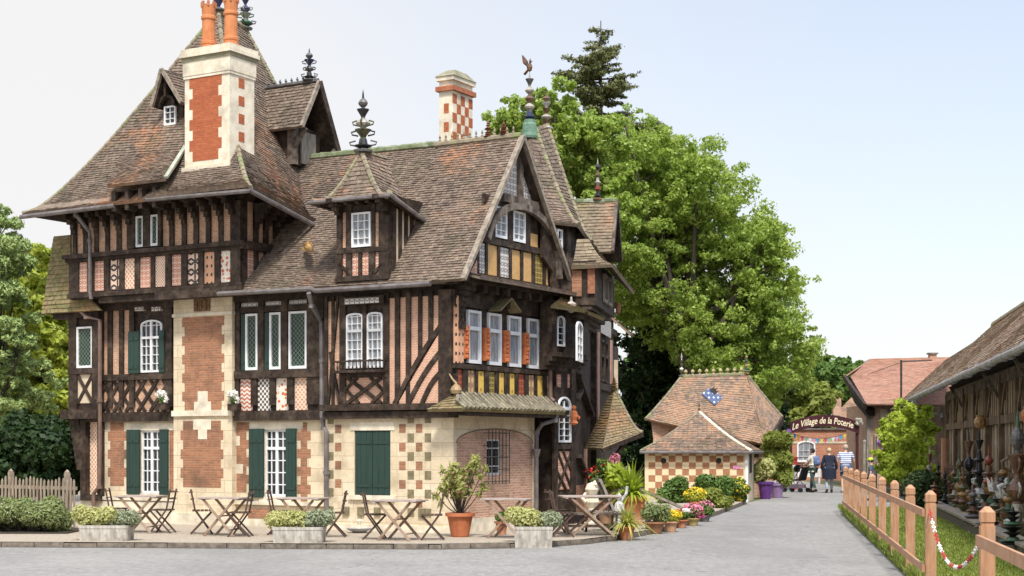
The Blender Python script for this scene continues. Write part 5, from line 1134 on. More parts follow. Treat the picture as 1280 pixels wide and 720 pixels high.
def crown_blobs(poly, Y, dep, n, r0, r1, inset=0.0, flat=.8):
    """random clumps inside an outline standing at distance Y with real depth dep"""
    xs = [p[0] for p in poly]; ys = [p[1] for p in poly]; out_ = []; tries = 0
    while len(out_) < n and tries < 20000:
        tries += 1; x, y = R(min(xs), max(xs)), R(min(ys), max(ys)); r = R(r0, r1); rp = r / Y * F * .5
        if not all(inpoly(x + dx * rp, y + dy * rp, poly) for dx, dy in ((1, 0), (-1, 0), (0, 1), (0, -1), (0, 0))): continue
        YY = Y + R(-dep, dep); p = at(x, Y); out_.append((p.x, YY, EYE + (HZ - y) / F * Y, r, r, r * flat))
    return out_
def tree(name, label, cat, base, blobs, n, size, mat, bark, trunk_r=.3, limbs=10, group=None, fork=.35, inner=.35, long=1.6, lean=0):
    base = Vector(base); root = empty(name, base, 0, label, cat, group); B = [(b[0] - base.x, b[1] - base.y, b[2] - base.z, *b[3:]) for b in blobs]
    leaves('crown', refine(B), n, size, mat, root, inner=.6, long=long)
    zt = max(b[2] for b in B); zf = zt * fork; cx = sum(b[0] for b in B) / len(B); cy = sum(b[1] for b in B) / len(B)
    mb = MB(bark); f = Vector((cx * .25 + lean, cy * .25, zf)); mb.tube([(0, 0, -.1), (0, 0, .15), f * .5 + Vector((R(-.1, .1), 0, 0)), f, Vector((cx * .7, cy * .7, zf + (zt - zf) * .45)), Vector((cx, cy, zt * .9))], [trunk_r * 1.5, trunk_r, trunk_r * .85, trunk_r * .7, trunk_r * .4, trunk_r * .08], 8)
    for b in random.sample(B, min(limbs, len(B))):
        t = R(.0, .5); s = f.lerp(Vector((cx * .7, cy * .7, zf + (zt - zf) * .45)), t); e = Vector(b[:3]); m = s.lerp(e, .5) + Vector((0, 0, -.06 * (e - s).length)); mb.tube([s, m, e], [trunk_r * .42, trunk_r * .25, trunk_r * .06], 6)
        for k in range(2): m2 = s.lerp(e, R(.4, .8)); mb.tube([m2, m2 + Vector((R(-1, 1), R(-1, 1), R(.3, 1))) * b[3] * .9], [trunk_r * .12, trunk_r * .03], 5)
    mb.build('trunk', root); return root
# ------------------------------------------------------------------ trees behind the manor
polyA = [(600, 175), (612, 145), (640, 122), (700, 112), (745, 128), (775, 150), (790, 200), (800, 330), (700, 330), (640, 260), (600, 200)]
polyB = [(740, 200), (760, 145), (800, 155), (862, 172), (908, 212), (928, 248), (972, 278), (992, 325), (1012, 350), (1016, 420), (1020, 455), (1010, 488), (965, 520), (905, 512), (872, 478), (845, 440), (800, 405), (725, 380), (715, 290)]
tree('ash_tree', 'light green ash tree rising behind the spired turret of the manor', 'tree', (3.0, 60, 0), crown_blobs(polyA, 60, 1.8, 150, .35, .85), 80000, .10, L_ASH, BARK, .3, 12, 'tall trees behind the manor')
tree('ash_tree', 'biggest broad green ash tree between the manor and the gate sign', 'tree', at(862, 63), crown_blobs(polyB, 63, 2.2, 360, .3, .95) + crown_blobs(polyB, 64.5, 1.2, 60, 1.1, 1.6), 210000, .09, L_ASH, BARK, .42, 30, 'tall trees behind the manor', .3)
polyC = [(770, 370), (830, 380), (880, 430), (960, 440), (985, 520), (960, 580), (780, 600), (765, 500)]
tree('evergreen_tree', 'dark evergreen filling the shade between the porch and the small tiled hut', 'tree', at(800, 68), crown_blobs(polyC, 68, 2.0, 90, .7, 1.3), 50000, .15, L_DRK, BARKD, .25, 6, None, .2)
# conifer with tiers
def conifer(name, label, base, top, rad, tiers, mat, n, size, z0=.3, droop=.15, group=None, gap=.0, seed=3):
    rr = random.Random(seed); base = Vector(base); root = empty(name, base, 0, label, 'tree', group); mb = MB(BARKD); mb.tube([(0, 0, -.1), (0, 0, top * .5), (0, 0, top)], [rad * .11, rad * .07, .03], 8); bl = []
    for i in range(tiers):
        t = i / (tiers - 1); z = top * (z0 + (1 - z0) * t); r = rad * (1 - t) ** .8 + .15
        for k in range(rr.choice([3, 4, 5])):
            if rr.random() < gap: continue
            a = rr.uniform(0, 6.28); L = r * rr.uniform(.55, 1.1); e = Vector((math.cos(a) * L, math.sin(a) * L, z - droop * L + rr.uniform(-.1, .1))); mb.tube([(0, 0, z), e * .5 + Vector((0, 0, z * .5 + .05 * L)), e], [.05, .035, .01], 5)
            for q in range(4): f = .3 + .23 * q; s_ = (.16 + .13 * r) * rr.uniform(.7, 1.2); bl.append((e.x * f, e.y * f, z + (e.z - z) * f, s_ * 1.5, s_ * 1.5, s_ * .45))
    leaves('crown', bl, n, size, mat, root, inner=.5, long=2.2); mb.build('trunk', root); return root
def tallconifer(name, label, base, top, branches, mat, n, size):
    base = Vector(base); root = empty(name, base, 0, label, 'tree'); mb = MB(BARKD); mb.tube([(0, 0, -.1), (.05, 0, top * .5), (0, 0, top)], [.22, .14, .02], 8); bl = []
    for z, L, a, rise in branches:
        e = Vector((math.cos(a) * L, math.sin(a) * L, z + rise)); m = Vector((e.x * .5, e.y * .5, z + rise * .2 - .05)); mb.tube([(0, 0, z), m, e], [.05, .03, .008], 5); k = max(2, int(L / .17))
        for q in range(k):
            t = .3 + .7 * (q + R(0, .6)) / k; p = m.lerp(e, (t - .5) * 2) if t > .5 else Vector((0, 0, z)).lerp(m, t * 2); w_ = R(.10, .24) * (1.2 - .3 * t); o = Vector((R(-.22, .22), R(-.22, .22), R(-.05, .08))); bl.append((*(p + o), w_ * 1.5, w_ * 1.5, w_ * .6))
            mb.tube([p, p + o * 1.3], [.015, .004], 4)
    leaves('crown', bl, n, size, mat, root, inner=.6, long=2.4); mb.build('trunk', root)
zt_c = EYE + (HZ - 26) / F * 72
br = []
for k in range(100):
    t = R(0, 1) ** .8; z = zt_c - .15 - 6.5 * t; wmax = [.35, .75, 1.5, 1.9, 1.5, 1.85, 1.9, 1.4][min(7, int(t * 8 * 1.0))]; L = wmax * R(.55, 1.08); br.append((z, L, R(0, 6.28), R(-.12, .38)))
tallconifer('conifer_tree', 'tall feathery conifer rising above all the other trees behind the turret', at(751, 72), zt_c, br, L_CON, 26000, .07)
bt = [(800, 160, 1), (812, 158, 1), (826, 162, 1), (835, 158, .8), (790, 175, 1), (800, 185, 1)]
zt_c = EYE + (HZ - 150) / F * 74; br = [(zt_c - R(.2, 1.6), R(.6, 1.5), R(-.7, .9), R(-.1, .2)) for _ in range(12)] + [(zt_c - R(.2, 4), R(.4, 1.2), R(0, 6.3), R(0, .2)) for _ in range(16)]
tallconifer('conifer_tree', 'lower dark conifer whose branch tips show over the ash crown', at(800, 74), zt_c, br, L_CON, 8000, .08)
# far trees down the lane
tree('broad_tree', 'pale olive tree behind the gate sign, left of the lane', 'tree', at(985, 85), crown_blobs([(950, 470), (975, 455), (1005, 470), (1035, 490), (1040, 540), (990, 560), (950, 540)], 85, 2, 40, .6, 1.1), 16000, .2, L_ASH2, BARK, .2, 8, 'trees down the lane', .2)
tree('broad_tree', 'dark green tree farthest down the lane, left of the red roofed barn', 'tree', at(1040, 100), crown_blobs([(1000, 462), (1020, 448), (1075, 445), (1085, 470), (1070, 520), (1010, 530)], 100, 3, 40, .8, 1.4), 12000, .25, L_MID, BARKD, .25, 8, 'trees down the lane', .2)
# left side
tree('spruce_tree', 'soft blue-green conifer at the left edge in front of the yellow-green tree', 'tree', at(-8, 43), crown_blobs([(-60, 240), (-4, 228), (6, 268), (24, 288), (42, 304), (30, 340), (38, 390), (66, 440), (68, 500), (35, 520), (-60, 530)], 43, 1.0, 110, .22, .5, flat=.5), 60000, .05, L_BLU, BARKD, .14, 24, None, .3, long=2.6)
tree('broad_tree', 'yellow-green tree between the spruce and the manor', 'tree', at(62, 47), crown_blobs([(5, 360), (35, 318), (72, 300), (100, 330), (112, 560), (20, 570), (0, 500)], 47, 1.5, 60, .4, .8), 30000, .12, L_YEL, BARK, .16, 10, None, .25)
tree('broad_tree', 'mid green tree low on the far left behind the spruce', 'tree', at(15, 58), crown_blobs([(-60, 330), (10, 300), (60, 330), (80, 420), (60, 560), (-60, 560)], 58, 2, 60, .6, 1.2), 24000, .16, L_MID, BARK, .2, 8, None, .25)
def bush(name, label, blobs, n, size, mat, cat='shrub', group=None, long=1.6, z=0, extra=None, parent=None):
    cx = sum(b[0] for b in blobs) / len(blobs); cy = sum(b[1] for b in blobs) / len(blobs)
    root = empty(name, (cx, cy, z), 0, label, cat, group); B = [(b[0] - cx, b[1] - cy, b[2] - z, *b[3:]) for b in blobs]; leaves('foliage', B, n, size, mat, root, long=long, inner=.45)
    mb = MB(BARKD)
    for b in B[:14]: mb.tube([(b[0] * .2, b[1] * .2, -.02), (b[0] * .7, b[1] * .7, b[2] * .6), (b[0], b[1], b[2])], [.03, .02, .008], 5)
    mb.build('stem', root)
    if extra: leaves('flower', [(b[0], b[1], b[2], b[3] * 1.05, b[4] * 1.05, b[5] * 1.05) for b in B], extra[0], extra[1], extra[2], root, long=1.1, inner=.05)
    return root
bush('evergreen_shrub', 'large dark rounded evergreen shrub behind the picket fence', crown_blobs([(-30, 560), (5, 530), (40, 515), (80, 520), (100, 550), (100, 618), (-30, 622)], 36, .9, 36, .35, .6), 22000, .1, L_DRK)
wood = [(R(-95, 15), R(95, 125), R(1.5, 8), R(2, 3.2), R(2, 3.2), R(1.8, 2.8)) for _ in range(130)]
tag(leaves('distant_wood', refine(wood, 4, .35, .6), 60000, .38, L_MID, None, inner=.5), 'far wood of mixed green trees behind the manor', 'wood', kind='stuff')
# ------------------------------------------------------------------ picket fence at the left
fx = M('fence_grey', (.38, .31, .23), (.2, .155, .11), 9, .9, .4, stretch=(3, 3, .4))
fr0, fr1 = at(-20, 33.0), at(94, 31.2); pf_ = empty('picket_fence', (fr0.x, fr0.y, .1), math.atan2(fr1.y - fr0.y, fr1.x - fr0.x), 'weathered grey picket fence joining the left corner of the manor', 'fence')
Lf_ = (fr1 - fr0).length; k = 0; u = 0.0
while u < Lf_:
    mb = MB(fx); h = 1.02 * R(.96, 1.03); w_ = .052; tl = R(-.015, .015)
    mb.hexa([Vector((u, 0, .05)), Vector((u + w_, 0, .05)), Vector((u + w_ + tl, 0, h - .05)), Vector((u + w_ / 2 + tl, 0, h)), Vector((u + tl, 0, h - .05))], [Vector((u, .018, .05)), Vector((u + w_, .018, .05)), Vector((u + w_ + tl, .018, h - .05)), Vector((u + w_ / 2 + tl, .018, h)), Vector((u + tl, .018, h - .05))]); mb.build('picket', pf_); u += .118
for z in (.3, .78): mb = MB(fx); mb.box(0, Lf_, .02, .05, z, z + .07); mb.build('rail', pf_)
for u in (.75, Lf_ - .42): mb = MB(fx); mb.box(u, u + .09, .05, .14, -.1, 1.12); mb.lathe((u + .045, .095, 1.12), [(.05, 0), (.05, .02), (.0, .07)], 6); mb.build('post', pf_)
FLW = {k: leafmat('petal_' + k, c, tuple(min(1, x * 1.2 + .03) for x in c), .25, 3) for k, c in dict(pink=(.75, .28, .38), red=(.55, .02, .02), white=(.8, .78, .76), yellow=(.80, .58, .03), lilac=(.5, .38, .52), magenta=(.65, .08, .25)).items()}
L_LAV = leafmat('lavender_leaf', (.14, .19, .07), (.34, .38, .15), .3, 3)
lb = [(at(x, 30.2).x, 30.2 + R(-.3, .3), .1 + R(.2, .48), R(.2, .32), R(.2, .32), R(.2, .28)) for x in (-15, -2, 8, 18, 28, 40, 50, 60, 68, 76, -8, 22, 45, 70)]
lav = bush('lavender_bush', 'spreading grey-green bush with small pale flowers before the picket fence', lb, 26000, .032, L_LAV, long=3, z=.1, extra=(500, .03, FLW['white']))
soil = MB(M('dark_soil', (.06, .045, .03), (.035, .028, .02), 20, .95, .5)); soil.box(at(-20, 30).x, at(92, 30).x, 29.55, 31.4, .09, .125); struct(soil, 'flower_bed')
# ------------------------------------------------------------------ small tiled hut
P0, P1 = at(806, 49.7), at(934, 49.0); HF = Frame(P0.x, P0.y, P1.x - P0.x, P1.y - P0.y); hut = empty('garden_hut', HF.o, HF.rz, 'low hut with cream and brick checkered walls and a hipped tiled roof beside the lane', 'hut')
LH = (P1 - P0).length; HFf = Fac(HF, (0, 0, 0), (1, 0, 0)); zt_h = 1.66
mb = MB(M('cream_block', (.76, .64, .42), (.68, .55, .34), 4, .85, .15)); mb.box(0, LH, 0, 3.2, 0, zt_h)
mb.poly([(LH + .005, 0, 0), (LH + .005, 3.2, 0), (LH + .005, 3.2, zt_h), (LH + .005, 0, zt_h)], M('cream_render', (.72, .62, .46), (.6, .5, .36), 2.5, .9, .2, c3=(.4, .33, .24)))
mb.build('wall', hut)
ck = MB(M('hut_brick', (.42, .20, .10), (.32, .15, .08), 12, .9, .4)); cs_ = LH / 16
for r_ in range(8):
    for c in range(14):
        if (r_ + c) % 2 == 0: ck.box(.12 + c * cs_ * 1.06, .12 + (c + 1) * cs_ * 1.06, -.006, .01, zt_h - (r_ + 1) * .205 + .0, zt_h - r_ * .205)
ck.build('checker_brick', hut)
mb = MB(M('vent_dark', (.03, .025, .02), None, 4))
for x in (829.5, 898.5):
    u, z = HFf.px(x, 576); 
    mb.hexa([Vector((u + .09 * math.cos(k * .628), -.012, z + .09 * math.sin(k * .628))) for k in range(10)], [Vector((u + .09 * math.cos(k * .628), .02, z + .09 * math.sin(k * .628))) for k in range(10)])
mb.build('vent', hut)
mb = MB(M('pink_notice', (.75, .12, .35), (.8, .5, .6), 30, .5, 0)); u, z = HFf.px(921, 584); mb.box(u - .12, u + .12, -.02, -.007, z - .05, z + .05); mb.build('notice', hut)
mb = MB(WHITE); mb.box(LH - .06, LH + .03, -.03, .06, 0, zt_h); mb.build('corner_post', hut)
mb = MB(M('vent_dark')); mb.box(LH, LH + .02, .9, 1.9, .9, 1.5); mb.build('window', hut)
hr = MB(ROOFR); ez = 1.60; e = [V3(-.12, -.22, ez), V3(LH + .15, -.22, ez), V3(LH + .25, 3.3, ez), V3(-.12, 3.3, ez)]; t = HFf.px(874, 515, -1.5); tA_ = V3(t[0], 1.5, t[1]); tB_ = V3(t[0] + .1, 2.2, t[1])
for a, b, c, d in ((0, 1, tA_, tA_), (1, 2, tA_, tB_), (3, 0, tB_, tA_), (2, 3, tB_, tB_)): tiles(hr, edge(e[a], c, .08), edge(e[b], d, .08), ROOFR, .15, .095)
hro = hr.build('roof', hut); hm = MB(RIDGE); ridge(hm, edge(e[0], tA_, .08), .05, .13); ridge(hm, edge(e[1], tA_, .08), .06, .3, STONE2); hm.parts('hip_tile', hro); roof_finial(hro, tA_ + V3(0, 0, -.03), .34, .08, 71, ['brown', 'ochre'])
gm = MB(LEAD); gm.tube([e[0] + V3(0, -.04, -.04), e[1] + V3(.04, -.04, -.04), e[2] + V3(.04, 0, -.04)], .045, 7); gm.build('gutter', hut)
# cottage behind the hut
Q0, Q1 = at(812, 54.3), at(958, 53.6); QF = Frame(Q0.x, Q0.y, Q1.x - Q0.x, Q1.y - Q0.y); cot = empty('tiled_cottage', QF.o, QF.rz, 'small cottage with a tall patchy orange and grey tiled roof behind the checkered hut', 'house'); LQ = (Q1 - Q0).length
mb = MB(BRICKA); mb.box(.1, LQ - .1, .3, 4.2, 0, 2.0); mb.hexa([V3(.1, .35, 2.0), V3(.9, .6, 2.0), V3(.9, .6, 2.85), V3(.0, .35, 2.8)], [V3(.1, 3.6, 2.0), V3(.9, 3.6, 2.0), V3(.9, 3.6, 2.85), V3(0, 3.6, 2.8)]); mb.build('wall', cot)
def QY(px, py, y): f_ = Fac(QF, (0, y, 0), (1, 0, 0)); u, z = f_.px(px, py); return V3(u, y, z)
a = [QY(807, 524, .15), QY(957, 556, -.1), QY(977, 521, 2.4)]; r0_, r1_ = QY(852, 471, 2.0), QY(933, 468, 2.0); cr = MB(ROOFR)
tiles(cr, edge(a[0], r0_, .05), edge(a[1], r1_, .10), ROOFR, .16, .1); tiles(cr, edge(a[1], r1_, .1), edge(a[2], r1_ + V3(.05, .1, 0), .04), ROOFR, .16, .1); tiles(cr, edge(V3(-.2, 4.2, 2.5), r0_, .05), edge(a[0], r0_, .05), ROOFR, .16, .1); tiles(cr, edge(V3(LQ, 4.2, 2.0), r1_, .05), edge(V3(-.2, 4.2, 2.5), r0_, .05), ROOFR, .3, .2)
cro = cr.build('roof', cot)
hm = MB(RIDGE); ridge(hm, edge(a[0], r0_, .05), .06, .2); ridge(hm, [r0_, r1_], .08, .25); ridge(hm, edge(a[2], r1_, .04), .07, .2)
for k in range(9): p = r0_.lerp(r1_, (k + .6) / 9.3); hm.lathe(p + V3(0, 0, .06), [(.04, 0), (.03, .04), (.07, .10), (.05, .17), (.001, .2)], 8, finmat('gold', (.5, .42, .2)))
hm.build('ridge', cro)
roof_finial(cro, r0_ + V3(.0, 0, .02), .85, .11, 73, ['grey', 'olive', 'white']); roof_finial(cro, r1_ + V3(0, 0, .02), .75, .11, 74, ['ochre', 'grey', 'green'])
dw = MB(patmat('blue_tile', 'dots', (.07, .10, .19), (.55, .6, .62), .16, .2, dirt=.2), M('vent_dark')); c_ = r0_.lerp(r1_, .5); n_ = None
sl = (QY(893, 516, 1.0) - QY(893, 478, 1.8)); 
def onroof(px, py):
    # point on the front slope plane
    p0_ = (a[0] + a[1]) / 2; nn = (a[1] - a[0]).cross(r0_ - a[0]).normalized(); o = QF.loc((0, 0, EYE)); r = QF.locd(ray(px, py)); kk = (p0_ - o).dot(nn) / r.dot(nn); return o + r * kk, nn
pts = [onroof(*q)[0] for q in ((893, 509), (908, 496), (893, 482), (877, 495))]; nn = onroof(893, 495)[1]; nn = nn if nn.z > 0 else -nn
dw.hexa([p + nn * .10 for p in pts], [p - nn * .2 for p in pts]); cc_ = sum(pts, V3(0, 0, 0)) / 4 + (pts[2] - pts[0]) * .17; dw.hexa([cc_ + (p - sum(pts, V3(0, 0, 0)) / 4) * .38 + nn * .12 for p in pts], [cc_ + (p - sum(pts, V3(0, 0, 0)) / 4) * .38 for p in pts], 1); dw.build('roof_tile_panel', cro)
mb = MB(TIMBER); mb.bar(a[1] + V3(.04, 0, -.06), a[2] + V3(.03, 0, -.08), .1, .22); mb.hexa([a[1] + V3(-.25, .2, -.1), a[2] + V3(-.3, 0, -.1), V3(a[2].x - .5, a[2].y, 1.2), V3(a[1].x - .25, .4, 1.2)], [q - V3(.2, 0, 0) for q in (a[1] + V3(-.25, .2, -.1), a[2] + V3(-.3, 0, -.1), V3(a[2].x - .5, a[2].y, 1.2), V3(a[1].x - .25, .4, 1.2))]); mb.build('eave_board', cot)
# ------------------------------------------------------------------ barn on the right
BF = Frame(0, 0, .189, 1.0)       # u along the lane, v to the left (negative = right)
sc = 1 / math.hypot(.189, 1)
barn = empty('long_barn', BF.wld((0, -4.2 * sc, 0)), BF.rz, 'long timber barn with a patchy tiled roof and zinc gutter on the right', 'barn')
BB = Frame(*BF.wld((0, -4.2 * sc, 0)).xy, .189, 1.0)
def bl_(Y): return Y / sc      # world Y -> local u (approx)
bw0, bw1 = 6 / sc, 48.2 / sc
bwall = M('barn_board', (.17, .115, .07), (.07, .05, .035), 6, .9, .4, c3=(.28, .21, .14), s3=1.5, stretch=(1, 1, .2))
palew = M('pale_board', (.42, .34, .25), (.20, .15, .10), 8, .9, .4, c3=(.5, .43, .33), s3=2, stretch=(1, 1, .2))
mb = MB(M('barn_dark', (.035, .027, .02), (.02, .015, .012), 5, .9, .2)); mb.box(bw0, bw1, -3, -.12, 0, 3.9); mb.build('wall', barn)
mb = MB(bwall, palew, TIMBER2, TERRA, M('tan_stud', (.36, .27, .18), (.22, .16, .10), 8, .9, .4, stretch=(1, 1, .2))); BW = Fac(BB, (0, 0, 0), (1, 0, 0), (0, 1, 0))
u = bw0
while u < bw1:
    w_ = R(.07, .13); mb.fbox(BW, u, u + w_, .2, 2.25 + R(-.02, .02), -.1, -.04 + R(0, .03), 1 if random.random() < .6 else 0); u += w_ + R(.01, .07)
u = bw0
while u < bw1:
    mb.fbox(BW, u, u + .15, 2.42, 3.2, -.1, .0, 4 if random.random() < .8 else 0); u += .40
mb.fbox(BW, bw0, bw1, 2.24, 2.42, -.1, .05, 0); mb.fbox(BW, bw0, bw1, 3.12, 3.38, -.1, .04, 2); mb.fbox(BW, bw0, bw1, 1.1, 1.2, -.08, .02, 0)
u = bw1 - .25; 
while u > bw0: mb.fbox(BW, u, u + .2, .1, 3.3, -.1, .07, 0); mb.bar(BW.P(u + .1, 2.75, .02), BW.P(u + .1, 3.35, .4), .07, .07, TIMBER2) if int(u) % 2 else None; mb.fbeam(BW, (u - .05, 2.5), (u - .7, 3.15), .14, -.05, .04, 0); u -= 2.7
mb.build('timber_frame', barn)
mb = MB(M('salmon_paint', (.55, .30, .19), (.44, .23, .14), 4, .6, .15)); mb.fbox(BW, bw1 - .25, bw1 + .3, 0, 2.0, -.2, .16); mb.build('corner_post', barn)
eD_, eZ = .6 * sc, 3.43; rD, rZ = -2.2 * sc, 5.93
r_ = MB(ROOFB); L = [BW.P(bw0 - 1, eZ, eD_), BW.P(bw0 - 1, rZ, rD)]; 
sag = [V3(0, 0, 0)]
NS = 10
def bp(u, t): z = eZ + (rZ - eZ) * t; return BW.P(u, z + .05 * math.sin(u * .5) * t + .02 * math.sin(u * 1.7), eD_ + (rD - eD_) * t)
for i in range(NS):
    ua_, ub2 = bw0 - 1 + (55.5 / sc - bw0 + 1) * i / NS, bw0 - 1 + (55.5 / sc - bw0 + 1) * (i + 1) / NS
    tiles(r_, [bp(ub2, t / 4) for t in range(5)], [bp(ua_, t / 4) for t in range(5)], ROOFB, .17, .11, under=TIMBER2)
bro = r_.build('roof', barn); ur = 55.5 / sc
rm = MB(RIDGE); ridge(rm, [bp(bw0, 1), bp(ur, 1)], .1, .35); rm.build('ridge', bro)
gm = MB(M('zinc_gutter', (.42, .41, .40), (.28, .27, .27), 4, .45, .1, metal=.5)); gm.tube([bp(bw0 - 1, 0) + V3(0, 0, -.06) + BW.N * .05, bp(ur, 0) + V3(0, 0, -.06) + BW.N * .05], .075, 9)
u = bw0
while u < ur: gm.tube([bp(u, 0) + V3(0, 0, -.06) + BW.N * .05, bp(u + .05, 0) + V3(0, 0, -.06) + BW.N * .05], .088, 9); u += .9
gm.build('gutter', barn)
gm = MB(LEAD); gm.tube([bp(54 / sc, 0) + V3(0, 0, -.1), bp(53.8 / sc, 0) + V3(0, 0, -.45), BW.P(49.5 / sc, 2.75, .1), BW.P(48.9 / sc, 2.6, .1)], .05, 7); gm.build('downpipe', barn)
# far range continuing the barn
far = empty('far_shed', BB.wld((58 / sc, 0, 0)), BB.rz, 'low shed with mossy tiles continuing the line of the long barn', 'shed'); FF2 = Frame(*BB.wld((58 / sc, 0, 0)).xy, .189, 1.0)
def bp2(u, t): return V3(u, eD_ + (rD - eD_) * t, eZ - .05 + (rZ - eZ) * .96 * t)
r_ = MB(ROOFB); tiles(r_, [bp2(20, 0), bp2(20, 1)], [bp2(-3, 0), bp2(-3, 1)], ROOFB, .2, .13, under=TIMBER2); r_.build('roof', far)
mb = MB(bwall, PLAST, BRICKA); mb.box(3, 20, -3, -.3, 0, 3.3, 0); mb.box(19.0, 20.1, -.3, .25, 0, 3.2, 2); mb.box(18.6, 19, -.3, .2, 0, 3.2, 1); mb.build('wall', far)
gm = MB(LEAD); gm.tube([bp2(-3, 0) + V3(0, .05, -.06), bp2(20, 0) + V3(0, .05, -.06)], .07, 7); gm.tube([bp2(19.5, 0) + V3(0, .05, -.1), V3(19.4, .3, 3.0), V3(18.8, -.1, 2.8), V3(18.8, -.1, 0)], .05, 6); gm.build('gutter', far)
# ------------------------------------------------------------------ red roofed barn at the end
rb_ = empty('red_roofed_barn', at(1083, 68), 0, 'barn with a broad pinkish red tiled roof beyond the gate', 'barn'); o3 = at(1083, 68)
def wq(px, py, Y): p = at(px, Y); p.z = EYE + (HZ - py) / F * Y; return p - o3
r_ = MB(ROOFP); A_, B_, C_, D_, E_ = wq(1083, 505, 67), wq(1200, 505, 67), wq(1200, 446, 73), wq(1088, 448.5, 73), wq(1056, 470, 71)
tiles(r_, [A_, A_.lerp(D_, .5) + (E_ - A_.lerp(D_, .5)) * .75, D_], [B_, B_.lerp(C_, .5), C_], ROOFP, .2, .12); tiles(r_, [wq(1060, 470, 78), wq(1090, 450, 74)], [E_, D_], ROOFP, .2, .12); r_.build('roof', rb_)
mb = MB(TIMBER); mb.bar(E_ + V3(-.02, 0, -.06), A_ + V3(-.05, 0, -.1), .14, .22); mb.hexa([E_ + V3(.05, .1, -.2), A_ + V3(.0, .2, -.2), A_ + V3(0, .2, -.5), E_ + V3(.45, .1, -1.2)], [E_ + V3(.5, .6, -.2), A_ + V3(.5, .6, -.2), A_ + V3(.5, .6, -.5), E_ + V3(.7, .6, -1.2)], M('barn_dark')); mb.build('bargeboard', rb_)
mb = MB(BRICKA, OLDWOOD); mb.box(.1, 4.6, -.2, 4.5, -.0, A_.z, 0); mb.box(-.05, .12, -.3, -.1, 0, A_.z, 1); mb.box(.55, .85, -.24, -.1, 1.3, A_.z - .2, PLAST); mb.build('wall', rb_)
pm_ = MB(M('iron')); t0_ = wq(1126.5, 506, 66.5); pm_.tube([t0_, wq(1126.5, 450, 66.5)], .045, 6); pm_.tube([wq(1126, 452, 66.5), wq(1165, 450, 66.5)], .03, 5); pm_.tube([wq(1126, 453, 66.5), wq(1085, 468, 66.5)], .015, 4); pm_.tube([t0_ + V3(0, 0, 0), V3(t0_.x, t0_.y + .6, 2.0)], .04, 6); pm_.build('wire_pole', rb_)
mb = MB(BRICKA, LEAD); p = wq(1165.5, 455, 73); mb.box(p.x - .16, p.x + .16, p.y - .16, p.y + .16, p.z - .6, p.z + .45, 0); mb.box(p.x - .22, p.x + .22, p.y - .22, p.y + .22, p.z + .45, p.z + .52, 1); mb.build('chimney', rb_)
# brick shop behind the gate
sh = empty('brick_workshop', at(985, 80), 0, 'red brick workshop with a white arched window closing the lane', 'building'); o4 = at(985, 80)
mb = MB(brickmat('workshop_brick', (.52, .20, .11), (.42, .15, .08), (.5, .38, .28), .25, .08, .01, stain=(.55, .3, .2)), PLAST); mb.box(-1.2, 5.2, 0, 6, 0, 2.6, 0); mb.box(-1.2, 5.2, -.03, 6.05, 1.9, 2.0, 1); mb.build('wall', sh)
FW = Fac(Frame(o4.x, o4.y, 1, 0), (0, 0, 0), (1, 0, 0)); window(sh, FW, (FW.u(996), FW.u(1019), .95, 2.05), .01, 3, 3, arch=.25, fw=.08, glass=CURT, depth=.06, fm=WHITE)
r_ = MB(LEAD); r_.box(-1.3, 5.3, -.1, 6.1, 2.6, 2.68); r_.build('roof', sh)
c_ = MB(BRICKA); p = at(1056, 90); cot2 = empty('far_cottage', p, 0, 'distant brick cottage with chimney glimpsed above the gate sign', 'house'); c_.box(-.6, 3, 0, 4, 0, 3.2); c_.box(-.55, -.1, .5, 1, 3, 4.9); c_.build('wall', cot2); r_ = MB(ROOFR); tiles(r_, [V3(-1.2, -.3, 3.0), V3(.8, 2, 4.6)], [V3(3.3, -.3, 3.0), V3(3.3, 2, 4.6)], ROOFR, .2, .13); r_.build('roof', cot2)
# ------------------------------------------------------------------ salmon fence
SAL = M('salmon_fence', (.50, .27, .15), (.35, .185, .10), 7, .65, .4, c3=(.44, .30, .21), s3=4, stretch=(4, 4, .5))
fy0 = 18.9; f0 = Vector((FEN(fy0), fy0, 0)); fd = Vector((.168, 1, 0)).normalized(); fence = empty('post_and_rail_fence', f0, math.atan2(fd.y, fd.x), 'salmon painted post and rail fence along the right of the lane', 'fence')
step = 2.85 / fd.y
def fpost(par, u, w_=.125, h=1.22):
    mb = MB(SAL); a = w_ / 2; mb.box(u - a, u + a, -a, a, 0, h - .17); mb.box(u - a * .86, u + a * .86, -a * .86, a * .86, h - .17, h - .135); mb.box(u - a, u + a, -a, a, h - .135, h - .05)
    q = [Vector((u - a, -a, h - .05)), Vector((u + a, -a, h - .05)), Vector((u + a, a, h - .05)), Vector((u - a, a, h - .05))]; c = Vector((u, 0, h)); mb.hexa(q, [p.lerp(c + Vector((0, 0, 0)), .75) * 1 if 0 else Vector((p.x + (u - p.x) * .7, p.y * .3, h)) for p in q]); mb.build('post', par)
for k in range(9): fpost(fence, k * step)
for k in range(8):
    for z in (.95, .28): mb = MB(SAL); mb.box(k * step - .03, (k + 1) * step - .034, .065, .10, z - .045, z + .045); mb.build('rail', fence)
f1 = Vector((FEN(13.85), 13.85, 0)); fence2 = empty('post_and_rail_fence', f1, math.atan2(fd.y, fd.x), 'nearest salmon fence post with rails leading out of the picture at the right', 'fence')
fpost(fence2, 0); fd2 = None
mb = MB(SAL); mb.box(-7, -.0, .065, .10, .87, .97); mb.build('rail', fence2)
mb = MB(SAL); mb.box(-7, -.0, .065, .10, .23, .33); mb.build('rail', fence2)
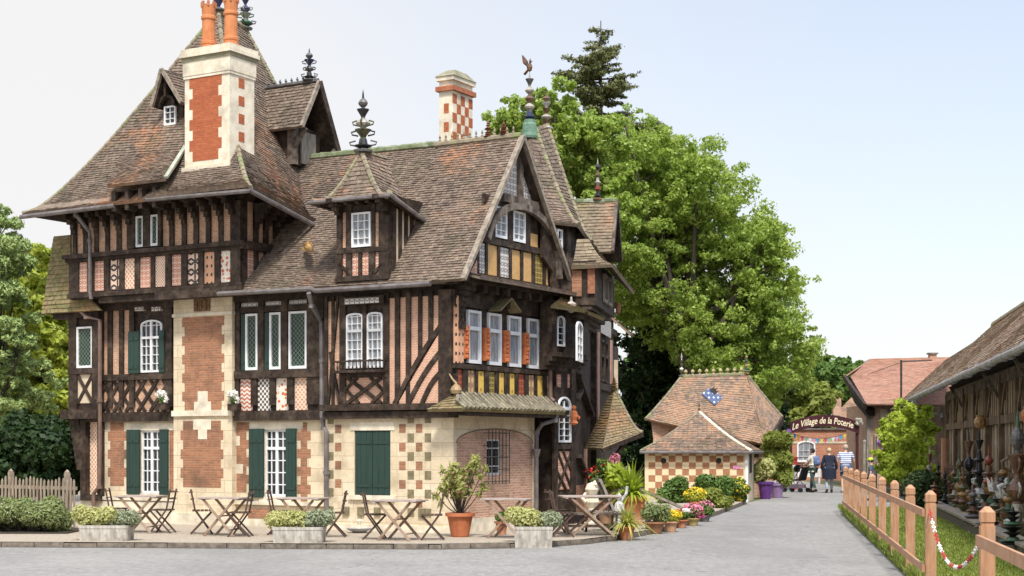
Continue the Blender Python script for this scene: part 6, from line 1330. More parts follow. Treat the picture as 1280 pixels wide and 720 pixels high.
# red and white chain
cw, cr_ = M('chain_white', (.82, .80, .76), (.7, .68, .64), 9, .4, 0), M('chain_red', (.55, .07, .05), (.4, .05, .04), 9, .4, 0)
pa, pb_ = f1 + Vector((-.02, .1, 1.02)), f0 + Vector((-.02, -.1, 1.02)); pa = Vector((FEN(13.95) - .02, 13.95, .97)); pb_ = Vector((FEN(18.8) - .02, 18.8, .99))
chn = empty('barrier_chain', (pa + pb_) / 2 * 1.0, 0, 'red and white plastic chain sagging between two fence posts', 'chain'); chn.location.z = 0
nl = 76; org = Vector(chn.location)
lm_w, lm_r = MB(cw), MB(cr_)
for i in range(nl):
    t = (i + .5) / nl; p = pa.lerp(pb_, t) - org; p.z -= .48 * (4 * t * (1 - t)) * (1 + .15 * (t - .5)); t2 = t + .5 / nl; q = pa.lerp(pb_, t2) - org; q.z -= .48 * (4 * t2 * (1 - t2)) * (1 + .15 * (t2 - .5))
    d = (q - p).normalized(); s = Vector((0, 0, 1)) if i % 2 else d.cross(Vector((0, 0, 1))).normalized(); s = (s - d * s.dot(d)).normalized(); L = .042; mb = lm_r if (i // 6) % 2 == 0 else lm_w
    pts = [p + d * (L * math.cos(a)) + s * (.019 * math.sin(a)) for a in [k * math.pi / 4 for k in range(9)]]; mb.tube(pts, .0065, 5)
lm_w.build('white_links', chn); lm_r.build('red_links', chn)
# low stone edging of the yard
low = MB(M('edging_stone', (.40, .34, .26), (.24, .20, .15), 7, .9, .4), M('edging_face', (.17, .14, .11), (.1, .085, .07), 7, .9, .4)); lw_ = empty('low_wall', (3.2 + .189 * 20, 20, 0), BF.rz, 'low stone edging wall between the lawn and the displayed pottery', 'wall')
low.box(-12, 26, -.22, .0, 0, .25, 1)
u = -12
while u < 26: l = R(.5, .9); low.box(u, min(26, u + l - .012), -.26, .04, .25, .30 + R(-.006, .006), 0); u += l
low.build('wall', lw_)
fill = MB(M('yard_gravel')); fill.poly([(3.2 + .2, 0, .24), (12, 0, .24), (12 + 9, 50, .24), (3.4 + .189 * 50, 50, .24)]); struct(fill, 'display_bed')
# lawn grass blades
LG = leafmat('grass_blade', (.13, .20, .025), (.33, .40, .08), .35, .6, c3=(.45, .42, .18))
def grass(name, n, yf, z, h, mat):
    Y = RNG.uniform(12.5, 44, n) if True else 0; Y = 12.5 + (31.5) * RNG.random(n) ** 1.5; t = RNG.random(n); X = (1.78 + .168 * Y) * (1 - t) + (3.16 + .189 * Y) * t
    hh = h * RNG.uniform(.5, 1.5, n) * (1 + 1.2 * (t < .07)); an = RNG.random(n) * 6.28; w_ = .006 + .0006 * Y; lx, ly = RNG.normal(size=n) * .4 * hh, RNG.normal(size=n) * .4 * hh
    c = np.stack([X, Y, np.full(n, z)], 1); dx = np.stack([np.cos(an) * w_, np.sin(an) * w_, np.zeros(n)], 1); tip = np.stack([lx, ly, hh], 1)
    V = np.stack([c - dx, c + dx, c + tip], 1).reshape(-1, 3); me = bpy.data.meshes.new(name); me.vertices.add(3 * n); me.vertices.foreach_set('co', V.ravel()); me.loops.add(3 * n); me.loops.foreach_set('vertex_index', np.arange(3 * n)); me.polygons.add(n); me.polygons.foreach_set('loop_start', np.arange(n) * 3); me.polygons.foreach_set('loop_total', np.full(n, 3))
    l = me.uv_layers.new(name='UV'); l.data.foreach_set('uv', np.repeat(RNG.random((n, 2)), 3, 0).ravel()); me.materials.append(mat); me.update(); o = bpy.data.objects.new(name, me); COL.objects.link(o); return tag(o, kind='stuff')
grass('grass', 90000, 0, .008, .055, LG)
tag(bpy.data.objects['grass'], 'short green grass of the lawn behind the salmon fence', 'grass')
# shrub and hedge past the barn corner
bl = refine([(.189 * y + c_, y, z, r, r, r * .9) for y, c_, z, r in [(R(47.5, 60), R(2.9, 3.75), R(.8, 2.75), R(.3, .55)) for _ in range(75)]], 5)
bush('lime_shrub', 'bright lime green shrub growing by the end of the long barn', bl, 34000, .10, L_LIME)
bl = [(.189 * y + 3.25 + R(-.1, .4), y, z, .4, .4, .32) for y, z in [(R(43.5, 47), R(.3, .75)) for _ in range(26)]]
bush('clipped_hedge', 'low clipped dark hedge in front of the lime shrub', bl, 14000, .07, L_BOX, 'hedge')
# ------------------------------------------------------------------ gate with sign
gt_ = empty('gate_arch', at(1030, 62), 0, 'arched maroon gate sign over the lane on two posts', 'sign'); go_ = at(1030, 62); MAR = M('maroon_paint', (.065, .014, .02), (.045, .01, .014), 5, .5, .1)
def gq_(px, py): p = at(px, 62); p.z = EYE + (HZ - py) / F * 62; return p - go_
arcz = lambda x: 3.0 - .19 * ((x - .03) / 1.33) ** 2 * 1.5
mb = MB(MAR); N_ = 24; xa_, xb_ = gq_(987, 0).x, gq_(1074, 0).x
def botz(x): t = (x - xa_) / (xb_ - xa_); return arcz(x) - (.50 if 0 else .46 + .0 * t)
for i in range(N_):
    x0, x1 = xa_ + (xb_ - xa_) * i / N_, xa_ + (xb_ - xa_) * (i + 1) / N_
    mb.hexa([V3(x0, -.03, botz(x0)), V3(x1, -.03, botz(x1)), V3(x1, -.03, arcz(x1)), V3(x0, -.03, arcz(x0))], [V3(x0, .03, botz(x0)), V3(x1, .03, botz(x1)), V3(x1, .03, arcz(x1)), V3(x0, .03, arcz(x0))])
mb.build('sign_board', gt_)
tcu = bpy.data.curves.new('sign_text', 'FONT'); tcu.body = 'Le Village de la Poterie'; tcu.size = 1; tcu.extrude = .0; tcu.offset = .012; to = bpy.data.objects.new('t', tcu); COL.objects.link(to)
dg_ = bpy.context.evaluated_depsgraph_get(); me = bpy.data.meshes.new_from_object(to.evaluated_get(dg_)); bpy.data.objects.remove(to)
xs_ = [v.co.x for v in me.vertices]; x0t, x1t = min(xs_), max(xs_); sxx = (xb_ - xa_ - .28) / (x1t - x0t)
for v in me.vertices:
    x = xa_ + .10 + (v.co.x + .22 * v.co.y - x0t) * sxx * .97; y = v.co.y * .36; v.co = (x, -.036, botz(x) + .12 + y)
me.materials.clear(); me.materials.append(M('cream_letter', (.85, .74, .52), (.8, .68, .45), 4, .6, 0)); me.name = 'lettering'; lo_ = bpy.data.objects.new('lettering', me); COL.objects.link(lo_); lo_.parent = gt_
for px_, c in ((989, MAR), (1072, MAR)):
    mb = MB(c); x = gq_(px_, 0).x; mb.box(x - .05, x + .05, -.05 + .09, .05 + .09, 0, 2.72); mb.build('post', gt_)
orn = MB(finmat('pale', GZ['pale']))
for k in range(16): orn.ball(gq_(1073, 527) + V3(R(-.12, .14), -.1 + R(-.05, .05), R(-.15, .13)), R(.04, .07), n=6)
orn.build('ornament', gt_)
pn = MB(M('violet', (.28, .12, .42), (.2, .08, .3), 5)); pn.ball(gq_(988, 540) + V3(-.1, -.12, 0), .13, n=8); pn.build('ornament', gt_)
bunt = empty('bunting', at(1020, 64), 0, 'string of coloured pennants hanging below the gate sign', 'bunting'); cols_ = [(.05, .35, .65), (.75, .6, .1), (.6, .1, .2), (.2, .5, .3), (.7, .7, .68), (.55, .35, .6)]
st_b = MB(M('iron')); P_ = []
for i in range(15): t = i / 14; P_.append(V3(-.95 + 2.2 * t, 0, 2.28 - .22 * math.sin(math.pi * t)))
st_b.tube(P_, .008, 4); st_b.build('string', bunt)
for i, p in enumerate(P_[:-1]):
    q = P_[i + 1]; mb = MB(M('pennant_%d' % (i % 6), cols_[i % 6], None, 3, .7, 0)); mb.hexa([p, q, (p + q) / 2 + V3(0, 0, -.22)], [p + V3(0, .006, 0), q + V3(0, .006, 0), (p + q) / 2 + V3(0, .006, -.22)]); mb.build('pennant', bunt)
# planters and posts by the gate right side
for px_, Y, h, lab in ((1080, 60, 1.9, 'slim grey wooden post left of the red brick pier near the gate'), (1094, 58, 2.1, 'rough wooden post beside the shed wall beyond the fence')):
    mb = MB(OLDWOOD); p = at(px_, Y); mb.tube([(0, 0, 0), (.02, 0, h)], [.07, .055], 7); mb.ball((.02, 0, h + .03), .08, n=7); o = mb.build('wooden_post', None); o.location = p; tag(o, lab, 'post')
mb = MB(BRICKA, M('violet')); mb.box(-.2, .2, -.2, .2, 0, 2.2, 0); mb.ball((.0, -.25, 1.9), .13, 1); mb.ball((.08, -.25, 1.55), .14, 1); o = mb.build('brick_pier'); o.location = at(1099, 62); tag(o, 'brick pier with violet flower balls by the shed beyond the gate', 'pier')
# red telephone-like box beside the gate post at left
mb = MB(M('red_paint', (.45, .05, .04), (.32, .04, .03), 5, .5, .1)); mb.box(-.14, .14, -.1, .1, 0, 1.25); mb.box(-.1, .1, -.12, -.1, .2, 1.0, WHITE); mb.box(-.17, .17, -.13, .13, 1.25, 1.32); o = mb.build('red_stand'); o.location = at(992, 63.5); tag(o, 'narrow red panel stand behind the left gate post', 'stand')
mb = MB(WHITE); mb.box(-1.0, 1.0, 0, .5, .62, .70); mb.box(-.95, -.87, .0, .45, 0, .62); mb.box(.87, .95, 0, .45, 0, .62); mb.box(-1, 1, -.01, 0, .3, .66); o = mb.build('market_table'); o.location = at(1000, 74); tag(o, 'white covered table in front of the brick workshop', 'table')
# ------------------------------------------------------------------ pots and plants
def potprof(h, r, rim=.02): return [(0, 0), (r * .62, 0), (r * .66, h * .05), (r * .92, h * .82), (r * .94, h * .86), (r + rim, h * .86), (r + rim, h), (r * .88, h), (r * .84, h * .88), (0, h * .88)]
SOIL = M('pot_soil', (.05, .035, .025), None, 20)
def pot(loc, h, r, label, mat=None, n=14, cat='flower pot', grp=None, name='flower_pot'):
    e = empty(name, loc, 0, label, cat, grp); mb = MB(mat or TERRAP); mb.lathe((0, 0, 0), potprof(h, r), n); mb.build('pot', e); s = MB(SOIL); s.lathe((0, 0, 0), [(0, h * .9), (r * .86, h * .9)], n); s.build('soil', e); return e
def blades(e, z, n, L, w_, mat, up=.8, droop=.6, name='foliage', seed=1):
    rr = random.Random(seed); mb = MB(mat)
    for k in range(n):
        a = rr.uniform(0, 6.28); l = L * rr.uniform(.6, 1.1); d = Vector((math.cos(a), math.sin(a), 0)); o = rr.uniform(.1, .95); s = d.cross(Vector((0, 0, 1))) * w_; pts = []
        for i in range(6): t = i / 5; pts.append(Vector((0, 0, z)) + d * (l * (o * t + .15 * t * t)) + Vector((0, 0, l * (up * t * (1.2 - o * .5) - droop * o * t * t * 1.3))))
        u = [(rr.random(), rr.random())] * 4
        for i in range(5): w0_, w1_ = (1 - (i / 5) ** 2), (1 - ((i + 1) / 5) ** 2); mb.poly([pts[i] - s * w0_, pts[i] + s * w0_, pts[i + 1] + s * w1_ * 1, pts[i + 1] - s * w1_], None, u)
    return mb.build(name, e)
def lv(e, blobs, n, s, mat, name='foliage', long=1.6, inner=.4): return leaves(name, blobs, n, s, mat, e, long=long, inner=inner)
L_VAR0 = leafmat('oleander_leaf', (.22, .26, .07), (.48, .48, .16), .35, 4)
# oleander in a big terracotta pot
p = gnd(575, 671, .1); e = pot(p, .44, .25, 'large terracotta pot with a sparse flowering oleander against the brick arch', M('terracotta_red', (.50, .17, .075), (.38, .12, .05), 5, .7, .2), 18)
mb = MB(BARKD); bl = []
for k in range(26):
    a = R(0, 6.28); t = Vector((math.cos(a) * R(.1, .5), math.sin(a) * R(.1, .4), .44 + R(.3, 1.0))); mb.tube([(0, 0, .38), t * .5 + Vector((0, 0, .15)), t], [.014, .01, .006], 5); bl.append((t.x, t.y, t.z, .085, .085, .1)); bl.append((t.x * .8, t.y * .8, t.z - .13, .06, .06, .07))
mb.build('stem', e); lv(e, bl, 950, .04, L_VAR0, long=3.6); lv(e, bl, 200, .035, FLW['pink'], 'flower', 1.1, .05)
# stone troughs
CONC = M('concrete', (.56, .52, .45), (.33, .30, .25), 6, .9, .5, c3=(.17, .16, .13), s3=4, stretch=(3, 3, .5))
L_VAR = leafmat('variegated_leaf', (.34, .38, .11), (.70, .66, .32), .35, 5); L_GRN = leafmat('silver_leaf', (.24, .28, .16), (.44, .47, .32), .3, 5)
for px0, px1, pb, zz_, lab in ((99, 161, 683.5, .0, 'leftmost stone trough with yellow-green shrubs at the terrace edge'), (341, 404, 686, .0, 'middle stone trough of variegated shrubs standing before a wooden table'), (643, 691, 685.5, .0, 'right stone trough of pale shrubs at the bend of the terrace edge')):
    a, b = gnd(px0, pb, zz_), gnd(px1, pb, zz_); L = b.x - a.x; e = empty('stone_trough', ((a.x + b.x) / 2, a.y + .2, zz_), R(-.04, .04), lab, 'planter', 'stone troughs along the terrace edge')
    mb = MB(CONC); h = .36; l2 = L / 2; q = [Vector((-l2 * .96, -.2, 0)), Vector((l2 * .96, -.2, 0)), Vector((l2 * .96, .2, 0)), Vector((-l2 * .96, .2, 0))]; mb.hexa(q, [Vector((p_.x * 1.04, p_.y * 1.1, h)) for p_ in q]); mb.box(-l2 * 1.01, l2 * 1.01, -.225, -.17, h - .04, h + .012); mb.box(-l2 * 1.01, l2 * 1.01, .17, .225, h - .04, h + .012); mb.box(-l2 * 1.01, -l2 * .93, -.17, .17, h - .04, h + .012); mb.box(l2 * .93, l2 * 1.01, -.17, .17, h - .04, h + .012); mb.build('trough', e)
    bl = [(x * l2, R(-.1, .1), h + .10 + R(0, .14), .17, .18, .15) for x in (-1.0, -.8, -.55, -.3, -.05, .1)]; bl2 = [(x * l2, R(-.1, .1), h + .08 + R(0, .1), .16, .17, .13) for x in (.3, .5, .7, .9, 1.05)]
    lv(e, bl, 3600, .032, L_VAR); lv(e, bl2, 3000, .028, L_GRN)
for k in range(9): blades(lav, R(.05, .15), 60, .5, .008, L_LAV, 1.0, .5, 'stalk', seed=40 + k).location = (-1.1 + k * .19, R(-.25, .25), 0)
# row of pots on the bend
p = gnd(783, 675, .005); e = pot(p, .26, .17, 'round terracotta pot with long arching yellow striped leaves', n=16); L_STR = leafmat('striped_leaf', (.30, .36, .06), (.66, .62, .2), .35, 6); blades(e, .24, 190, .66, .017, L_STR, .8, .8, seed=3)
p = gnd(818, 667, .005); e = pot(p, .24, .22, 'wide brown bowl pot of grey-green feathery plants', M('brown_pot', (.34, .17, .09), (.25, .12, .06), 6)); lv(e, [(R(-.15, .2), R(-.1, .1), .3 + R(0, .22), .14, .14, .13) for _ in range(9)], 2600, .03, L_LAV, long=2.6)
p = gnd(838.5, 665, .005); e = pot(p, .22, .15, 'pale terracotta pot of yellow flowers between the bowl pot and the geraniums', M('pale_pot', (.58, .34, .2), (.46, .26, .15), 6)); lv(e, [(R(-.1, .1), R(-.1, .1), .28 + R(0, .1), .12, .12, .1) for _ in range(6)], 1000, .03, L_YEL, long=2); lv(e, [(0, 0, .36, .22, .2, .1)], 500, .035, FLW['yellow'], 'flower', 1.1, .1)
p = gnd(852, 660, .005); e = pot(p, .18, .13, 'small orange pot with red and pink geraniums'); lv(e, [(0, 0, .26, .15, .15, .1)], 600, .04, L_MID); lv(e, [(-.06, 0, .32, .1, .1, .08)], 120, .04, FLW['red'], 'flower', 1.1, .1); lv(e, [(.08, 0, .36, .1, .1, .06)], 100, .04, FLW['white'], 'blossom', 1.1, .1)
p = gnd(866, 657, .005); e = pot(p, .17, .15, 'ochre pot overflowing with pink flowers at the lane edge', M('ochre_pot', (.5, .38, .16), (.4, .3, .12), 6)); lv(e, [(0, 0, .3, .2, .2, .14)], 800, .04, L_MID); lv(e, [(.0, 0, .36, .22, .2, .13)], 420, .045, FLW['pink'], 'flower', 1.1, .1); lv(e, [(.1, 0, .25, .16, .2, .1)], 120, .045, FLW['magenta'], 'blossom', 1.1, .1)
p = gnd(881, 652, .005); e = pot(p, .15, .14, 'farthest low pot of magenta and pink flowers before the hut bushes', M('slate_pot', (.2, .19, .19), None, 6)); lv(e, [(0, 0, .26, .2, .2, .14)], 700, .045, L_MID); lv(e, [(.0, 0, .34, .2, .2, .16)], 150, .045, FLW['pink'], 'flower', 1.1, .1)
p = at(869, 38.5, .1); e = pot(p, .3, .16, 'terracotta pot topped by a dome of bright yellow flowers'); lv(e, [(0, 0, .42, .26, .2, .16)], 900, .045, L_YEL); lv(e, [(0, 0, .48, .27, .22, .16)], 420, .04, FLW['yellow'], 'flower', 1.1, .1)
# large raised planter with bright leaves and geraniums
e = empty('raised_planter', at(790, 33.0, .1), 0, 'square terracotta planter with a large bright green leafy plant beside the porch', 'planter'); mb = MB(TERRAP); mb.hexa([Vector((-.2, -.2, 0)), Vector((.2, -.2, 0)), Vector((.2, .2, 0)), Vector((-.2, .2, 0))], [Vector((-.26, -.24, .56)), Vector((.26, -.24, .56)), Vector((.26, .24, .56)), Vector((-.26, .24, .56))]); mb.box(-.29, .29, -.27, .27, .5, .6); mb.build('box', e); blades(e, .55, 170, .9, .035, L_LIME, .95, .95, seed=5); lv(e, [(-.35 + R(-.1, .1), R(-.1, .1), .9 + R(-.1, .25), .16, .14, .14) for _ in range(4)], 260, .12, L_LIME, 'leaf', 2.4)
e = pot(at(757, 33.4, .1), .5, .2, 'tall pot of red and pink geraniums hanging beside the porch door', M('pale_pot')); lv(e, [(R(-.25, .3), R(-.2, .2), .5 + R(.2, .85), .16, .16, .16) for _ in range(11)], 2300, .055, L_MID); lv(e, [(-.3, -.1, 1.1, .2, .1, .14), (.15, -.15, 1.1, .18, .1, .2), (-.05, -.1, 1.3, .1, .1, .08)], 80, .05, FLW['red'], 'flower', 1.1, .1); lv(e, [(.2, -.1, 1.38, .12, .1, .12), (.05, -.2, .5, .1, .1, .2)], 160, .05, FLW['pink'], 'blossom', 1.1, .1)
mb = MB(STONE2); mb.lathe((0, 0, 0), [(.16, 0), (.18, .1), (.08, .15), (.09, .4), (.15, .52), (.13, .6)], 10); mb.ball((0, 0, .78), .15, n=9); mb.ball((.08, -.05, .88), .09, n=8); mb.tube([(-.12, 0, .7), (-.2, -.05, .6), (-.12, -.1, .52)], .04, 6); o = mb.build('stone_statue'); o.location = at(740, 31.8, .1); tag(o, 'weathered cream stone figure on a pedestal behind the large table', 'statue')
mb = MB(finmat('white', GZ['white'])); mb.lathe((0, 0, 0), [(.12, 0), (.1, .1), (.05, .2), (.11, .35), (.09, .5), (.03, .55), (.07, .62), (.0, .72)], 9); mb.tube([(.05, 0, .55), (.14, 0, .7), (.16, 0, .85)], .03, 6); o = mb.build('stone_statue'); o.location = at(774, 31.6, .1); tag(o, 'small white glazed ornament right of the lounge chair', 'statue')
# bushes in front of the hut
for (x0, x1, y0, mat, lab, s) in ((822, 868, 600, L_MID, 'dark green rounded shrub left under the checkered wall of the hut', 1), (868, 916, 598, L_MID, 'green rounded shrub right under the checkered wall of the hut', 2)):
    bl = []
    for _ in range(14): x = R(x0 + 6, x1 - 6); zt2 = (632 - y0) / F * 45; bl.append((at(x, 46).x, 46 + R(-.4, .4), .1 + R(.15, zt2 * .85), .25, .25, .22))
    bush('garden_shrub', lab, bl, 7000, .06, mat, group='shrubs in front of the hut', z=.05)
bl = [(at(x, 42).x, 42 + R(-.2, .2), .1 + R(.1, .42), .2, .2, .16) for x in (872, 880, 888, 895, 902, 908)]; bush('garden_shrub', 'light green low plants in front of the right hut shrub', bl, 3000, .06, L_ASH2, group='shrubs in front of the hut', z=.05)
bl = [(at(x, 47).x, 47 + R(-.1, .2), .05 + z, .2, .2, .17) for x, z in ((919, .2), (926, .2), (921, .45), (928, .42), (924, .6))]; bush('garden_shrub', 'bush with pale yellow flowers at the right corner of the hut', bl, 2500, .06, L_MID, group='shrubs in front of the hut', extra=(420, .06, FLW['yellow']))
mb = MB(M('slate_slab', (.16, .16, .16), (.1, .1, .1), 5), OLDWOOD); mb.bar((0, 0, .62), (1.15, .1, .12), .5, .03, 0); mb.bar((0, -.27, .64), (1.15, -.17, .14), .05, .06, 1); mb.box(-.05, .05, -.2, .2, 0, .6, 1); mb.box(1.05, 1.15, -.2, .2, 0, .12, 1); o = mb.build('sloping_board'); o.location = at(797, 38, .1); tag(o, 'dark sloping board with a pale rail leaning among the shrubs', 'board')
# purple pots
PURP = M('purple_pot', (.13, .04, .20), (.09, .03, .15), 5, .45, .1); PURL = M('lilac_pot', (.30, .19, .34), (.24, .15, .28), 5, .5, .1)
p = gnd(957, 624); e = pot(p, .58, .26, 'deep purple pot with a yellow-green shrub at the lane edge', PURP); lv(e, [(R(-.25, .2), R(-.2, .2), .6 + R(.1, .6), .22, .22, .2) for _ in range(12)], 3000, .07, L_VAR); 
p = gnd(971.5, 622.5); e = pot(p, .5, .25, 'pale lilac pot with a tall bamboo-like shrub', PURL); lv(e, [(R(-.3, .35), R(-.25, .25), .5 + R(.1, 1.55), .25, .25, .25) for _ in range(24)], 6500, .07, L_ASH2, long=2.4)
# flower boxes high on the manor
for (px_, py_, pl0, lab) in ((204, 511, FM_, 'small box of white flowers on the lattice balcony beam of the manor'), (293, 512, FM_, 'small box of white flowers left of the patterned tile panels')):
    u, z = pl0.px(px_, py_, .2); pw = H.wld(pl0.P(u, z, .2)); e = empty('flower_box', pw, H.rz, lab, 'flower box', 'flower boxes on the manor'); mb = MB(TIMBER); mb.box(-.12, .12, -.08, .08, -.02, .12); mb.build('box', e); lv(e, [(0, 0, .2, .09, .08, .09)], 200, .04, L_MID); lv(e, [(-.05, 0, .32, .13, .08, .08), (.06, 0, .2, .07, .06, .08)], 260, .05, FLW['white'], 'flower', 1.1, .1)
mb = MB(M('bowl_zinc', (.42, .43, .43), None, 5, .5)); mb.lathe((0, 0, 0), [(0, 0), (.1, .0), (.22, .06), (.24, .09), (.2, .08), (0, .03)], 14); mb.lathe((0, 0, .03), [(.05, 0), (.03, .12), (.05, .2), (0, .24)], 8, STONE2); o = mb.build('water_bowl'); o.location = gnd(447, 667, .1) + Vector((0, .3, 0)); tag(o, 'shallow grey bowl with a small spout under the green shuttered window', 'bowl')
e = pot(at(627, 29.3, .1), .25, .12, 'small terracotta pot hidden behind the table at the brick arch'); lv(e, [(0, 0, .32, .12, .12, .1)], 400, .04, L_MID)
# ------------------------------------------------------------------ tables and chairs
TEAK = M('teak', (.33, .22, .15), (.20, .13, .09), 8, .7, .3, c3=(.42, .33, .26), s3=4, stretch=(1, 6, 1)); TEAKT = M('teak_top', (.46, .38, .33), (.30, .24, .20), 6, .6, .2, stretch=(1, 12, 1)); BRN = M('brown_metal', (.10, .06, .045), (.06, .04, .03), 9, .5, .1)
def make_table(name, L, W_, h):
    r = empty(name, (0, 0, 0)); mb = MB(TEAKT); n = 7
    for k in range(n): y = -W_ / 2 + W_ * k / n; mb.box(-L / 2, L / 2, y + .004, y + W_ / n - .004, h - .022, h)
    mb.box(-L / 2 + .05, -L / 2 + .1, -W_ / 2 + .01, W_ / 2 - .01, h - .045, h - .023); mb.box(L / 2 - .1, L / 2 - .05, -W_ / 2 + .01, W_ / 2 - .01, h - .045, h - .023); mb.build('tabletop', r)
    for s in (-1, 1):
        for d in (-1, 1): mb = MB(TEAK); y = s * (W_ / 2 - .06) + d * .015; mb.bar((d * L * .36, y, h - .03), (-d * L * .36, y, 0), .042, .03, up=(0, 1, 0)); mb.build('leg', r)
    mb = MB(TEAK); mb.tube([(0, -W_ / 2 + .06, h * .52), (0, W_ / 2 - .06, h * .52)], .014, 6); mb.bar((L * .25, -W_ / 2 + .06, .12), (L * .25, W_ / 2 - .06, .12), .03, .02); mb.build('stretcher', r); return r
def make_chair():
    r = empty('folding_chair', (0, 0, 0)); w_ = .38
    mb = MB(BRN)
    for k in range(5): x = -.17 + .075 * k; mb.box(x, x + .066, -w_ / 2, w_ / 2, .43, .455)
    mb.build('seat', r)
    for s in (-1, 1):
        mb = MB(BRN); mb.bar((.2, s * w_ / 2, 0), (-.12, s * w_ / 2, .45), .03, .02, up=(0, 1, 0)); mb.bar((-.12, s * w_ / 2, .44), (-.2, s * w_ / 2, .84), .03, .02, up=(0, 1, 0)); mb.build('rear_leg', r)     # runs up to the back
        mb = MB(BRN); mb.bar((-.2, s * (w_ / 2 - .025), 0), (.2, s * (w_ / 2 - .025), .43), .03, .02, up=(0, 1, 0)); mb.build('front_leg', r)
    mb = MB(BRN)
    for z in (.66, .79): x = -.12 - .08 * (z - .44) / .4; mb.bar((x - .008, -w_ / 2, z), (x - .008, w_ / 2, z), .018, .07, up=(-.9, 0, -.2))
    mb.build('backrest', r); mb = MB(BRN); mb.tube([(.12, -w_ / 2, .14), (.12, w_ / 2, .14)], .007, 5); mb.tube([(-.14, -w_ / 2 + .02, .07), (-.14, w_ / 2 - .02, .07)], .007, 5); mb.build('stretcher', r); return r
tb = make_table('folding_table', .86, .62, .71); ch = make_chair(); tcount = 0
tabs = [(176, 30.0, 'wooden folding table nearest the left end of the manor'), (281, 29.0, 'wooden folding table behind and left of the middle stone trough'), (379, 28.8, 'wooden folding table half hidden by the middle stone trough'), (499, 27.6, 'wooden folding table under the checkered brickwork, left of the oleander'), (634, 28.3, 'wooden folding table half hidden by the right stone trough')]
for i, (px_, Y, lab) in enumerate(tabs):
    o = tb if i == 0 else copy_tree(tb); o.location = at(px_, Y, .1); o.rotation_euler.z = R(-.12, .12) - .25; tag(o, lab, 'table', 'folding tables on the terrace')
crs = [(147, 30.5, 3.3, 'folding chair tucked at the left of the leftmost table'), (204, 29.9, -.1, 'folding chair right of the leftmost table'), (252, 29.6, 3.1, 'folding chair left of the second table from the left'), (301, 28.7, .0, 'folding chair right of the second table from the left'), (349, 29.3, 3.2, 'folding chair just left of the table behind the middle trough'), (419, 28.6, -.1, 'folding chair by the downpipe, right of the middle trough'), (468, 27.9, 3.15, 'folding chair left of the table under the checkered brickwork'), (541, 27.7, .05, 'folding chair between the checkered wall table and the oleander pot'), (703, 28.6, 3.3, 'folding chair left of the large table by the turret'), (697, 29.6, 2.6, 'folding chair behind the large table, closest to the downpipe')]
for i, (px_, Y, a, lab) in enumerate(crs):
    o = ch if i == 0 else copy_tree(ch); o.location = at(px_, Y, .1); a_ = a + math.pi if 0 else a; o.rotation_euler.z = (math.pi if abs(a) > 2 else 0) + R(-.2, .2); o.rotation_euler.z = (0 if abs(a) > 2 else math.pi) + R(-.2, .2); tag(o, lab, 'chair', 'folding chairs on the terrace')
t6 = make_table('slatted_table', 1.12, .75, .74); t6.location = at(738, 29.0, .1); t6.rotation_euler.z = .1; tag(t6, 'large wooden slatted table in front of the turret door', 'table')
# reclining chair with pale slats
e = empty('lounge_chair', at(762, 30.6, .1), .1, 'dark reclining chair with a pale framed sloping back by the porch', 'chair'); mb = MB(OLDWOOD, M('sling_dark', (.06, .06, .07), None, 5)); mb.bar((.05, -.25, .4), (-.22, -.25, 1.0), .05, .03, 0, (0, 1, 0)); mb.bar((.05, .25, .4), (-.22, .25, 1.0), .05, .03, 0, (0, 1, 0)); mb.bar((-.22, -.25, 1.0), (-.22, .25, 1.0), .05, .04, 0); mb.hexa([Vector((.05, -.22, .42)), Vector((.05, .22, .42)), Vector((-.2, .22, .96)), Vector((-.2, -.22, .96))], [Vector((.07, -.22, .42)), Vector((.07, .22, .42)), Vector((-.18, .22, .96)), Vector((-.18, -.22, .96))], 1); mb.build('backrest', e)
mb = MB(OLDWOOD)
for k in range(7): mb.box(-.5 + k * .09, -.43 + k * .09, -.25, .25, .38, .40)
mb.build('seat', e)
for x in (-.5, .08):
    for y in (-.24, .24): mb = MB(TIMBER); mb.bar((x, y, 0), (x + .03, y, .38), .04, .04); mb.build('leg', e)
mb = MB(TIMBER2); mb.box(-.75, .75, -.15, .15, .34, .38); mb.box(-.6, -.53, -.13, .13, 0, .34); mb.box(.53, .6, -.13, .13, 0, .34); mb.box(-.53, .53, -.02, .02, .1, .15); o = mb.build('wooden_bench'); o.location = at(745, 30.0, .1); o.rotation_euler.z = -.1; tag(o, 'low dark wooden bench behind the large slatted table', 'bench')
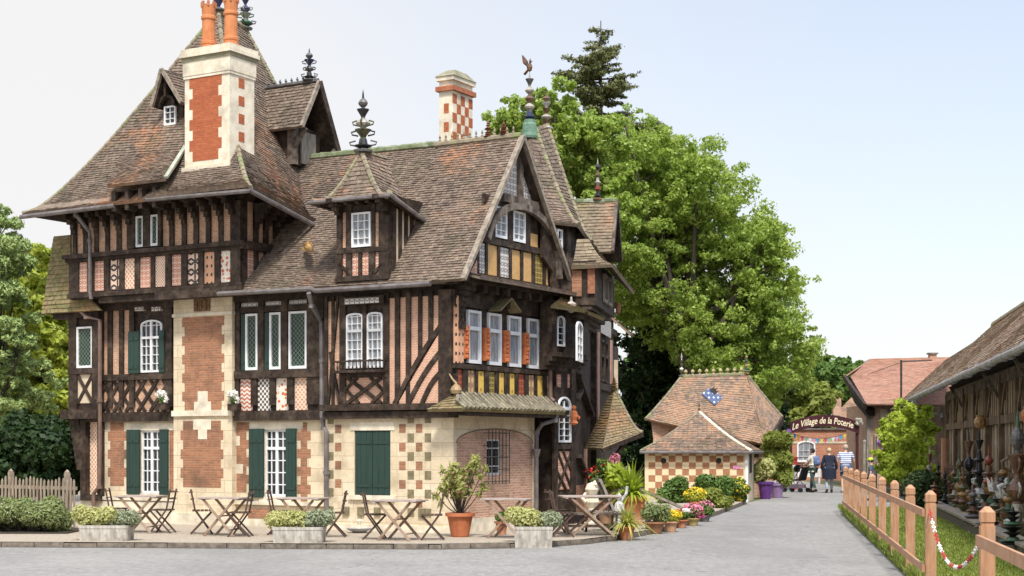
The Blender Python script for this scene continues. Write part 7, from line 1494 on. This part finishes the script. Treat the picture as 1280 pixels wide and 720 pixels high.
# ------------------------------------------------------------------ pottery on show by the barn
shown = [
 (1272, 26.5, 2.15, .30, ['olive', 'pale', 'brown', 'brown', 'grey', 'green'], 'tallest glazed finial with a striped urn, nearest the right edge'),
 (1224, 33.5, 1.95, .22, ['black', 'black', 'white', 'black', 'black'], 'tall black finial with a white banded collar in the middle of the display'),
 (1211, 37.0, 1.95, .21, ['brown', 'ochre', 'black', 'black'], 'tall dark finial with an ochre lower urn left of the white banded one'),
 (1236, 31.0, 1.55, .22, ['brown', 'red', 'green', 'ochre', 'red'], 'green and terracotta finial beside the white bird'),
 (1199, 39.0, 1.4, .20, ['olive', 'brown', 'ochre', 'green'], 'mottled brown and green finial at the left of the tall dark ones'),
 (1247, 29.5, 1.0, .20, ['black', 'brown', 'brown', 'olive'], 'short brown urn finial just below the white bird'),
 (1261, 27.6, 1.1, .19, ['green', 'ochre', 'brown'], 'greenish short finial left of the striped urn finial'),
 (1231, 29.0, .75, .20, ['brown', 'black', 'brown'], 'low dark stacked vase at the foot of the green and terracotta finial'),
 (1216, 31.5, .7, .19, ['black', 'grey', 'brown'], 'low dark grey vase at the front of the display near the low wall'),
 (1204, 35.0, .95, .18, ['ochre', 'olive', 'brown'], 'ochre and olive finial in front of the mottled one'),
 (1193, 40.0, 1.05, .17, ['green', 'brown', 'pale', 'brown'], 'slim green finial with a pale band, right of the salmon corner post'),
 (1187, 42.5, .85, .18, ['brown', 'olive', 'brown'], 'squat brown finial touching the salmon corner post'),
 (1173, 43.5, 1.15, .16, ['brown', 'black', 'black'], 'thin black finial on a box left of the salmon corner post'),
 (1181, 41.0, 1.0, .13, ['black', 'black'], 'very thin black spike finial in front of the corner post'),
 (1162, 46.5, 1.7, .17, ['brown', 'black', 'brown', 'pale'], 'tall brown finial with a pale flat cap in front of the hedge'),
 (1154, 48.0, 1.0, .2, ['brown', 'red', 'brown'], 'reddish brown finial at the far end before the hedge'),
 (1266, 24.2, .6, .24, ['black', 'green', 'black'], 'low black and green vase at the bottom right beside the low wall'),
 (1276, 29.8, 1.5, .2, ['ochre', 'brown', 'olive', 'brown'], 'ochre finial behind the striped urn at the right edge'),
 (1254, 33.0, 1.2, .2, ['brown', 'black', 'ochre', 'brown'], 'brown and ochre finial against the barn boards behind the white bird'),
 (1242, 36.0, 1.3, .2, ['red', 'brown', 'olive'], 'red-brown finial close to the barn boards'),
 (1168, 40.0, .62, .26, ['brown', 'red'], 'wide low brown dish stand left of the salmon corner post'),
]
for i, (px_, Y, h, r, cols, lab) in enumerate(shown):
    xx = at(px_, Y); rr_2 = R(.9, 1.1); mb = finial_mb(h, r, 100 + i, cols, handles=(i in (0, 1, 2, 4))); o = mb.build('glazed_finial'); o.location = (xx.x, Y, .24 if Y < 44 else .1); o.rotation_euler.z = R(0, 3); tag(o, lab, 'finial', 'glazed finials displayed along the barn')
# striped urn bulge on the tallest
wb = MB(finmat('white', GZ['white'])); wb.lathe((0, 0, 0), [(.1, 0), (.12, .06), (.05, .12), (.05, .5), (.09, .56)], 9, finmat('brown', GZ['brown'])); wb.ball((0, 0, .72), .15, n=9, sc=(1, .8, 1.15)); wb.ball((.1, 0, .92), .075, n=8); wb.tube([(.15, 0, .92), (.22, 0, .9)], [.02, .004], 5); wb.hexa([V3(-.1, -.1, .75), V3(-.26, -.16, 1.0), V3(-.22, -.14, .72)], [V3(-.1, -.06, .75), V3(-.26, -.12, 1.0), V3(-.22, -.1, .72)]); wb.hexa([V3(-.1, .1, .75), V3(-.26, .16, 1.0), V3(-.22, .14, .72)], [V3(-.1, .06, .75), V3(-.26, .12, 1.0), V3(-.22, .1, .72)])
o = wb.build('ceramic_bird'); o.location = (at(1253, 28.6).x, 28.6, .24); o.scale = (.95,) * 3; tag(o, 'white ceramic bird on a brown stand among the finials', 'ceramic bird')
for i, (u_, lab) in enumerate(((27.5, 'orange pot hanging on the barn wall farthest right'), (29.0, 'orange pot hanging on the barn wall left of the rightmost'), (37, 'brown pot hanging on the barn wall above the tall dark finials'))):
    mb = MB(TERRAP if i < 2 else finmat('ochre', GZ['ochre'])); mb.lathe((0, 0, 0), [(0, 0), (.1, .03), (.15, .14), (.14, .22), (.09, .28), (.11, .32)], 10); o = mb.build('hanging_pot'); q = BB.wld(BW.P(u_ / sc, 2.15, .22)); o.location = q; tag(o, lab, 'pot', 'pots hanging on the barn')
# ------------------------------------------------------------------ people
def skinned(name, verts, edges, radii, mat, parent, sub=2, root=0, extra=None):
    me = bpy.data.meshes.new(name); me.from_pydata([tuple(v) for v in verts], edges, []); o = bpy.data.objects.new(name, me); COL.objects.link(o)
    sk = o.modifiers.new('s', 'SKIN'); sk.use_smooth_shade = True
    for i, r in enumerate(radii): me.skin_vertices[0].data[i].radius = (r if isinstance(r, tuple) else (r, r)); me.skin_vertices[0].data[i].use_root = (i == root)
    ss = o.modifiers.new('u', 'SUBSURF'); ss.levels = ss.render_levels = sub
    dg = bpy.context.evaluated_depsgraph_get(); m2 = bpy.data.meshes.new_from_object(o.evaluated_get(dg)); m2.name = name; m2.materials.clear(); m2.materials.append(mat); bpy.data.objects.remove(o)
    m2.polygons.foreach_set('use_smooth', [True] * len(m2.polygons))
    o = bpy.data.objects.new(name, m2); COL.objects.link(o); o.parent = parent; return o
SKIN = M('skin', (.62, .38, .28), (.55, .33, .24), 6, .5, .05)
def person(loc, rz, label, h=1.75, stride=.1, arms=None, top=None, bottom=None, hair=(.1, .07, .05), shoes=(.03, .03, .03), build_=1.0, coat=False, shorts=False, stripes=False, cap=None, crouch=0):
    e = empty('person', loc, rz, label, 'person'); s = h / 1.75; w_ = build_
    # joints: figure faces +Y
    J = dict(pel=(0, 0, .94), bel=(0, .0, 1.08), che=(0, 0, 1.28), nek=(0, -.01, 1.46), nk2=(0, .0, 1.53), hd=(0, .03, 1.64), hd2=(0, .03, 1.70))
    for sd, sg in (('L', -1), ('R', 1)):
        st = stride * sg; J['hp' + sd] = (sg * .09 * w_, 0, .90); J['kn' + sd] = (sg * .10 * w_, st * .6 + .03, .49); J['an' + sd] = (sg * .10 * w_, st * 1.1 - (.05 if st < 0 else 0), .09 + (.03 if st < 0 else 0)); J['to' + sd] = (sg * .115 * w_, st * 1.1 + .13, .035)
        J['sh' + sd] = (sg * .17 * w_, 0, 1.41)
        a = (arms or {}).get(sd, ((sg * .25 * w_, -.02, 1.13), (sg * .27 * w_, .06, .88))); J['el' + sd], J['wr' + sd] = a; wv = Vector(a[1]); ev = Vector(a[0]); J['ha' + sd] = tuple(wv + (wv - ev).normalized() * .075)
    P = {k: Vector(v) * s for k, v in J.items()}
    Rr = dict(pel=(.145 * w_, .11 * w_), bel=(.14 * w_, .11 * w_), che=(.155 * w_, .11 * w_), nek=.06, nk2=.05, hd=.088, hd2=.078)
    for sd in 'LR': Rr.update({'hp' + sd: .085 * w_, 'kn' + sd: .055, 'an' + sd: .038, 'to' + sd: .03, 'sh' + sd: .055 * w_, 'el' + sd: .038, 'wr' + sd: .027, 'ha' + sd: .03})
    E_ = [('pel', 'bel'), ('bel', 'che'), ('che', 'nek'), ('nek', 'nk2'), ('nk2', 'hd'), ('hd', 'hd2')]
    for sd in 'LR': E_ += [('pel', 'hp' + sd), ('hp' + sd, 'kn' + sd), ('kn' + sd, 'an' + sd), ('an' + sd, 'to' + sd), ('che', 'sh' + sd), ('sh' + sd, 'el' + sd), ('el' + sd, 'wr' + sd), ('wr' + sd, 'ha' + sd)]
    def sub(keys, edges, grow, mat, name, rf=None, sublev=2, root=None):
        ks = list(keys); ix = {k: i for i, k in enumerate(ks)}; rad = []
        for k in ks:
            r = Rr[k] if k in Rr else .05; r = r if isinstance(r, tuple) else (r, r); g_ = (rf or {}).get(k, grow); rad.append(tuple((q + g_) * s for q in r))
        return skinned(name, [P[k] for k in ks], [(ix[a], ix[b]) for a, b in edges], rad, mat, e, sublev, ix.get(root or 'pel', 0))
    body = sub(P.keys(), E_, 0, SKIN, 'body')
    # fingers, thumb, nose and ears joined into the body mesh
    mb = MB(SKIN)
    for sd, sg in (('L', -1), ('R', 1)):
        a, b = P['wr' + sd], P['ha' + sd]; d = (b - a).normalized(); sd_ = Vector((0, 1, 0)) - d * d.y; sd_ = sd_.normalized() if sd_.length > .1 else Vector((1, 0, 0))
        inw = d.cross(sd_).normalized() * (-sg)
        for k in range(4): l = (.075, .085, .08, .062)[k] * s; o = b + sd_ * ((1.5 - k) * .019 * s); mb.tube([o - d * .02, o + d * l * .5, o + d * l * .9 + inw * .02 * s], [.0095 * s, .0085 * s, .007 * s], 6)
        o = a.lerp(b, .35) + sd_ * .025 * s; mb.tube([o, o + sd_ * .03 * s + d * .03 * s, o + sd_ * .035 * s + d * .065 * s], [.012 * s, .01 * s, .008 * s], 6)
    hc = P['hd']; mb.tube([hc + Vector((0, .085, .01)) * s, hc + Vector((0, .115, -.015)) * s], [.014 * s, .018 * s], 6)
    for sg in (-1, 1): mb.ball(hc + Vector((sg * .088, -.005, 0)) * s, .026 * s, n=6, sc=(.5, 1, 1.3)); mb.ball(hc + Vector((sg * .032, .083, .02)) * s, .012 * s, M('eye', (.05, .04, .04), None, 3, .2, 0), n=6)
    mb.bar(hc + Vector((-.022, .09, -.05)) * s, hc + Vector((.022, .09, -.05)) * s, .01, .008, M('lip', (.45, .16, .14), None, 3))
    x = mb.build('tmp'); ctx = {'active_object': body, 'object': body, 'selected_editable_objects': [body, x], 'selected_objects': [body, x]}
    x.parent = body.parent
    with bpy.context.temp_override(**ctx): bpy.ops.object.join()
    tm = M('cloth_%02x%02x%02x%s' % (*[int(c * 200) for c in top], 's' if stripes else ''), top, tuple(c * .8 for c in top), 6, .85, .2) if not stripes else None
    if stripes:
        tm, n, b = newmat('striped_cotton'); sp_ = nd(n, 'SeparateXYZ'); n.links.new(coords(n), sp_.inputs[0]); f = mth(n, 'LESS_THAN', mth(n, 'FRACT', mth(n, 'MULTIPLY', sp_.outputs[2], 13.0)), .42); n.links.new(mixc(n, f, (.62, .64, .70), (.13, .16, .34)), b.inputs['Base Color']); b.inputs['Roughness'].default_value = .85
    bm_ = M('cloth_%02x%02x%02x' % tuple(int(c * 200) for c in bottom), bottom, tuple(c * .75 for c in bottom), 8, .85, .2)
    # upper garment
    sleeve = 1.0 if coat else .45
    for sd in 'LR': P['sl' + sd] = P['sh' + sd].lerp(P['el' + sd], .75) if not coat else P['el' + sd].lerp(P['wr' + sd], .9); Rr['sl' + sd] = .05
    keys = ['pel', 'bel', 'che', 'nek', 'shL', 'shR', 'slL', 'slR'] + (['elL', 'elR'] if coat else []); P['hem'] = Vector((0, 0, .50 if coat else .82)) * s; Rr['hem'] = ((.21 if coat else .16) * w_, (.17 if coat else .13) * w_); keys.append('hem'); P['mid'] = Vector((0, 0, .72)) * s; Rr['mid'] = (.175 * w_, .14 * w_)
    if coat: keys.append('mid')
    ed = ([('hem', 'mid'), ('mid', 'pel')] if coat else [('hem', 'pel')]) + [('pel', 'bel'), ('bel', 'che'), ('che', 'nek'), ('che', 'shL'), ('che', 'shR')]
    for sd in 'LR': ed += [('sh' + sd, 'el' + sd), ('el' + sd, 'sl' + sd)] if coat else [('sh' + sd, 'sl' + sd)]
    sub(keys, ed, .022, tm, 'coat' if coat else 'shirt', {'nek': .01})
    if coat: ct = MB(tm); ct.lathe((0, 0, 0), [(.185 * s, 1.08 * s), (.262 * s, .95 * s), (.27 * s, .72 * s), (.27 * s, .54 * s), (.24 * s, .54 * s), (.16 * s, .9 * s)], 18, sy=.9); ct.build('coat_skirt', e)
    # trousers
    P['hpc'] = P['pel']; 
    for sd in 'LR': P['tr' + sd] = P['hp' + sd].lerp(P['kn' + sd], .85) if shorts else P['kn' + sd].lerp(P['an' + sd], .9); Rr['tr' + sd] = .068 if shorts else .045
    keys = ['pel', 'hpL', 'hpR', 'trL', 'trR'] + ([] if shorts else ['knL', 'knR']); ed = [('pel', 'hpL'), ('pel', 'hpR')]
    for sd in 'LR': ed += [('hp' + sd, 'tr' + sd)] if shorts else [('hp' + sd, 'kn' + sd), ('kn' + sd, 'tr' + sd)]
    sub(keys, ed, .015, bm_, 'shorts' if shorts else 'trousers')
    sm = M('shoe_%02x' % int(shoes[0] * 200), shoes, None, 5, .5, .1)
    for sd in 'LR': f = MB(sm); q = P['an' + sd]; t = P['to' + sd]; f.tube([q + Vector((0, -.07, -.045)) * s, q + Vector((0, .0, -.035)) * s, t + Vector((0, 0, .005)) * s, t + Vector((0, .05, -.005)) * s], [.038 * s, .05 * s, .045 * s, .02 * s], 9); f.tube([q + Vector((0, 0, -.03)) * s, q + Vector((0, 0, .04)) * s], [.05 * s, .045 * s], 9, cap=False); f.build('shoe', e)
    hm_ = M('hair_%02x' % int(hair[0] * 200), hair, tuple(c * .6 for c in hair), 40, .7, .4); hb_ = MB(hm_)
    for k in range(5):
        pass
    prof = []
    c = hc + Vector((0, -.018, .012)) * s; hb_.ball(c, .104 * s, n=14, sc=(.93, 1.02, 1.05 if not cap else .95)); hb_.build('hair', e)
    if cap: cm = MB(M('cap_cloth', cap, None, 5, .7, .1)); cm.ball(hc + Vector((0, -.01, .05)) * s, .112 * s, n=14, sc=(1, 1.05, .7)); cm.hexa([hc + Vector(v) * s for v in ((-.07, .08, .05), (.07, .08, .05), (.05, .19, .04), (-.05, .19, .04))], [hc + Vector(v) * s for v in ((-.07, .08, .062), (.07, .08, .062), (.05, .19, .052), (-.05, .19, .052))]); cm.build('cap', e)
    return e
# walking away from the camera, faces +Y (rz about -10 deg follows the lane)
pushing = {'L': ((-.23, .12, 1.17), (-.2, .36, 1.04)), 'R': ((.23, .12, 1.17), (.2, .36, 1.04))}
person(at(1057, 59.5), -.15, 'man in a blue and white striped polo shirt and denim shorts walking away', 1.82, .08, {'R': ((.30, .0, 1.16), (.33, .10, .95))}, (.6, .62, .7), (.07, .12, .22), (.55, .42, .33), (.55, .55, .53), 1.22, shorts=True, stripes=True)
person(at(1036.5, 59), -.1, 'blond woman in a long navy coat walking beside the striped shirt man', 1.70, .13, None, (.018, .022, .042), (.36, .42, .46), (.62, .46, .26), (.03, .025, .025), 1.05, coat=True)
pp_ = person(at(1016, 59.5), .75, 'dark haired person in a cream shirt pushing a stroller with a blue backpack', 1.68, .14, pushing, (.62, .58, .50), (.05, .085, .08), (.03, .022, .018), (.03, .03, .03), .95)
bp_ = MB(M('backpack_blue', (.16, .22, .38), (.1, .14, .26), 6, .8, .2)); bp_.ball((0, 0, 0), .19, n=12, sc=(.85, .55, 1.15)); bp_.ball((0, -.09, -.07), .11, n=10, sc=(1, .5, .9)); bp_.tube([(-.1, .05, .15), (-.12, .2, .16), (-.12, .22, 0), (-.1, .05, -.12)], .016, 6); bp_.tube([(.1, .05, .15), (.12, .2, .16), (.12, .22, 0), (.1, .05, -.12)], .016, 6)
o = bp_.build('backpack'); d_ = Vector((-math.sin(.75), math.cos(.75), 0)); o.location = at(1016, 59.5) - d_ * .19 + Vector((0, 0, 1.2)); o.rotation_euler.z = .75; tag(o, 'blue backpack worn by the person with the stroller', 'backpack')
# stroller
sl = at(1016, 59.5) + d_ * .72; e = empty('stroller', sl, .75, 'dark blue-black stroller with a folded hood on small double wheels', 'stroller'); BLK = M('stroller_black', (.02, .02, .025), None, 5, .7, .1)
mb = MB(BLK); mb.hexa([V3(-.22, -.22, .45), V3(.22, -.22, .45), V3(.22, .25, .42), V3(-.22, .25, .42)], [V3(-.22, -.28, .52), V3(.22, -.28, .52), V3(.22, .25, .48), V3(-.22, .25, .48)]); mb.hexa([V3(-.22, -.26, .5), V3(.22, -.26, .5), V3(.2, -.42, .95), V3(-.2, -.42, .95)], [V3(-.22, -.2, .5), V3(.22, -.2, .5), V3(.2, -.36, .97), V3(-.2, -.36, .97)]); mb.build('seat', e)
mb = MB(BLK); 
for k in range(6): a0_, a1_ = math.pi * (.35 + .1 * k), math.pi * (.35 + .1 * (k + 1)); q = lambda a, x: V3(x, -.2 - .26 * math.cos(a), .72 + .32 * math.sin(a)); mb.hexa([q(a0_, -.23), q(a0_, .23), q(a1_, .23), q(a1_, -.23)], [q(a0_, -.23) + V3(0, 0, .02), q(a0_, .23) + V3(0, 0, .02), q(a1_, .23) + V3(0, 0, .02), q(a1_, -.23) + V3(0, 0, .02)])
mb.build('hood', e)
mb = MB(M('iron')); 
for sx_ in (-.24, .24): mb.tube([(sx_, .42, .1), (sx_, .0, .5), (sx_, -.38, 1.0), (sx_, -.42, 1.04)], .014, 6); mb.tube([(sx_, -.32, .1), (sx_, .1, .48)], .012, 6)
mb.tube([(-.24, -.42, 1.04), (.24, -.42, 1.04)], .016, 6); mb.build('frame', e)
for sx_ in (-.24, .24):
    for sy_ in (.42, -.32):
        for dx in (-.035, .035): mb = MB(BLK); mb.tube([(sx_ + dx - .014, sy_, .085), (sx_ + dx + .014, sy_, .085)], .085, 12); mb.build('wheel', e)
mb = MB(M('tote', (.22, .16, .2), None, 5)); mb.box(-.2, .2, -.25, .2, .15, .3); mb.build('basket', e)
person(at(1089, 50.5), 1.2, 'child in a fluorescent yellow cap and dark patterned top behind the fence', 1.38, .05, None, (.09, .11, .15), (.05, .06, .08), (.05, .04, .03), (.03, .03, .03), .95, cap=(.55, .75, .05))
